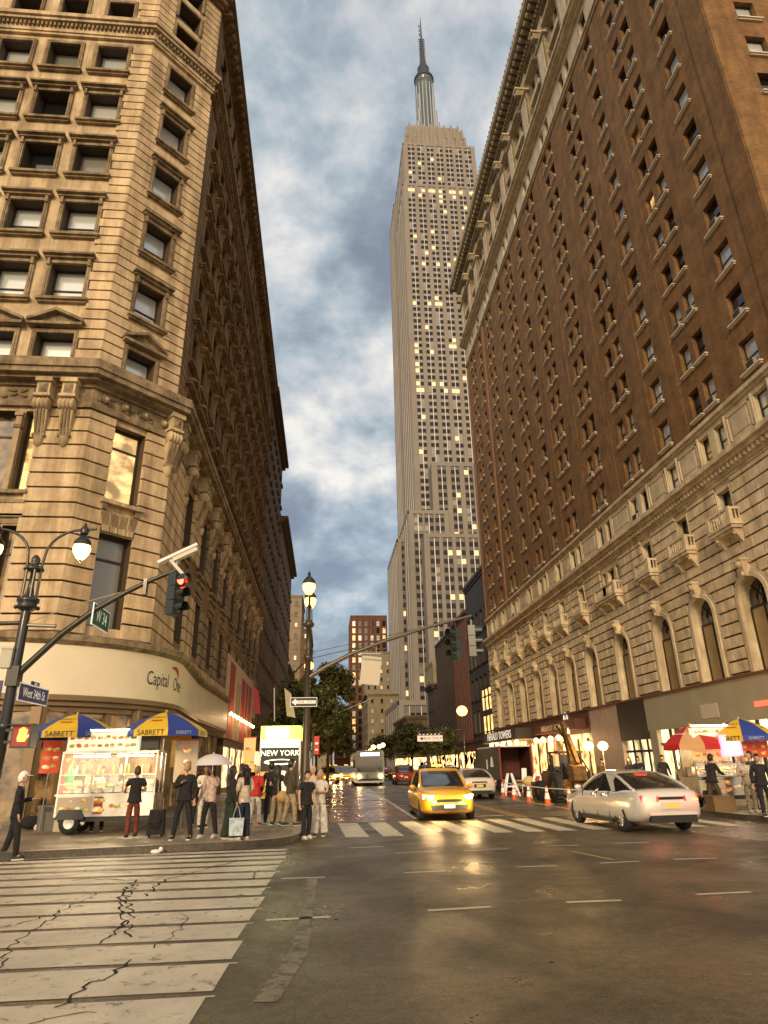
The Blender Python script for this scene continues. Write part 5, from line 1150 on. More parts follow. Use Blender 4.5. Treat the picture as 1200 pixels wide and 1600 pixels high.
headl = mat('headlamp_lit', (1, .95, .8), .2, emit=30, ecol=(1, .66, .26)); headoff = mat('headlamp_clear', (.5, .5, .48), .15); taill = mat('taillamp_lit', (.6, .02, .01), .3, emit=3.0, ecol=(1, .012, .008)); tailoff = mat('taillamp_red', (.35, .02, .015), .25, coat=.5, emit=.5, ecol=(1, .05, .02)); ambl = mat('indicator_amber', (1, .5, .1), .3, emit=3, ecol=(1, .34, .05))
plate_w = mat('plate_white', (.7, .7, .66), .5, emit=.25, ecol=(1, .95, .8)); plate_y = mat('plate_gold', (.65, .45, .1), .5, emit=.15, ecol=(1, .7, .2)); chrome = mat('chrome', (.7, .7, .7), .12, 1.0)
def car(label, cat, name, x, y, rz, paint, kind='sedan', head=False, tail=False, group=None, taxi=False, plate='rear', detail=True):
    suv = kind == 'suv'
    L_, Wd, H = (4.55, 1.86, 1.68) if suv else (4.85, 1.84, 1.45)
    zb = .95 if suv else .88; hL = L_ / 2; wr = .35 if suv else .33; wb = L_ * .29
    if suv: deck = [(-hL, .92), (-hL + .25, 1.02), (-hL + .9, 1.05), (hL - 1.25, 1.04), (hL - .45, .96), (hL - .08, .80), (hL, .72)]
    else: deck = [(-hL, .86), (-hL + .12, .98), (-hL + .75, 1.0), (-hL + 1.3, .96), (hL - 1.35, .92), (hL - .5, .80), (hL - .1, .66), (hL, .58)]
    half = [(-hL, .70), (-hL + .12, .82), (-hL + .5, .90), (-.4, .92), (hL - 1.1, .915), (hL - .5, .87), (hL - .12, .74), (hL, .60)]
    bot = [(-hL, .42), (-hL + .3, .26), (-hL + .7, .22), (hL - .7, .22), (hL - .25, .24), (hL, .36)]
    t = thing(name, label, cat, (x, y, 0), rz, group)
    N_ = 34; secs = []
    for i in range(N_ + 1):
        yy = -hL + L_ * i / N_; w = lerp_t(half, yy) * Wd / 1.84; d = lerp_t(deck, yy); bo = lerp_t(bot, yy)
        hp = [(0, bo), (w * .80, bo), (w * .95, bo + .05), (w * .99, bo + .14), (w * 1.0, bo + (d - bo) * .48), (w * .985, bo + (d - bo) * .70), (w * .955, d - .08), (w * .90, d - .025), (w * .78, d + .005), (w * .40, d + .03), (0, d + .035)]
        secs.append([(p, yy, q) for p, q in hp] + [(-p, yy, q) for p, q in reversed(hp[1:-1])])
    n = len(secs[0]); vs = [p for s_ in secs for p in s_]; b = MB()
    b.add(vs, [(i * n + j, (i + 1) * n + j, (i + 1) * n + (j + 1) % n, i * n + (j + 1) % n) for i in range(N_) for j in range(n)] + [tuple(range(n)), tuple(range((N_ + 1) * n - 1, N_ * n - 1, -1))], paint, True)
    cut = []
    for s in (-1, 1):
        for yw in (-wb, wb):
            c = MB(); k = 20; ring = [(yw + (wr + .055) * cos(2 * pi * i / k), wr + .01 + (wr + .055) * sin(2 * pi * i / k)) for i in range(k)]; c.prism(ring, 'x', s * .55, s * 1.3, trimb)
            if s < 0: c.f = [tuple(reversed(f)) for f in c.f]
            cut.append(c.mesh('cut'))
    me = bake_bool(b.mesh('body'), cut); me.name = 'body'; body = obj('body', me, t)
    # greenhouse: one smooth glass loft, painted roof skin and pillars over it
    zr = H
    if suv: prof = [(hL - 1.15, 1.02), (hL - 1.5, 1.26), (hL - 1.95, 1.55), (hL - 2.3, 1.63), (0, 1.68), (-hL + 1.0, 1.64), (-hL + .55, 1.58), (-hL + .28, 1.34), (-hL + .12, 1.04)]; y2, y3 = hL - 2.05, -hL + .58
    else: prof = [(hL - 1.2, .90), (hL - 1.65, 1.13), (hL - 2.1, 1.34), (hL - 2.5, 1.43), (-.1, 1.45), (-.75, 1.42), (-1.25, 1.30), (-1.7, 1.13), (-hL + .42, .98)]; y2, y3 = hL - 2.2, -.95
    ya, yb = prof[0][0], prof[-1][0]
    def ztop(yy): return lerp_t([(p, q) for p, q in reversed(prof)][:1] + [(p, q) for p, q in reversed(prof)][1:], yy) if False else _ln(list(reversed(prof)), yy)
    def _ln(tb, yy):
        for (p, q), (p2, q2) in zip(tb, tb[1:]):
            if yy <= p2 + 1e-6: return q + (q2 - q) * (yy - p) / (p2 - p)
        return tb[-1][1]
    ys = sorted({round(ya + (yb - ya) * i / 26, 3) for i in range(27)} | {round(y2, 3), round(y3, 3)}, reverse=True); rows_ = []
    wb0 = Wd / 2 * .90
    for yy in ys:
        z = max(ztop(yy), lerp_t(deck, yy) + .01); bz = lerp_t(deck, yy) - .03; e_ = min(1, min(ya - yy, yy - yb) / .9 + .0); wb_ = wb0 * (1 - .10 * (1 - e_) ** 2); f_ = max(0, min(1, (z - bz) / (zr - .95))); wt = wb_ - (wb0 - .62) * f_
        rows_.append([(-wb_, yy, bz), (-(wb_ * .35 + wt * .65), yy, bz + (z - bz) * .6), (-wt, yy, z - .05 * f_ - .005), (-wt * .86, yy, z - .012), (-wt * .4, yy, z + .0), (wt * .4, yy, z), (wt * .86, yy, z - .012), (wt, yy, z - .05 * f_ - .005), (wb_ * .35 + wt * .65, yy, bz + (z - bz) * .6), (wb_, yy, bz)])
    b = MB(); nn = 10; vs = [p for r_ in rows_ for p in r_]
    b.add(vs, [(i * nn + j, i * nn + j + 1, (i + 1) * nn + j + 1, (i + 1) * nn + j) for i in range(len(ys) - 1) for j in range(nn - 1)], autoglass, True); b.build('window_glass', t)
    b = MB(); ri = [i for i, yy in enumerate(ys) if y3 - .01 <= yy <= y2 + .01]; o_ = .008
    vs = [(p[0] * 1.01, p[1], p[2] + o_) for i in ri for p in rows_[i][2:8]]
    b.add(vs, [(i * 6 + j, i * 6 + j + 1, (i + 1) * 6 + j + 1, (i + 1) * 6 + j) for i in range(len(ri) - 1) for j in range(5)], paint, True)
    for k in (2, 7): b.tube([(rows_[i][k][0] * 1.01, rows_[i][k][1], rows_[i][k][2]) for i in range(len(ys))], [.03 + (.012 if ys[i] > y2 or ys[i] < y3 else 0) for i in range(len(ys))], paint, 6)
    for s in (-1, 1):   # quarter pillar and door posts
        def side(yy, v):
            i = min(range(len(ys)), key=lambda q: abs(ys[q] - yy)); r_ = rows_[i]; lo, md, hi = (r_[9], r_[8], r_[7]) if s > 0 else (r_[0], r_[1], r_[2])
            q = [lo[k] + (md[k] - lo[k]) * v / .6 if v < .6 else md[k] + (hi[k] - md[k]) * (v - .6) / .4 for k in range(3)]; return (q[0] + s * .007, yy, q[2])
        q0, q1 = (yb + (.55 if suv else .25), yb + (.95 if suv else 1.05)); top0, top1 = (q0 + .1, q1 + .12) if suv else (q0 + 1.0, q1 + .62)
        b.add([side(q0, .02), side(q1, .02), side(top1, .97), side(top0, .97)], [(0, 1, 2, 3) if s > 0 else (3, 2, 1, 0)], paint)
        for f in (((y2 + y3) / 2 + .12,) if not suv else ((y2 + y3) / 2 + .3,)): b.add([side(f, .0), side(f + .09, .0), side(f + .05, 1), side(f - .04, 1)], [(0, 1, 2, 3) if s > 0 else (3, 2, 1, 0)], trimb)
    b.build('roof', t)
    y4, z4, z3 = yb, _ln(list(reversed(prof)), yb), zr
    # trim: lower bumpers, door lines, mirrors, handles
    b = MB()
    for yy in (wb - .62, wb - 1.55, -wb + .55):
        for s in (-1, 1):
            w = lerp_t(half, yy); b.hexa([(s * (w * .985), yy, .30), (s * (w * 1.006), yy, .30), (s * (w * 1.006), yy + .012, .30), (s * (w * .985), yy + .012, .30), (s * (w * .93), yy, .93), (s * (w * .968), yy, .93), (s * (w * .968), yy + .012, .93), (s * (w * .93), yy + .012, .93)], trimb)
    for s in (-1, 1): b.box(s * .84, s * .925, -wb + .42, wb - .45, .19, .29, trimb)
    b.build('door_gap', body)
    for s in (-1, 1):
        b = MB(); b.ball((s * 1.0, hL - 1.62, 1.0 + (.06 if suv else 0)), .11, paint, 10, (1.0, .6, .7)); b.box(s * .86, s * .96, hL - 1.66, hL - 1.6, .96, 1.0, trimb); b.build('mirror', t)
        for yy in (wb - 1.4, -wb + .75):
            b = MB(); b.box(s * .90, s * .945, yy, yy + .17, .83, .86, chrome if not taxi else paint); b.build('door_handle', body)
        for yw in (-wb, wb):
            w_ = MB(); w_.lathe([(wr * .62, -.10), (wr * .93, -.10), (wr, -.06), (wr, .06), (wr * .93, .10), (wr * .62, .10)], (0, 0, 0), rubber, 26, 'x'); o = w_.build('wheel', t, loc=(s * (Wd / 2 - .12), yw, wr))
            w_ = MB(); w_.lathe([(.001, .03 * s), (wr * .14, .05 * s), (wr * .16, .03 * s)], (.04 * s, 0, 0), rimm, 12, 'x'); w_.lathe([(wr * .58, .06 * s), (wr * .68, .065 * s), (wr * .68, -.02 * s)], (.03 * s, 0, 0), rimm, 24, 'x')
            for k in range(10): a = 2 * pi * k / 10; w_.tube([(.07 * s, wr * .1 * cos(a), wr * .1 * sin(a)), (.085 * s, wr * .62 * cos(a), wr * .62 * sin(a))], .022, rimm, 4)
            w_.build('rim', o)
            w_ = MB(); w_.lathe([(.001, 0), (wr * .6, 0)], (.0, 0, 0), black, 16, 'x'); w_.build('brake_disc', o)
    # front end
    b = MB(); yf = hL
    b.hexa([(-.55, yf - .06, .34), (.55, yf - .06, .34), (.55, yf + .012, .34), (-.55, yf + .012, .34), (-.62, yf - .12, .52), (.62, yf - .12, .52), (.62, yf + .004, .52), (-.62, yf + .004, .52)], trimb)
    b.box(-.42, .42, yf - .1, yf + .006, .60 if suv else .54, .70 if suv else .60, trimb); b.box(-.5, .5, yf - .1, yf + .02, .56, .575, chrome); b.build('grille', t)
    for s in (-1, 1):
        b = MB(); zc = .74 if suv else .64; b.hexa([(s * .48, yf - .06, zc - .07), (s * .80, yf - .30, zc - .05), (s * .76, yf - .40, zc - .05), (s * .46, yf - .16, zc - .07), (s * .48, yf - .03, zc + .06), (s * .82, yf - .28, zc + .09), (s * .78, yf - .4, zc + .09), (s * .46, yf - .14, zc + .06)], headl if head else headoff); h_ = b.build('headlight', t)
        if head: b = MB(); b.ball((s * .60, yf - .05, zc), .085 if y < 40 else .13, headl, 10); b.build('bulb', h_)
    # rear end
    yr = -hL; zt = .86 if suv else .81
    for s in (-1, 1):
        b = MB(); b.hexa([(s * .34, yr - .012, zt - .07), (s * .76, yr + .07, zt - .10), (s * .78, yr + .4, zt - .05), (s * .34, yr + .2, zt - .07), (s * .34, yr - .008, zt + .05), (s * .77, yr + .08, zt + .07), (s * .80, yr + .42, zt + .07), (s * .34, yr + .2, zt + .05)], taill if tail else tailoff); tl = b.build('taillight', t)
        if tail: b = MB(); b.box(s * .56, s * .70, yr - .02, yr + .05, zt - .05, zt - .03, ambl); b.build('indicator', tl)
    b = MB(); b.box(-.34, .34, yr - .02, yr + .06, zt - .03, zt + .03, trimb); b.build('light_bar', t)
    b = MB(); b.box(-.60, .60, yr - .022, yr + .1, .26, .42, trimb); b.box(-.62, .62, yr - .03, yr + .1, .43, .47, paint); b.box(-.3, .3, yr - .015, yr + .05, .56, .72, trimb if not tail else paint); b.build('rear_bumper', t)
    if tail: b = MB(); b.box(-.16, .16, -1.12, -1.08, 1.33, 1.355, taill); b.build('brake_light', t)
    b = MB()
    b.box(-.17, .17, yr - .028, yr - .01, .58, .70, plate_y); b.build('number_plate', t)
    b = MB(); b.box(-.17, .17, yf + .014, yf + .03, .42, .54, plate_w); b.build('number_plate', t)
    if taxi:
        b = MB(); b.box(-.22, .22, y2 - .75, y2 - .5, zr + .04, zr + .15, trimb); b.box(-.19, .19, y2 - .752, y2 - .498, zr + .06, zr + .13, ambl); b.build('roof_sign', t)
        b = MB()
        for s in (-1, 1): b.tube([(s * .55, y2 - .2, zr + .03), (s * .55, y2 - .3, zr + .08), (s * .55, y3 + .3, zr + .08), (s * .55, y3 + .1, zr + .03)], .02, trimb, 5)
        b.build('roof_rail', t)
    if tail and y < 30:
        for s in (-1, 1): plight('tail_glow', (x + sin(rz) * (hL + .18) + cos(rz) * s * .62, y - cos(rz) * (hL + .18) + sin(rz) * s * .62, .82), 2.6, (1, .04, .02), .05, None)
    if head:
        for s in (-1, 1): plight('headlight_beam', (x + (-sin(rz)) * (hL + .35) + cos(rz) * s * .6, y + cos(rz) * (hL + .35) + sin(rz) * s * .6, .62), 30, (1, .70, .32), .06, None).parent = None
    return t
yel = mat('taxi_yellow', (.78, .40, .02), .28, coat=.8); silver = mat('paint_silver', (.68, .65, .58), .26, .2, coat=1.0); whitec = mat('paint_white', (.72, .68, .58), .3, coat=.7); redc = mat('paint_red', (.35, .03, .02), .3, coat=.7)
car('yellow taxi SUV facing the camera with bright headlights, stopped at the far crosswalk', 'taxi', 'taxi', 4.0, 24.4, pi - .02, yel, 'suv', head=True, taxi=True).scale = (1, 1, .93)
car('silver sedan with glowing red tail lights turning at the right of the crossing', 'car', 'sedan_car', 8.42, 19.15, .05, silver, 'sedan', tail=True)
car('white sedan seen from behind beside the yellow taxi', 'car', 'sedan_car', 7.75, 36.9, 0.0, whitec, 'sedan')
car('red SUV seen from behind, far down the street left of the taxi roof', 'car', 'suv_car', 7.3, 64.5, 0, redc, 'suv')
gy = 'yellow cabs with lit headlamps queuing in the left lane'
for i, (x, y, lb) in enumerate([(.35, 72, 'leftmost of the three oncoming yellow cabs far down the left lane'), (1.3, 86, 'middle one of the three oncoming yellow cabs far down the left lane'), (2.3, 76, 'oncoming yellow cab right beside the bus, far down the left lane')]):
    car(lb, 'taxi', 'taxi', x, y, pi, yel, 'suv', head=True, group=gy, taxi=True)
for i, (x, y, k, pm, lb) in enumerate([(4.9, 92, 'suv', trimb, 'dark SUV behind the bus, showing only small tail lights'), (7.2, 84, 'sedan', trimb, 'dark sedan ahead of the red SUV'), (7.3, 100, 'suv', whitec, 'pale SUV far ahead of the dark sedan in the right lanes'), (10.6, 58, 'sedan', trimb, 'dark sedan parked by the right kerb near the amber lamp'), (10.6, 72, 'suv', mat('paint_dark_grey', (.06, .06, .06), .3, coat=.5), 'dark grey SUV parked further along the right kerb'), (1.6, 112, 'suv', trimb, 'distant dark SUV with lit headlamps behind the yellow cabs')]):
    car(lb, 'car', 'suv_car' if k == 'suv' else 'sedan_car', x, y, pi if i == 5 else 0, pm, k, head=(i == 5), tail=(i in (0, 1)))
for i, (x, y, k, pm, hd, lb) in enumerate([(4.6, 118, 'sedan', whitec, True, 'distant white sedan with lit headlamps in the middle of the far street'), (2.2, 132, 'suv', yel, True, 'faint yellow cab with headlamps farthest down the left lanes'), (5.6, 140, 'suv', redc, False, 'faint red SUV with tail lights farthest down the street'), (8.8, 120, 'sedan', trimb, False, 'dark sedan with tail lights far down the right lanes'), (.4, 104, 'sedan', trimb, True, 'dark sedan with headlamps by the far left kerb'), (3.1, 104, 'suv', whitec, True, 'white van-like car with headlamps left of the bus rear')]):
    car(lb, 'car', 'suv_car' if k == 'suv' else 'sedan_car', x, y, pi if hd else 0, pm, k, head=hd, tail=not hd)
# bus
t = thing('city_bus', 'white city bus facing the camera with lit headlights and a bright destination screen', 'bus', (3.95, 62.2, 0), pi); b = MB(); bw = mat('bus_body', (.26, .28, .24), .35, coat=.4)
b.prism([(-1.27, .3), (1.27, .3), (1.27, 2.75), (1.12, 2.92), (-1.12, 2.92), (-1.27, 2.75)], 'y', -11, 1.2, bw); b.build('body', t)
b = MB(); b.box(-1.1, 1.1, 1.2, 1.23, 1.15, 2.35, autoglass); b.build('windscreen', t)
b = MB(); b.box(-.95, .95, 1.2, 1.24, 2.42, 2.78, trimb); b.box(-.85, .85, 1.24, 1.25, 2.48, 2.72, mat('bus_screen_white', (.9, .95, 1), .4, emit=5, ecol=(.85, .93, 1))); b.build('destination_screen', t)
b = MB(); b.box(-1.0, 1.0, 1.2, 1.25, .35, .6, trimb); b.box(-1.2, 1.2, 1.2, 1.3, .28, .4, chrome); b.build('bumper', t)
for s in (-1, 1):
    b = MB(); b.ball((s * .95, 1.24, .78), .15, headl, 10); b.build('headlight', t)
    b = MB(); b.box(s * 1.3, s * 1.5, 1.15, 1.3, 1.5, 2.1, trimb); b.tube([(s * 1.2, 1.2, 2.4), (s * 1.42, 1.25, 2.35), (s * 1.42, 1.22, 2.1)], .03, trimb, 5); b.build('mirror', t)
    for yw in (-.9, -7.6): b = MB(); b.lathe([(.01, -.12), (.45, -.12), (.5, 0), (.45, .14), (.01, .14)], (s * 1.12, yw, .5), rubber, 18, 'x'); b.build('wheel', t)
    b = MB(); b.box(s * 1.272, s * 1.285, -10.4, .6, 1.15, 2.3, autoglass); b.build('side_window', t)
b = MB(); b.tube([(-.05, 1.3, .42), (.3, 1.75, .95)], .03, grey, 5); b.tube([(-.9, 1.3, .45), (.9, 1.3, .45)], .03, grey, 5); b.build('bike_rack', t)
# box truck by the works
t = thing('box_truck', 'dark open-backed box truck parked beyond the orange cones', 'truck', (11.95, 42.5, 0)); b = MB(); tg = mat('truck_side_green', (.05, .055, .035), .5); tr_ = mat('truck_inside_red', (.09, .02, .012), .7, noise=.4)
b.box(-1.05, -.98, 0, 6.2, .75, 2.62, tg); b.box(.98, 1.05, 0, 6.2, .75, 2.62, tg); b.box(-1.05, 1.05, 0, 6.2, 2.62, 2.7, white); b.box(-1.05, 1.05, 6.14, 6.2, .75, 2.62, tg); b.box(-1.05, 1.05, 0, 6.2, .68, .75, trimb); b.build('cargo_box', t)
b = MB(); b.box(-.97, .97, 2.5, 2.55, .76, 2.6, tr_); b.box(-.97, -.94, .05, 2.5, .76, 2.6, tr_); b.box(.94, .97, .05, 2.5, .76, 2.6, tr_); b.build('interior_lining', t)
for s in (-1, 1):
    b = MB(); b.box(s * .97, s * 1.07, -.05, 0, .68, 2.68, mat('truck_frame_red', (.2, .03, .02), .5)); b.box(s * .97, s * .8, -.06, 0, .62, .72, tailoff); b.build('door_post', t)
    for yw in (.9, 5.2): b = MB(); b.lathe([(.01, -.15), (.4, -.15), (.44, 0), (.4, .15), (.01, .15)], (s * .85, yw, .44), rubber, 18, 'x'); b.build('wheel', t)
b = MB(); b.box(-1.0, 1.0, -.2, 0, .5, .6, trimb); b.build('rear_bumper', t)
b = MB(); b.M = Matrix.Translation((-1.056, 0, 0)); b.prism([(1.6, 1.45), (1.8, 2.0), (2.0, 2.1), (2.2, 2.0), (2.4, 1.45)], 'x', -.008, 0, lw_); b.box(-.008, 0, 3.2, 3.5, 1.3, 1.9, lw_); b.M = None; b.build('side_marking', t)
b = MB(); b.box(-.95, .95, 6.25, 8.0, .55, 2.0, tg); b.box(-.9, .9, 6.9, 8.02, 1.3, 1.95, autoglass); b.build('cab', t)

# =============== ROAD WORKS ===============
orange = mat('cone_orange', (.65, .12, .02), .5); refl = mat('reflective_white', (.75, .72, .66), .4, emit=.18, ecol=(1, .85, .7)); digy = mat('machine_yellow', (.17, .09, .02), .7, noise=.8, nscale=5)
cone = None; gc = 'traffic cones along the road works'
for i, (x, y, lb) in enumerate([(9.66, 27.1, 'nearest orange cone with white collars, in front of the big dark wheel'), (9.5, 29.4, 'second orange cone from the near end, right in front of the second A-frame'), (9.36, 31.6, 'third orange cone from the near end, middle of the row'), (9.3, 33.9, 'fourth orange cone from the near end, beside the striped post'), (9.5, 36.8, 'farthest orange cone, at the foot of the first A-frame')]):
    if cone is None:
        cone = thing('traffic_cone', lb, 'cone', (x, y, 0), group=gc); b = MB(); b.box(-.18, .18, -.18, .18, 0, .04, orange); b.lathe([(.14, .04), (.112, .22)], (0, 0, 0), orange, 14); b.lathe([(.075, .46), (.065, .52)], (0, 0, 0), orange, 14); b.lathe([(.045, .66), (.028, .74), (.0, .74)], (0, 0, 0), orange, 14); b.build('body', cone)
        b = MB(); b.lathe([(.112, .22), (.076, .46)], (0, 0, 0), refl, 14); b.build('collar', cone); b = MB(); b.lathe([(.065, .52), (.045, .66)], (0, 0, 0), refl, 14); b.build('collar', cone)
    else: c = copy_tree(cone); c.location = (x, y, 0); c['label'] = lb
def aframe(label, x, y, rz):
    t = thing('a_frame_barricade', label, 'barricade', (x, y, 0), rz, 'A-frame barricades of the road works'); 
    for s in (-1, 1):
        for k in (-1, 1):
            b = MB(); b.hexa([(s * .42 - .05, k * .22 - .02, 0), (s * .42 + .05, k * .22 - .02, 0), (s * .42 + .05, k * .22 + .02, 0), (s * .42 - .05, k * .22 + .02, 0), (s * .10 - .05, k * .02 - .02, 1.15), (s * .10 + .05, k * .02 - .02, 1.15), (s * .10 + .05, k * .02 + .02, 1.15), (s * .10 - .05, k * .02 + .02, 1.15)], refl); b.build('leg', t)
    b = MB(); b.box(-.28, .28, -.16, -.12, .45, .53, refl); b.box(-.36, .36, -.2, -.16, .18, .26, orange); b.build('crossbar', t); return t
aframe('white A-frame barricade beside the farthest cone, next to the white sedan', 10.1, 37.4, .1); aframe('white A-frame barricade in front of the yellow sack, right of the striped post', 10.7, 34.4, -.15)
t = thing('striped_post', 'slanted white and orange striped marker post between the two A-frames', 'post', (10.6, 36.5, 0)); b = MB()
for i in range(7): b.hexa([(-.13 + .01 * i, -.03, .2 * i), (.13 + .01 * i, -.03, .2 * i), (.13 + .01 * i, .03, .2 * i), (-.13 + .01 * i, .03, .2 * i), (-.12 + .01 * i, -.03, .2 * i + .2), (.14 + .01 * i, -.03, .2 * i + .2), (.14 + .01 * i, .03, .2 * i + .2), (-.12 + .01 * i, .03, .2 * i + .2)], orange if i in (0, 3) else refl)
b.build('board', t)
t = thing('works_barrier', 'red and white striped barrier boards behind the nearest cones', 'barrier', (11.4, 34.2, 0)); b = MB()
for z in (.85, .42):
    for i in range(8): u = -.9 + .22 * i; b.hexa([(u, -.02, z), (u + .22, -.02, z), (u + .22, .02, z), (u, .02, z), (u + .08, -.02, z + .18), (u + .3, -.02, z + .18), (u + .3, .02, z + .18), (u + .08, .02, z + .18)], refl if i % 2 else mat('barrier_red', (.45, .06, .03), .5))
b.build('board', t); b = MB(); [b.box(u - .03, u + .03, .02, .06, 0, 1.05, grey) for u in (-.7, .7)]; b.build('leg', t)
t = thing('barrier_tape', 'thin pale tape stretched along the row of cones', 'tape', (9.5, 30, .7)); b = MB(); b.tube([(9.5, 37, .72), (9.35, 34, .68), (9.4, 31.6, .66), (9.5, 29.4, .64), (9.66, 27, .66), (9.7, 24.5, .7)], .02, refl, 4); child(b, 'tape', t)
t = thing('sand_sack', 'pale yellow sack slumped beside the A-frame barricade', 'sack', (10.75, 36.0, .0)); b = MB(); b.ball((0, 0, .75), .34, mat('sack_yellow', (.6, .5, .2), .8), 12, (1, .7, .8)); b.box(-.3, .3, -.25, .25, 0, .5, mat('crate_dark', (.04, .03, .02), .8)); b.build('sack', t)
# backhoe
BH = thing('backhoe_loader', 'dirty yellow backhoe with raised boom lit by two glaring work lamps', 'digger', (11.15, 30.4, 0), .05)
b = MB(); b.box(-.55, .55, -.2, 2.6, .5, .95, digy); b.box(-.5, .5, 1.5, 2.8, .95, 1.3, digy, t=.08); b.box(-.7, .7, -.35, -.1, .35, .9, digy); b.build('chassis', BH)
b = MB()
for sx in (-1, 1):
    for sy in (.15, 1.35): b.box(sx * .5 - .04, sx * .5 + .04, sy - .04, sy + .04, .95, 2.05, trimb)
b.box(-.58, .58, .05, 1.45, 2.05, 2.14, digy); b.box(-.46, .46, .2, 1.3, 1.0, 2.0, autoglass); b.build('cab', BH)
for sx in (-1, 1):
    for yw, r in ((.25, .62), (2.2, .42)):
        b = MB(); b.lathe([(r * .5, -.17), (r * .94, -.17), (r, -.1), (r, .1), (r * .94, .17), (r * .5, .17)], (sx * .78, yw, r), rubber, 22, 'x')
        for k in range(18): a = 2 * pi * k / 18; b.box(sx * .78 - .17, sx * .78 + .17, yw + r * cos(a) - .03, yw + r * cos(a) + .03, r + r * sin(a) - .03, r + r * sin(a) + .03, rubber)
        o = b.build('wheel', BH); b = MB(); b.lathe([(.01, 0), (r * .5, .03 * sx)], (sx * .88, yw, r), digy, 14, 'x'); b.build('rim', o)
def bar(mb, p, q, w, d, m):
    P_, Q_ = Vector(p), Vector(q); a = (Q_ - P_).normalized(); s_ = Vector((1, 0, 0)); s_ = (s_ - a * s_.dot(a)).normalized(); u = a.cross(s_)
    mb.hexa([tuple(P_ + s_ * i * w + u * j * d) for i, j in ((-1, -1), (1, -1), (1, 1), (-1, 1))] + [tuple(Q_ + s_ * i * w * .8 + u * j * d * .8) for i, j in ((-1, -1), (1, -1), (1, 1), (-1, 1))], m)
b = MB(); bar(b, (-.1, -.3, .7), (-.45, -.9, 2.2), .12, .2, digy); bar(b, (-.45, -.9, 2.2), (-.7, -1.1, 3.3), .11, .16, digy); b.build('boom', BH)
b = MB(); bar(b, (-.7, -1.1, 3.3), (-.6, -2.0, 1.6), .09, .12, digy); bar(b, (-.7, -1.5, 3.1), (-.4, -1.2, 2.2), .04, .05, chrome); b.build('dipper', BH)
b = MB(); b.prism([(-2.3, 1.5), (-1.8, 1.6), (-1.75, 1.1), (-2.0, .85), (-2.35, .95)], 'x', -1.0, -.4, digy); b.build('bucket', BH)
b = MB(); b.tube([(.1, -.3, .8), (-.1, -.9, 1.9), (-.6, -1.0, 2.5), (-1.0, -1.1, 3.2)], .035, trimb, 6); b.tube([(.2, -.2, .7), (.3, -1.0, 1.3), (-.2, -1.1, 2.1), (-.75, -1.0, 2.5)], .035, trimb, 6); b.build('hose', BH)
b = MB(); b.prism([(2.8, .2), (3.4, .15), (3.3, .8), (2.85, .75)], 'x', -.85, .85, digy); b.build('front_bucket', BH)
gw = 'work lamps on stands at the road works'
for i, (x, y, lb) in enumerate(((11.25, 28.6, 'left one of the two glaring work lamps over the backhoe'), (12.15, 29.2, 'right one of the two glaring work lamps, above the silver sedan roof'))):
    t = thing('work_lamp', lb, 'lamp', (x, y, 0), group=gw); b = MB()
    for k in range(3): a = 2 * pi * k / 3; b.tube([(0, 0, .9), (.45 * cos(a), .45 * sin(a), 0)], .02, grey, 5)
    b.tube([(0, 0, .8), (0, 0, 2.2)], .025, grey, 6); b.build('tripod', t); b = MB(); b.box(-.16, .16, -.06, .08, 2.18, 2.42, trimb); b.build('housing', t)
    b = MB(); b.ball((0, -.08, 2.3), .21, mat('work_lamp_lens', (1, .8, .4), .3, emit=12, ecol=(1, .50, .09)), 12, (1.1, .4, .9)); b.build('lens', t); plight('work_light', (x, y - .3, 2.3), 190, (1, .60, .20), .3, t)
t = thing('spoil_heap', 'low heap of broken rubble below the work lamps', 'rubble', (12.2, 28.6, 0)); b = MB(); rh = random.Random(8)
for i in range(60): a = rh.uniform(0, 6.28); r = rh.uniform(0, 1.0); s = rh.uniform(.06, .18); zt = max(0, .7 - r * .6) * rh.random(); b.ball((r * cos(a), r * sin(a) * .8, zt + s * .5), s, mat('rubble', (.25, .17, .09), .9, noise=.4), 6, (1.2, .9, .8))
b.build('rubble', t)
for i, (x, y, lb) in enumerate(((13.4, 32.0, 'plastic mesh-wrapped stack of boards behind the backhoe'),)):
    t = thing('board_stack', lb, 'boards', (x, y, 0)); b = MB()
    for k in range(6): b.box(-1.2, 1.0 - .1 * k, -.4, .4, .12 * k, .12 * k + .1, mat('plank', (.4, .25, .12), .8, noise=.3))
    b.build('boards', t)
# =============== PEOPLE ===============
def skin_bake(name, verts, edges, rad, mtl, sub=1):
    me = bpy.data.meshes.new(name); me.from_pydata([tuple(v) for v in verts], edges, []); ob = bpy.data.objects.new('tmp', me); COL.objects.link(ob)
    md = ob.modifiers.new('s', 'SKIN'); md.use_smooth_shade = True; md.branch_smoothing = .4
    for i, r in enumerate(rad):
        r2 = r if isinstance(r, tuple) else (r, r); me.skin_vertices[0].data[i].radius = r2; me.skin_vertices[0].data[i].use_root = (i == 0)
    sb = ob.modifiers.new('u', 'SUBSURF'); sb.levels = sub; sb.render_levels = sub
    bpy.context.view_layer.update(); out = bpy.data.meshes.new_from_object(ob.evaluated_get(bpy.context.evaluated_depsgraph_get())); out.name = name
    bpy.data.objects.remove(ob); bpy.data.meshes.remove(me); out.materials.clear(); out.materials.append(mtl)
    return out
class Sk:
    def __init__(s): s.v = []; s.e = []; s.r = []
    def add(s, p, r, par=None):
        s.v.append(Vector(p)); s.r.append(r)
        if par is not None: s.e.append((par, len(s.v) - 1))
        return len(s.v) - 1
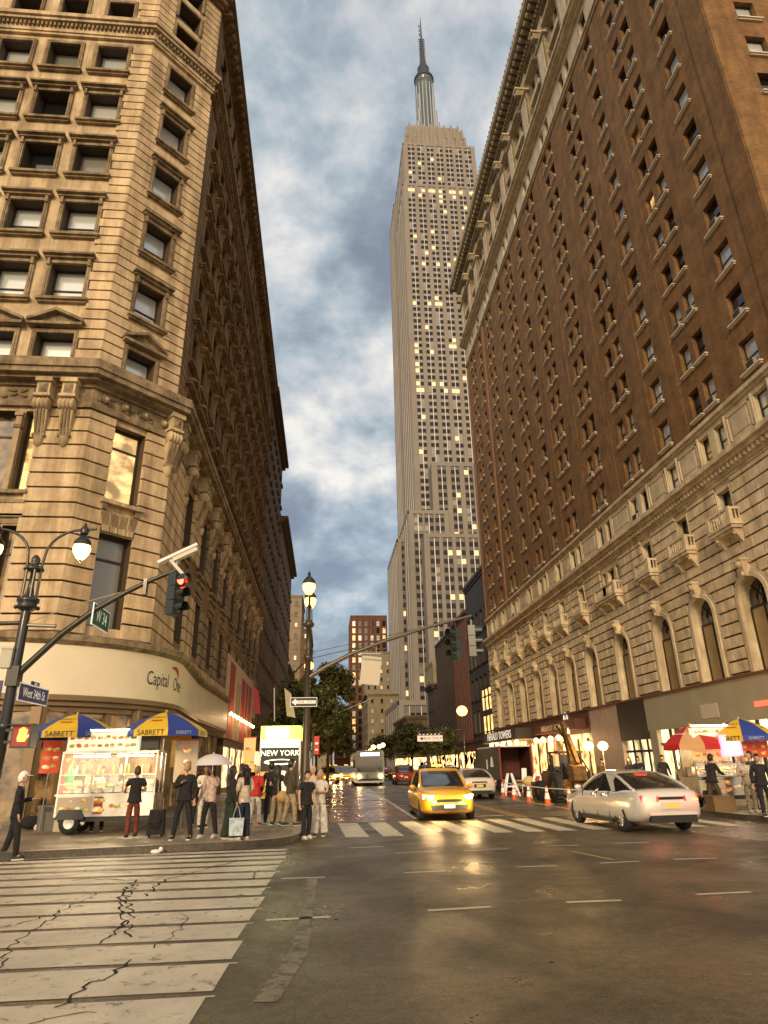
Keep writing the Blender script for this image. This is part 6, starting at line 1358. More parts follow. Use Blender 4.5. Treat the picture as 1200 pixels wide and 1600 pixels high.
ARMS = dict(down=((.25, -.01, 1.13), (.27, .07, .88)), bent=((.25, -.03, 1.13), (.13, .26, 1.17)), chest=((.27, .02, 1.15), (.04, .19, 1.27)), fold=((.25, .05, 1.15), (-.06, .21, 1.15)), up=((.25, .12, 1.2), (.17, .24, 1.42)),
            fwd=((.25, .1, 1.16), (.20, .36, 1.10)), back=((.25, -.1, 1.15), (.27, -.12, .89)), out=((.30, .02, 1.16), (.42, .16, 1.0)), pocket=((.28, -.06, 1.14), (.2, .07, .93)))
skins = [mat('skin_light', (.50, .30, .19), .55), mat('skin_tan', (.36, .20, .12), .55), mat('skin_brown', (.17, .09, .05), .55)]
eyem = mat('eye_dark', (.015, .01, .008), .3); hairb = mat('hair_black', (.012, .009, .007), .45); hairg = mat('hair_brown', (.06, .035, .018), .5); hairl = mat('hair_blond', (.38, .26, .12), .5)
def cloth(n, c, r=.85): return mat('cloth_' + n, c, r, noise=.45, nscale=11, bump=.9, bscale=13)
black_c = cloth('black', (.014, .013, .014)); char_c = cloth('charcoal', (.04, .038, .036)); dkblue = cloth('dark_blue', (.012, .018, .04)); dkgr = cloth('dark_green', (.018, .03, .022)); whit = cloth('white', (.62, .58, .50)); creamc = cloth('cream', (.52, .42, .30)); beige = cloth('beige', (.38, .29, .18)); maroon = cloth('maroon', (.17, .035, .02)); redcl = cloth('red', (.45, .02, .015)); pinkw = cloth('pink_white', (.62, .46, .40)); olive = cloth('olive', (.07, .055, .03)); brownc = cloth('brown', (.09, .05, .03)); yellowp = cloth('yellow_print', (.60, .46, .16))
shoew = mat('shoe_white', (.65, .62, .56), .5); shoeb = mat('shoe_black', (.02, .02, .02), .5); shoer = mat('shoe_red', (.45, .02, .02), .5)
def person(label, x, y, face, h=1.7, top=black_c, legs=black_c, aL='down', aR='down', st=.10, stride=0.0, sleeve='long', skin=0, hair='short', hc=hairb, shoe=shoeb, wide=0.0, z=.15, lean=0.0, hem=None, headyaw=0, coat=False, slim=1.0, seat=False, group=None, name='person'):
    s = h / 1.75; t = thing(name, label, 'person', (x, y, z), radians(face), group); S = lambda p: (p[0] * s, (p[1] + lean * max(0, p[2] - .9)) * s, p[2] * s); sk = skins[skin]
    an = {}; hips = {}
    def legpts(sg):
        f = stride * sg
        if seat: return [(sg * .09, 0, .62), (sg * .12, .42, .62), (sg * .12, .40, .12), (sg * .12, .52, .05)]
        return [(sg * .085, 0, .92), (sg * (.09 + st * .25), f * .55 + (.03 if f > 0 else .02), .50), (sg * (.08 + st * .5), f * 1.05 - (.03 if f < 0 else 0), .09 + (.03 if f < -.12 else 0)), (sg * (.09 + st * .55), f * 1.05 + .13, .04)]
    def armpts(sg, key):
        e, w = ARMS[key]; return [(sg * .185 * slim, 0, 1.41), (sg * e[0] * slim, e[1], e[2]), (sg * w[0], w[1], w[2])]
    # body
    k = Sk(); pz = .62 if seat else .94; dz = pz - .94
    def A(p): return S((p[0], p[1], p[2] + (dz if p[2] > .93 else 0)))
    pel = k.add(A((0, 0, .95)), (.10 * s * slim, .07 * s)); sp = k.add(A((0, .01, 1.13)), (.085 * s * slim, .06 * s), pel); ch = k.add(A((0, 0, 1.31)), (.10 * s * slim, .065 * s), sp); nk = k.add(A((0, -.005, 1.445)), .05 * s, ch); n2 = k.add(A((0, .01, 1.54)), .048 * s, nk)
    for sg, key in ((-1, aL), (1, aR)):
        lp = legpts(sg); a = pel
        for p, r in zip(lp[:1], (.06,)): a = k.add(S(p), r * s, a)
        for p, r in zip(lp[1:], (.055, .036, .028)): a = k.add(S(p), r * s, a)
        ap = armpts(sg, key); a = k.add(A(ap[0]), .042 * s, ch); a = k.add(A(ap[1]), .038 * s, a); a = k.add(A(ap[2]), .025 * s, a)
        d = (Vector(ap[2]) - Vector(ap[1])).normalized(); pm = Vector(ap[2]) + d * .06; a2 = k.add(A(tuple(pm)), (.034 * s, .016 * s), a)
        sd_ = d.cross(Vector((0, 0, 1))); sd_ = sd_.normalized() if sd_.length > .1 else Vector((0, 1, 0)); cur = Vector((-sg * .25, .25, -.1))
        for i, (o, ln) in enumerate(((-.03, .055), (-.01, .07), (.01, .066), (.03, .05))):
            f1 = pm + sd_ * o + d * .03; f2 = f1 + (d + cur * .3).normalized() * ln * .55; f3 = f2 + (d + cur).normalized() * ln * .5; q = k.add(A(tuple(f1)), .0095 * s, a2); q = k.add(A(tuple(f2)), .0088 * s, q); k.add(A(tuple(f3)), .0072 * s, q)
        th = pm - d * .03 + sd_ * .03 + cur * .03; q = k.add(A(tuple(th)), .011 * s, a2); k.add(A(tuple(th + (d * .6 + sd_ * .5 + cur * .5).normalized() * .045)), .009 * s, q)
        hips[sg] = lp; an[sg] = ap
    body = skin_bake('body', k.v, k.e, k.r, sk)
    # head joined into the body mesh
    hz = (1.635 + dz); yaw = radians(headyaw); hb = MB(); vs = []; n, m_ = 16, 12
    hc_ = Vector(S((0, .015, hz - .018)))
    for i in range(m_ + 1):
        ph = -pi / 2 + pi * i / m_
        for j in range(n):
            th = 2 * pi * j / n; px, py, pz_ = cos(ph) * sin(th), cos(ph) * cos(th), sin(ph)
            wx = .075 * (1 - .22 * max(0, -pz_)); wy = .095; q = Vector((px * wx, py * wy + (.012 if (py > .3 and pz_ < -.3) else 0), pz_ * .118))
            if py > .93 and -.35 < pz_ < .1: q.y += .022
            if py < -.4 and pz_ < -.5: q.y += .03
            vs.append((q.x * cos(yaw) - q.y * sin(yaw), q.x * sin(yaw) + q.y * cos(yaw), q.z))
    hb.M = Matrix.Translation(hc_) @ Matrix.Scale(s * 1.06, 4); hb.add(vs, [(i * n + j, i * n + (j + 1) % n, (i + 1) * n + (j + 1) % n, (i + 1) * n + j) for i in range(m_) for j in range(n)], sk, True)
    def hp(a, b_, c): return (a * cos(yaw) - b_ * sin(yaw), a * sin(yaw) + b_ * cos(yaw), c)
    for sg in (-1, 1): hb.ball(hp(sg * .03, .083, .012), .011, eyem, 6); hb.ball(hp(sg * .077, -.005, -.005), .02, sk, 6, (.5, .8, 1.4)); hb.ball(hp(sg * .03, .088, .035), .012, hc, 5, (1.3, .5, .35))
    hb.ball(hp(0, .105, -.018), .014, sk, 6, (.8, 1, 1.2)); hb.ball(hp(0, .088, -.055), .02, mat('lips', (.30, .10, .08), .5), 6, (1.2, .45, .4))
    hb.M = None; ob = hb; vs = [tuple(v.co) for v in body.vertices]; fs = [tuple(p.vertices) for p in body.polygons]; ob.add(vs, fs, sk, True); bo = ob.build('body', t)
    # clothes
    k = Sk(); g = .016; a0 = k.add(A((0, 0, 1.0)), (.175 * s * slim, .128 * s))
    lo = k.add(A((0, .0, hem if hem else .86 + 0 * dz)), (.180 * s * slim * (1.06 if coat else 1), .140 * s), a0) if not seat else a0
    b1_ = k.add(A((0, .01, 1.13)), (.165 * s * slim, .122 * s), a0); c1 = k.add(A((0, 0, 1.31)), (.185 * s * slim, .130 * s), b1_); k.add(A((0, -.005, 1.455)), .075 * s, c1)
    for sg in (-1, 1):
        ap = an[sg]; q = k.add(A((ap[0][0] * .97, ap[0][1], ap[0][2] - .01)), .078 * s, c1); e = Vector(ap[1])
        if sleeve == 'long': q = k.add(A(tuple(e)), .062 * s, q); k.add(A(ap[2]), .048 * s, q)
        elif sleeve == 'short': k.add(A(tuple(Vector(ap[0]) + (e - Vector(ap[0])) * .66)), .070 * s, q)
    obj('shirt' if not coat else 'coat', skin_bake('shirt', k.v, k.e, k.r, top), t)
    k = Sk(); a0 = k.add(S((0, 0, pz + .04)), (.155 * s * slim, .115 * s)); a1 = k.add(S((0, 0, pz - .04)), (.155 * s * slim, .125 * s), a0)
    for sg in (-1, 1):
        lp = hips[sg]; q = k.add(S((lp[0][0] * 1.05, lp[0][1], lp[0][2] - .06)), (.105 + wide * .2) * s, a1); q = k.add(S(lp[1]), (.078 + wide * .5) * s, q); e = Vector(lp[2]); q = k.add(S((e.x, e.y, e.z + .02)), (.062 + wide * .8) * s, q); k.add(S((e.x, e.y, e.z - .035)), (.062 + wide * .9) * s, q)
    obj('trousers', skin_bake('trousers', k.v, k.e, k.r, legs), t)
    for sg in (-1, 1):
        b = MB(); e = hips[sg][2]; b.ball((e[0] * s, (e[1] + .06) * s, .042), .14 * s, shoe, 10, (.36, 1.0, .32)); b.ball((e[0] * s, (e[1] - .02) * s, .06), .055 * s, shoe, 8, (.9, 1, 1.0)); b.box((e[0] - .045) * s, (e[0] + .045) * s, (e[1] - .06) * s, (e[1] + .18) * s, 0.0, .022, shoew if shoe is not shoew else creamc); b.build('shoe', t)
    b = MB(); b.M = Matrix.Translation(hc_) @ Matrix.Rotation(yaw, 4, 'Z') @ Matrix.Scale(s * 1.06, 4)
    if hair != 'bald':
        n = 16; vs = []; rows = 7
        for i in range(rows + 1):
            for j in range(n):
                th = 2 * pi * j / n; front = cos(th); low = -.15 - .55 * (.5 - .5 * front) if hair in ('short', 'cap') else -.2 - .75 * (.5 - .5 * front)
                if front > .35: low = .42
                ph = pi / 2 - (pi / 2 - math.asin(max(-.95, min(.95, low)))) * i / rows; r = 1.10 + .04 * sin(j * 3.1)
                vs.append((cos(ph) * sin(th) * .078 * r, cos(ph) * cos(th) * .098 * r - .006, sin(ph) * .122 * r))
        b.add(vs, [(i * n + j, (i + 1) * n + j, (i + 1) * n + (j + 1) % n, i * n + (j + 1) % n) for i in range(rows) for j in range(n)], hc if hair != 'cap' else white, True)
        if hair == 'long': b.hexa([(-.085, -.10, -.34), (.085, -.10, -.34), (.07, -.03, -.34), (-.07, -.03, -.34), (-.083, -.115, .04), (.083, -.115, .04), (.08, .0, .04), (-.08, .0, .04)], hc); [b.tube([(q * .07, .01, .04), (q * .082, .01, -.1), (q * .075, .0, -.28)], [.022, .028, .012], hc, 6) for q in (-1, 1)]; b.ball((0, -.07, -.12), .085, hc, 10, (1.05, .7, 2.0))
        if hair == 'bun': b.ball((0, -.10, .07), .04, hc, 8)
        if hair == 'cap': b.prism([(-.06, .07), (.06, .07), (.05, .16), (0, .175), (-.05, .16)], 'z', .035, .045, white)
        b.M = b.M; b.build('hair' if hair != 'cap' else 'cap', t)
    t['_'] = 0; del t['_']
    def hand(sg):
        e, w = an[sg][1], an[sg][2]; d = (Vector(w) - Vector(e)).normalized(); p = Vector(A(tuple(Vector(w) + d * .09))); c_, s_ = cos(radians(face)), sin(radians(face)); return Vector((x + p.x * c_ - p.y * s_, y + p.x * s_ + p.y * c_, z + p.z))
    return t, hand
gq = 'people waiting on the left pavement'
person('man in dark coat and white cap holding a pale cup at the left edge', -6.55, 15.75, -75, 1.72, black_c, black_c, 'bent', 'down', .08, .12, hair='cap', z=.0, coat=True, hem=.72)
person('customer in black T-shirt and maroon trousers standing at the food cart', -4.72, 18.0, 25, 1.64, black_c, maroon, 'fwd', 'bent', .08, .05, 'short', 1, shoe=dkblue, hair='short', hc=hairg)
person('man in black sweater with a hand on his chest, standing legs apart', -3.35, 17.25, 172, 1.72, black_c, black_c, 'down', 'chest', .26, hair='short', hc=hairl)
p7, h7 = person('woman with long dark hair in pinkish white blouse and black leggings under a pale umbrella', -2.78, 17.5, 160, 1.66, pinkw, black_c, 'up', 'down', .16, .05, 'long', 1, 'long', shoe=shoew, slim=.92, hem=.82)
person('person in white trousers half hidden behind the woman with the pale umbrella', -3.42, 20.4, 200, 1.66, whit, whit, 'down', 'bent', .08, .1, 'long', 2, shoe=shoeb)
p9, h9 = person('woman with long black hair, striped black jacket and flared dark green trousers, carrying a tote', -2.2, 16.8, -65, 1.6, black_c, dkgr, 'down', 'down', .08, .04, 'long', 1, 'long', shoe=shoew, wide=.075, slim=.93)
person('woman in cream jumper and dark blue trousers looking at her phone', -1.88, 16.75, 40, 1.62, creamc, dkblue, 'bent', 'bent', .08, .0, 'long', 0, 'long', shoe=shoew, wide=.03, slim=.92)
person('blond person in red jacket, white trousers and red shoes', -2.0, 20.65, -20, 1.6, redcl, whit, 'down', 'bent', .08, .08, 'long', 0, 'short', hairl, shoer, coat=True)
person('man in dark jacket in front of the bright kiosk, left of the tan bag', -1.62, 21.3, 10, 1.72, black_c, black_c, 'down', 'bent', .1, .0, 'long', 2, coat=True)
p13, h13 = person('woman in black top and beige trousers with a tan shoulder bag', -1.40, 20.8, -15, 1.62, black_c, beige, 'bent', 'fwd', .07, .05, 'short', 0, 'long', wide=.02, slim=.9)
person('tall man in olive-brown jacket and beige trousers looking right at the kiosk', -.98, 20.3, -60, 1.76, olive, beige, 'pocket', 'pocket', .1, .1, 'long', 0, 'short', shoe=shoeb, coat=True, hem=.8)
person('young man in black T-shirt and black trousers with bright white sneakers at the kerb', -.46, 18.2, -145, 1.60, black_c, black_c, 'down', 'down', .06, .03, 'short', 0, 'short', shoe=shoew, z=0.0)
person('blonde woman with folded arms in white top and wide white trousers', -.12, 18.8, 170, 1.62, whit, whit, 'fold', 'fold', .08, .06, 'short', 0, 'long', hairl, shoeb, .07, z=0.0, slim=.9)
person('taller person in pale coat standing just behind the couple at the kerb', -.33, 20.0, 150, 1.74, creamc, creamc, 'down', 'down', .08, .0, 'long', 0, 'bald', wide=.06, z=0.0, coat=True)
person('food cart vendor in yellow print shirt left of the cart', -8.05, 22.3, -60, 1.66, yellowp, char_c, 'bent', 'bent', .1, .0, 'short', 2)
person('cook in white shirt bending inside the bright food cart', -6.25, 20.25, 200, 1.66, whit, black_c, 'fwd', 'fwd', .1, .0, 'short', 1, lean=.16)
# a few more waiting between kiosk and shops
person('dark haired passer-by behind the man with hand on chest', -3.75, 21.5, 150, 1.7, brownc, char_c, 'down', 'down', .08, .1, 'long', 2, coat=True)
person('person in grey jacket queueing left of the red jacket', -2.75, 23.5, 60, 1.68, char_c, char_c, 'down', 'bent', .08, .1, 'long', 1, coat=True)
# right side
person('man in dark coat standing against the lit shop window on the right', 15.1, 29.8, 178, 1.74, black_c, black_c, 'down', 'down', .14, hair='short', coat=True)
person('dark figure by the glass doors just left of the coated man', 14.9, 31.8, 150, 1.72, black_c, char_c, 'bent', 'down', .1, hair='short', coat=True)
person('hooded dark figure behind the silver sedan roof, left of the glass doors', 13.0, 28.6, 170, 1.68, black_c, black_c, 'down', 'down', .1, hair='long', coat=True)
person('smaller dark figure beside the hooded one near the work lamps', 12.6, 30.6, 170, 1.64, brownc, black_c, 'bent', 'down', .1, coat=True)
person('seated passer-by in pinkish shirt between silver sedan and right food cart', 12.45, 23.3, 150, 1.5, pinkw, black_c, 'bent', 'down', .1, .0, 'short', 1)
person('customer in dark hoodie and grey trousers leaning to the right food cart', 12.5, 21.6, -70, 1.70, black_c, olive, 'fwd', 'fwd', .08, .18, 'long', 1, lean=.18, coat=True)
person('person in cream jacket and beige trousers waiting at the right food cart', 12.95, 20.4, 165, 1.62, creamc, beige, 'bent', 'bent', .08, .05, 'long', 0, 'short', hairl, shoew, coat=True)
person('person in dark clothes with a pale shoulder strap at the right edge', 12.55, 19.1, 160, 1.66, black_c, black_c, 'down', 'down', .12, .1, 'long', 0, 'short')
person('dark haired man partly hidden behind the cream jacket, facing the cart', 13.7, 21.2, 100, 1.76, char_c, char_c, 'down', 'bent', .1, hair='short')
person('road worker in dark clothes beside the box truck', 12.9, 38.5, 120, 1.7, black_c, olive, 'fwd', 'bent', .14, .05, lean=.15)
# things carried or worn
t = thing('tote_bag', 'pale blue tote bag hanging from the striped jacket woman\'s hand', 'bag', tuple(h9(1))); tb = cloth('tote_blue', (.42, .50, .52)); b = MB(); b.hexa([(-.15, -.05, -.62), (.15, -.05, -.62), (.15, .05, -.62), (-.15, .05, -.62), (-.17, -.02, -.25), (.17, -.02, -.25), (.17, .02, -.25), (-.17, .02, -.25)], tb); b.build('bag_body', t)
b = MB(); [b.tube([(q * .09, y_, -.26), (q * .03, y_, -.02), (0, y_, 0)], .008, tb, 4) for q in (-1, 1) for y_ in (-.015, .015)]; b.build('strap', t)
t = thing('shoulder_bag', 'tan leather bag at the hip of the woman in beige trousers', 'bag', (-1.22, 20.55, .9)); b = MB(); b.ball((0, 0, 0), .16, mat('bag_tan', (.40, .25, .10), .6), 12, (1.1, .5, 1)); b.build('bag_body', t); b = MB(); b.tube([(-.12, 0, .1), (-.15, .12, .35), (-.1, .2, .52)], .012, MATS['bag_tan'], 5); b.build('strap', t)
t = thing('umbrella', 'small pale translucent umbrella held over the woman in the pinkish blouse', 'umbrella', tuple(h7(-1))); um = mat('umbrella_pale', (.62, .58, .56), .35); b = MB(); n = 8; vs = []
for r, z in ((.0, .47), (.2, .43), (.38, .33), (.48, .2)):
    for j in range(16): a = 2 * pi * j / 16; rr2 = r * (1 if j % 2 == 0 else .97); vs.append((rr2 * cos(a), rr2 * sin(a), z))
b.add(vs, [(i * 16 + j, i * 16 + (j + 1) % 16, (i + 1) * 16 + (j + 1) % 16, (i + 1) * 16 + j) for i in range(3) for j in range(16)], um, True); b.build('canopy', t); b = MB(); b.tube([(0, 0, -.08), (0, 0, .5)], .008, chrome, 6); [b.tube([(0, 0, .3), (.46 * cos(a), .46 * sin(a), .2)], .004, chrome, 4) for a in [pi / 4 * j for j in range(8)]]; b.build('shaft', t)

# =============== FOOD CARTS ===============
ylw = mat('umbrella_yellow', (.68, .44, .02), .6); blu = mat('umbrella_blue', (.02, .045, .26), .6); redu = mat('umbrella_red', (.45, .015, .01), .6); tanu = mat('umbrella_tan', (.55, .30, .12), .6); txt_n = mat('letter_near_black', (.012, .012, .03), .6); txt_r = mat('letter_red', (.45, .03, .02), .6)
def parasol(label, x, y, z0, zt, r, a0, cols=(0, 1), words=True, group='parasols over the food carts', third=None, top_txt='SABRETT'):
    """8-panel vending parasol; zt top, z0 rim"""
    t = thing('parasol', label, 'parasol', (x, y, .15), group=group); mm = [ylw, blu]; mm = cols
    H_ = zt - z0
    def P(th, rho):   # rho 0..1 along the panel; slightly domed, flat between the ribs
        k = (th - a0) / (pi / 4); f = k - math.floor(k); ca = cos(pi / 8) / cos((f - .5) * pi / 4); rr2 = r * rho * ca; return (rr2 * cos(th), rr2 * sin(th), z0 - .15 + H_ * (1 - rho ** 1.55))
    for p in range(8):
        b = MB(); n, m_ = 4, 6; vs = [P(a0 + (p + i / n * .9999) * pi / 4, max(.001, j / m_)) for j in range(m_ + 1) for i in range(n + 1)]; b.add(vs, [(j * (n + 1) + i, j * (n + 1) + i + 1, (j + 1) * (n + 1) + i + 1, (j + 1) * (n + 1) + i) for j in range(m_) for i in range(n)], mm[p % 2], True)
        rim = [P(a0 + (p + i / n * .9999) * pi / 4, 1) for i in range(n + 1)]; b.add(rim + [(q[0] * 1.01, q[1] * 1.01, q[2] - .17) for q in rim], [(i, i + 1, i + n + 2, i + n + 1) for i in range(n)], mm[p % 2]); c = b.build('canopy_panel', t)
        thc = a0 + (p + .5) * pi / 4
        if words and thc % (2 * pi) > pi * 1.02 and thc % (2 * pi) < 1.98 * pi:
            q = MB(); th0 = thc
            def fn(u, v, sz=1.0): th = th0 + u / (r * .93); pp = P(th, 1); return (pp[0] * 1.025, pp[1] * 1.025, pp[2] - .085 + v)
            def fn2(u, v):
                rho = .62 - v / (r * 1.1); th = th0 + u / (r * max(.15, rho)); pp = P(th, rho); return (pp[0] * 1.01, pp[1] * 1.01, pp[2] + .02)
            if mm[p % 2] in (ylw,):
                text_geo(top_txt, .20, q, None, txt_n, sx=.88, fn=fn); text_geo('SABRETT', .13, q, None, txt_n, sx=1.0, fn=lambda u, v: fn2(u, v + .12))
                for k_ in range(8): a_, b_ = (k_ / 8 - .5) * .34, ((k_ + 1) / 8 - .5) * .34; q.add([fn2(a_, -.03 - .02 * cos(a_ * 8)), fn2(b_, -.03 - .02 * cos(b_ * 8)), fn2(b_, -.08 - .02 * cos(b_ * 8)), fn2(a_, -.08 - .02 * cos(a_ * 8))], [(0, 1, 2, 3)], txt_r)
            elif mm[p % 2] is blu: text_geo('SABRETT', .13, q, None, mat('letter_pale_blue', (.4, .45, .6), .6), sx=.9, fn=fn)
            elif mm[p % 2] is redu: text_geo('~~~~~', .3, q, None, lw_, sx=.8, fn=lambda u, v: fn2(u, v))
            if q.f: q.build('lettering', c)
    b = MB(); b.tube([(0, 0, .0), (0, 0, H_ + z0 - .12)], .02, chrome, 8); b.ball((0, 0, H_ + z0 - .12), .035, ylw, 8); b.build('pole', t)
    b = MB(); [b.tube([(0, 0, z0 + .02), P(a0 + k_ * pi / 4, .97)], .008, chrome, 4) for k_ in range(8)]; b.build('rib', t); return t
parasol('yellow and blue parasol over the left end of the left food cart', -7.15, 20.1, 2.72, 3.22, 1.2, radians(247.5), (ylw, blu))
parasol('yellow and blue parasol over the right end of the left food cart', -4.62, 20.0, 2.72, 3.24, 1.2, radians(242), (ylw, blu))
parasol('yellow and blue parasol mostly hidden behind the left food cart\'s two front ones', -6.3, 22.3, 2.62, 3.0, 1.0, radians(230), (ylw, blu))
parasol('red and tan parasol over the left end of the right food cart', 12.55, 22.4, 2.15, 2.78, 1.0, radians(260), (redu, tanu))
parasol('blue and yellow parasol over the right food cart beside the red one', 14.1, 22.0, 2.38, 2.95, 1.12, radians(238), (blu, ylw))
FOOD = [mat('food_%d' % i, c, .5, emit=.16, ecol=c) for i, c in enumerate([(.8, .45, .1), (.6, .12, .04), (.75, .6, .25), (.45, .2, .06), (.25, .4, .08), (.85, .75, .5)])]
lite = mat('menu_panel_lit', (.6, .54, .42), .4, emit=.55, ecol=(1, .84, .55)); tubew = mat('light_tube', (1, .95, .85), .4, emit=22, ecol=(1, .80, .48)); posterw = mat('poster_white', (.42, .34, .24), .5, emit=.03, ecol=(1, .85, .6)); posterr = mat('poster_red', (.5, .06, .03), .5, emit=.1, ecol=(1, .1, .05))
rf = random.Random(17)
def dishes(b, x0, x1, z0, z1, y, nx, nz, r=.06):
    for i in range(nx):
        for j in range(nz):
            cx, cz = x0 + (x1 - x0) * (i + .5) / nx, z0 + (z1 - z0) * (j + .5) / nz; m = FOOD[rf.randrange(5)]
            for k_ in range(3): b.ball((cx + rf.uniform(-.4, .4) * r, y, cz + rf.uniform(-.3, .3) * r), r * rf.uniform(.5, .85), FOOD[rf.randrange(6)] if k_ else m, 8, (1.3, .12, .75))
def food_cart(label, x, y, rz, L_, wheelx=(-1.1,), group='food carts'):
    t = thing('food_cart', label, 'food cart', (x, y, .15), rz, group); h = L_ / 2
    b = MB(); b.box(-h, h, -.45, .45, .42, .95, steel); b.box(-h - .03, h + .03, -.5, .5, .93, .98, steel); b.box(-h + .1, h - .1, -.4, .4, .3, .42, trimb); b.build('body', t)
    b = MB(); b.box(-h + .05, -h + .95, -.46, -.45, .5, .9, posterw); b.box(-h + 1.0, -.05, -.46, -.45, .48, .9, mat('poster_maroon', (.25, .04, .02), .5)); b.box(.05, h - .5, -.46, -.45, .5, .86, steel); dishes(b, -h + .1, -h + .9, .5, .74, -.465, 4, 1, .07); dishes(b, -h + 1.05, -.1, .5, .9, -.465, 3, 2, .09); dishes(b, .1, h - .55, .5, .85, -.465, 4, 1, .08)
    dishes(b, -h + .2, -h + .9, .74, .9, -.465, 2, 1, .06); b.build('food_picture', t)
    b = MB()
    for px_ in (-h + .02, -h * .33, h * .33, h - .02):
        for py_ in (-.44, .44): b.box(px_ - .02, px_ + .02, py_ - .02, py_ + .02, .98, 2.0, steel)
    b.box(-h, h, -.46, .46, 1.98, 2.04, steel); b.box(-h, h, -.47, -.43, 1.42, 1.46, steel); b.box(-h, h, -.47, -.43, 1.2, 1.23, steel); b.build('rack', t)
    b = MB(); glz = mat('case_glass', (.8, .85, .8), .05, alpha=.22, spec=1.0); b.box(-h + .05, h - .05, -.46, -.45, 1.0, 1.4, glz); b.box(-h + .05, h * .2, -.455, -.45, 1.46, 1.95, glz); b.build('display_glass', t)
    b = MB(); b.box(-h + .05, h - .05, .38, .42, .98, 1.95, mat('cart_back_dark', (.10, .07, .04), .6, noise=.5, nscale=4))
    for i in range(9): u = -h + .2 + (L_ - .4) * i / 8; b.box(u - .1, u + .1, -.3, .0, 1.0, 1.06 + .05 * (i % 3), steel); b.ball((u, -.15, 1.1 + .05 * (i % 3)), .1, FOOD[i % 6], 8, (1, 1.2, .5))
    for i in range(7): u = -h + .3 + (L_ - .6) * i / 6; b.box(u - .12, u + .12, .05, .35, 1.0, 1.3 + .12 * (i % 2), steel if i % 2 else posterw)
    for i in range(12): u = -h + .2 + (L_ - .4) * i / 11; b.lathe([(.035, 1.46), (.035, 1.62), (.015, 1.66), (.015, 1.7)], (u, -.38, 0), FOOD[(i * 5) % 6], 8)
    b.build('food_tray', t)
    b = MB(); b.box(-h + .1, h - .55, -.50, -.30, 2.06, 2.52, lite); b.box(h - .5, h - .02, -.48, -.30, 2.08, 2.46, trimb); dishes(b, -h + .15, h - .6, 2.08, 2.5, -.505, 10, 2, .07); b.box(-h + .08, h - .5, -.52, -.28, 2.52, 2.56, steel); b.box(-h + .08, h - .5, -.52, -.28, 2.02, 2.06, steel); b.build('menu_board', t)
    b = MB(); 
    for u0, u1 in ((-h + .2, -.1), (0.1, h - .2)): b.box(u0, u1, -.2, -.15, 1.9, 1.94, tubew)
    b.box(-h + .1, h - .5, -.48, -.46, 2.565, 2.6, tubew); b.build('light_tube', t)
    for u in (-h * .5, h * .5): plight('cart_light', (x + u * cos(rz) + .2 * sin(rz), y + u * sin(rz) - .25 * cos(rz), 1.95), 70, (1, .78, .46), .25, None)
    for wx in wheelx:
        for s in (-1, 1): b = MB(); b.lathe([(.14, -.07), (.25, -.07), (.28, 0), (.25, .07), (.14, .07)], (wx, s * .42, .28), rubber, 18, 'y'); o = b.build('wheel', t); b = MB(); b.lathe([(.001, -.05 if s < 0 else .05), (.15, -.06 if s < 0 else .06)], (wx, s * .42, .28), rimm, 12, 'y'); b.build('rim', o)
    b = MB(); b.hexa([(wheelx[0] - .38, -.52, .36), (wheelx[0] + .38, -.52, .36), (wheelx[0] + .38, -.3, .36), (wheelx[0] - .38, -.3, .36), (wheelx[0] - .28, -.5, .6), (wheelx[0] + .28, -.5, .6), (wheelx[0] + .28, -.3, .6), (wheelx[0] - .28, -.3, .6)], trimb); b.build('mudguard', t)
    b = MB(); b.tube([(h - .15, .3, .42), (h - .15, .3, .05)], .03, trimb, 6); b.ball((h - .15, .3, .05), .06, rubber, 8); b.build('jack', t); return t
food_cart('stainless food cart with picture menu and blue-yellow parasols on the left pavement', -5.82, 19.75, -.02, 2.55, (-.85,))
food_cart('bright food cart with stacked goods on the right pavement behind the silver sedan', 13.25, 22.3, .05, 2.3, (-.75,))
def poster(label, x, y, z0, w, h, rz, nx, nz, m=posterw, name='food_poster', lit=False, leg=True):
    t = thing(name, label, 'poster', (x, y, z0), rz); b = MB(); b.box(-w / 2, w / 2, -.015, .015, 0, h, m); b.build('panel', t); b = MB(); dishes(b, -w / 2 + .04, w / 2 - .04, .05, h - .1, -.02, nx, nz, min(w / nx, h / nz) * .34); b.build('food_picture', t)
    b = MB(); b.box(-w / 2 - .02, w / 2 + .02, -.025, .02, h, h + .03, posterr); b.box(-w / 2 + .1, w / 2 - .1, .015, .04, .1, h, grey)
    if z0 > .5 and leg: b.tube([(0, .04, -z0 + .15), (0, .04, .1)], .02, grey, 5)
    b.build('backing', t); return t
poster('large slanted hot dog poster under the right parasol of the left cart', -3.98, 20.2, 1.35, .62, 1.1, .25, 1, 3)
poster('small yellow food poster hanging right beside the slanted hot dog poster', -4.3, 20.9, 1.75, .55, .75, .1, 1, 2, FOOD[0])
poster('narrow food poster with three dishes, left of the cart\'s glass case', -7.12, 20.0, 1.1, .34, 1.5, 0, 1, 4, posterr)
poster('fanned red poster strips hanging at the far left of the left cart', -7.85, 20.5, 1.65, .5, .85, .5, 2, 3, posterr)
poster('white poster with a burger leaning below the cart, beside the grey bin', -7.2, 20.4, .15, .5, .85, 0, 1, 1)
poster('lit menu board with two hot dogs, left of the bright-topped kiosk', -2.72, 25.0, 1.55, .42, 1.15, .1, 1, 2, mat('menu_amber', (.6, .35, .15), .4, emit=.35, ecol=(1, .5, .15)))
poster('brown menu board left of the red jacket, lower of the kiosk menus', -2.7, 24.9, .35, .5, .95, .1, 1, 3, mat('menu_brown', (.35, .18, .08), .4, emit=.4, ecol=(1, .5, .2)))
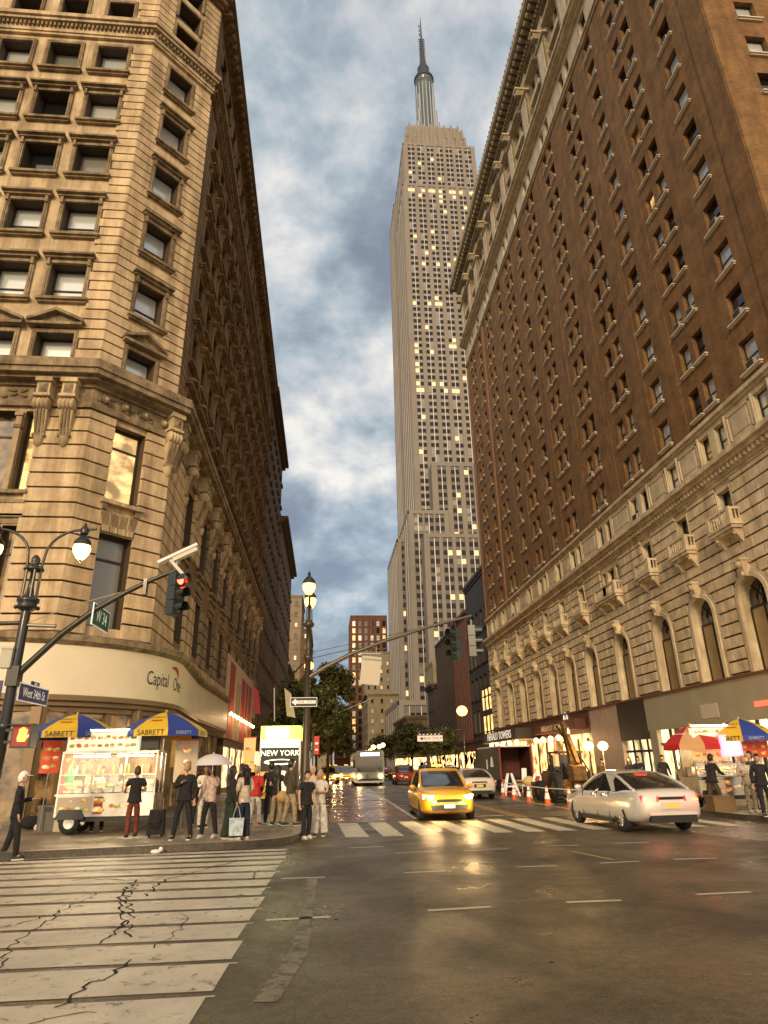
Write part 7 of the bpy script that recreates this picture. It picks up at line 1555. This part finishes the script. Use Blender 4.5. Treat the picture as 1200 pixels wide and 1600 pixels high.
poster('red picture panel under the blue parasol of the right cart', 14.15, 21.6, 1.7, 1.1, .75, .05, 3, 3, posterr)
poster('pale orange picture panel under the red parasol of the right cart', 12.6, 21.75, 1.65, 1.1, .4, .05, 4, 1, mat('panel_orange', (.6, .32, .12), .5, emit=.3, ecol=(1, .6, .25)))
t = thing('lit_screen', 'square screen glowing pink and white above the right food cart', 'screen', (13.35, 21.5, 1.75)); b = MB(); b.box(-.36, .36, 0, .08, 0, .68, mat('screen_pink', (.8, .2, .4), .4, emit=1.6, ecol=(1, .25, .4))); b.box(-.28, .28, -.01, 0, .08, .6, mat('screen_white', (.8, .85, 1), .4, emit=1.8, ecol=(.85, .9, 1))); b.build('panel', t); b = MB(); b.box(-.03, .03, .02, .06, -.2, 0, trimb); b.build('bracket', t)
t = thing('green_bag', 'bright green plastic bag hanging above the yellow-shirted vendor', 'bag', (-6.98, 19.75, 1.6)); b = MB(); b.ball((0, 0, 0), .15, mat('plastic_green', (.03, .45, .08), .35, emit=.15, ecol=(.1, 1, .2)), 10, (.9, .5, 1.3)); b.tube([(0, 0, .15), (.02, 0, .34)], [.03, .01], MATS['plastic_green'], 5); b.tube([(0, 0, -.1), (-.1, 0, -.2)], [.08, .03], MATS['plastic_green'], 6); b.build('bag_body', t)
t = thing('cool_box', 'grey plastic bin left of the burger poster', 'bin', (-7.75, 20.9, .15)); b = MB(); b.box(-.25, .25, -.22, .22, 0, .58, mat('bin_grey', (.12, .11, .09), .6), t=-.03); b.build('tub', t); b = MB(); b.box(-.3, .3, -.27, .27, .58, .66, MATS['bin_grey']); b.box(-.08, .08, -.29, -.27, .52, .62, trimb); b.build('lid', t)
t = thing('duffel_bag', 'black round bag lying on the pavement with a pale bundle beside it', 'bag', (-8.35, 21.1, .15), .3); b = MB(); b.ball((0, 0, .2), .22, black_c, 12, (1.5, .9, .8)); b.build('bag_body', t); b = MB(); b.tube([(-.15, 0, .34), (0, -.02, .46), (.15, 0, .34)], .012, black_c, 5); b.build('handle', t)
t = thing('cloth_bundle', 'pale crumpled bundle on the pavement right of the black round bag', 'bundle', (-7.98, 20.9, .15)); b = MB(); b.ball((0, 0, .12), .14, whit, 8, (1.1, .8, .8)); b.ball((.08, -.03, .25), .08, yellowp, 8); b.ball((-.1, 0, .08), .09, whit, 8); b.build('bundle', t)
t = thing('rolling_suitcase', 'black wheeled case standing at the right end of the left cart', 'case', (-4.15, 18.1, .15)); b = MB(); b.box(-.2, .2, -.13, .13, .06, .62, black_c, t=.03); b.ball((0, -.1, .35), .17, black_c, 8, (1, .5, 1.2)); b.build('case_body', t)
b = MB(); b.tube([(-.1, .1, .6), (-.1, .1, .85), (.1, .1, .85), (.1, .1, .6)], .01, grey, 5); b.build('handle', t)
for s in (-1, 1): b = MB(); b.lathe([(.001, -.02), (.05, -.02), (.05, .02), (.001, .02)], (s * .15, 0, .05), rubber, 8, 'x'); b.build('wheel', t)
t = thing('cardboard_crate', 'brown crate under the right food cart beside the cream jacket', 'crate', (12.62, 21.3, .15)); b = MB(); b.box(-.5, .2, -.25, .25, 0, .42, mat('carton', (.18, .11, .05), .8)); b.box(-.52, .22, -.27, .27, .42, .45, MATS['carton']); b.build('crate', t)
# the lit kiosk
KS = thing('kiosk', 'tall food kiosk with a glowing yellow-green top and NEW YORK lettering', 'kiosk', (-1.66, 25.6, .15)); lime_l = mat('kiosk_lime_lit', (.6, .8, .1), .4, emit=1.0, ecol=(.85, .95, .12)); wl_ = mat('kiosk_white_lit', (.9, .9, .7), .4, emit=1.3, ecol=(1, .96, .66))
b = MB(); b.box(-.7, .7, 0, 1.8, .0, 2.9, mat('kiosk_black', (.02, .018, .015), .4)); b.build('body', KS); b = MB(); b.box(-.74, .74, -.04, 1.84, 2.5, 2.98, lime_l); b.box(-.55, .3, -.06, -.04, 2.55, 2.93, wl_); b.build('roof_sign', KS)
b = MB(); b.box(-.7, .7, -.03, .0, 2.22, 2.5, wl_); text_geo('HOT FOOD', .16, b, T(0, -.035, 2.36), trimb, .002, 1.2); text_geo('NEW YORK', .27, b, T(0, -.03, 2.02), wl_, .004, 1.0)
b.lathe([(.0, 0), (1, 0)], (0, 0, 0), trimb, 4, 'y') if False else None; b.build('lettering', KS)
b = MB(); b.add([(.58 * cos(a), -.02, 1.72 + .1 * sin(a)) for a in [2 * pi * k_ / 24 for k_ in range(24)]], [tuple(range(24))], wl_); b.add([(.45 * cos(a), -.028, 1.73 + .06 * sin(a)) for a in [2 * pi * k_ / 24 for k_ in range(24)]], [tuple(range(24))], trimb); b.add([(.3 * cos(a) + .12, -.03, 1.05 + .38 * sin(a)) for a in [2 * pi * k_ / 24 for k_ in range(24)]], [tuple(range(24))], mat('emblem_pale', (.7, .62, .5), .5, emit=.4, ecol=(1, .85, .6))); b.build('emblem', KS)
b = MB(); 
for s in (-.72, .72): b = MB(); b.box(s - .03, s + .03, -.06, .0, 0, 2.5, chrome); b.build('corner_trim', KS)
b = MB(); b.box(-.75, -.3, -.03, 0, .5, 1.4, FOOD[0]); dishes(b, -.75, -.3, .5, 1.4, -.04, 1, 3, .12); b.build('food_picture', KS)
plight('kiosk_light', (-1.8, 25.0, 3.1), 40, (.9, 1, .5), .3)
# yellow strip lights beyond the kiosk
t = thing('light_banner', 'tall pale yellow lit banner right behind the centre lamp post', 'banner', (-.72, 26.5, .15)); b = MB(); b.box(-.1, .14, -.04, .04, .7, 2.1, mat('banner_lit_yellow', (.8, .6, .25), .5, emit=.9, ecol=(1, .72, .3))); b.box(-.12, .16, -.06, .06, 0, .7, trimb); b.build('panel', t)
t = thing('awning_flag', 'two slim red and white flags on poles above the kiosk', 'flag', (-4.2, 40, 4.2)); b = MB(); b.tube([(0, 0, 0), (-.2, 0, 2.4)], .03, grey, 5); b.tube([(1.2, 0, 0), (1.1, 0, 1.9)], .03, lw_, 5); b.build('pole', t); b = MB(); b.quad((-.02, 0, .5), (.35, .1, .4), (.2, .1, 1.7), (-.15, 0, 2.1), mat('flag_red', (.5, .04, .05), .6)); b.quad((1.9, 0, .3), (2.4, .4, .2), (2.1, .3, 1.6), (1.7, 0, 1.9), mat('flag_pale', (.75, .7, .45), .6)); b.build('flag_cloth', t)
# far crowds: small pedestrians along both pavements
far = random.Random(33)
for i in range(16):
    x = [-4.5, 13.2, -3.6, 15.4, -5.2, 17.0, -4.0, 14.1][i % 8] + far.uniform(-.4, .4); y = 44 + i * 5
    person(['pedestrian in dark clothes far down the pavement, number of steps beyond the last kiosk', 'small dark pedestrian on the far pavement'][0 if 0 else 1], x, y, far.uniform(0, 360), far.uniform(1.6, 1.8), [black_c, char_c, whit, brownc, redcl][i % 5], [black_c, dkblue, beige][i % 3], 'down', 'down', .08, .1, group='distant pedestrians on both pavements')
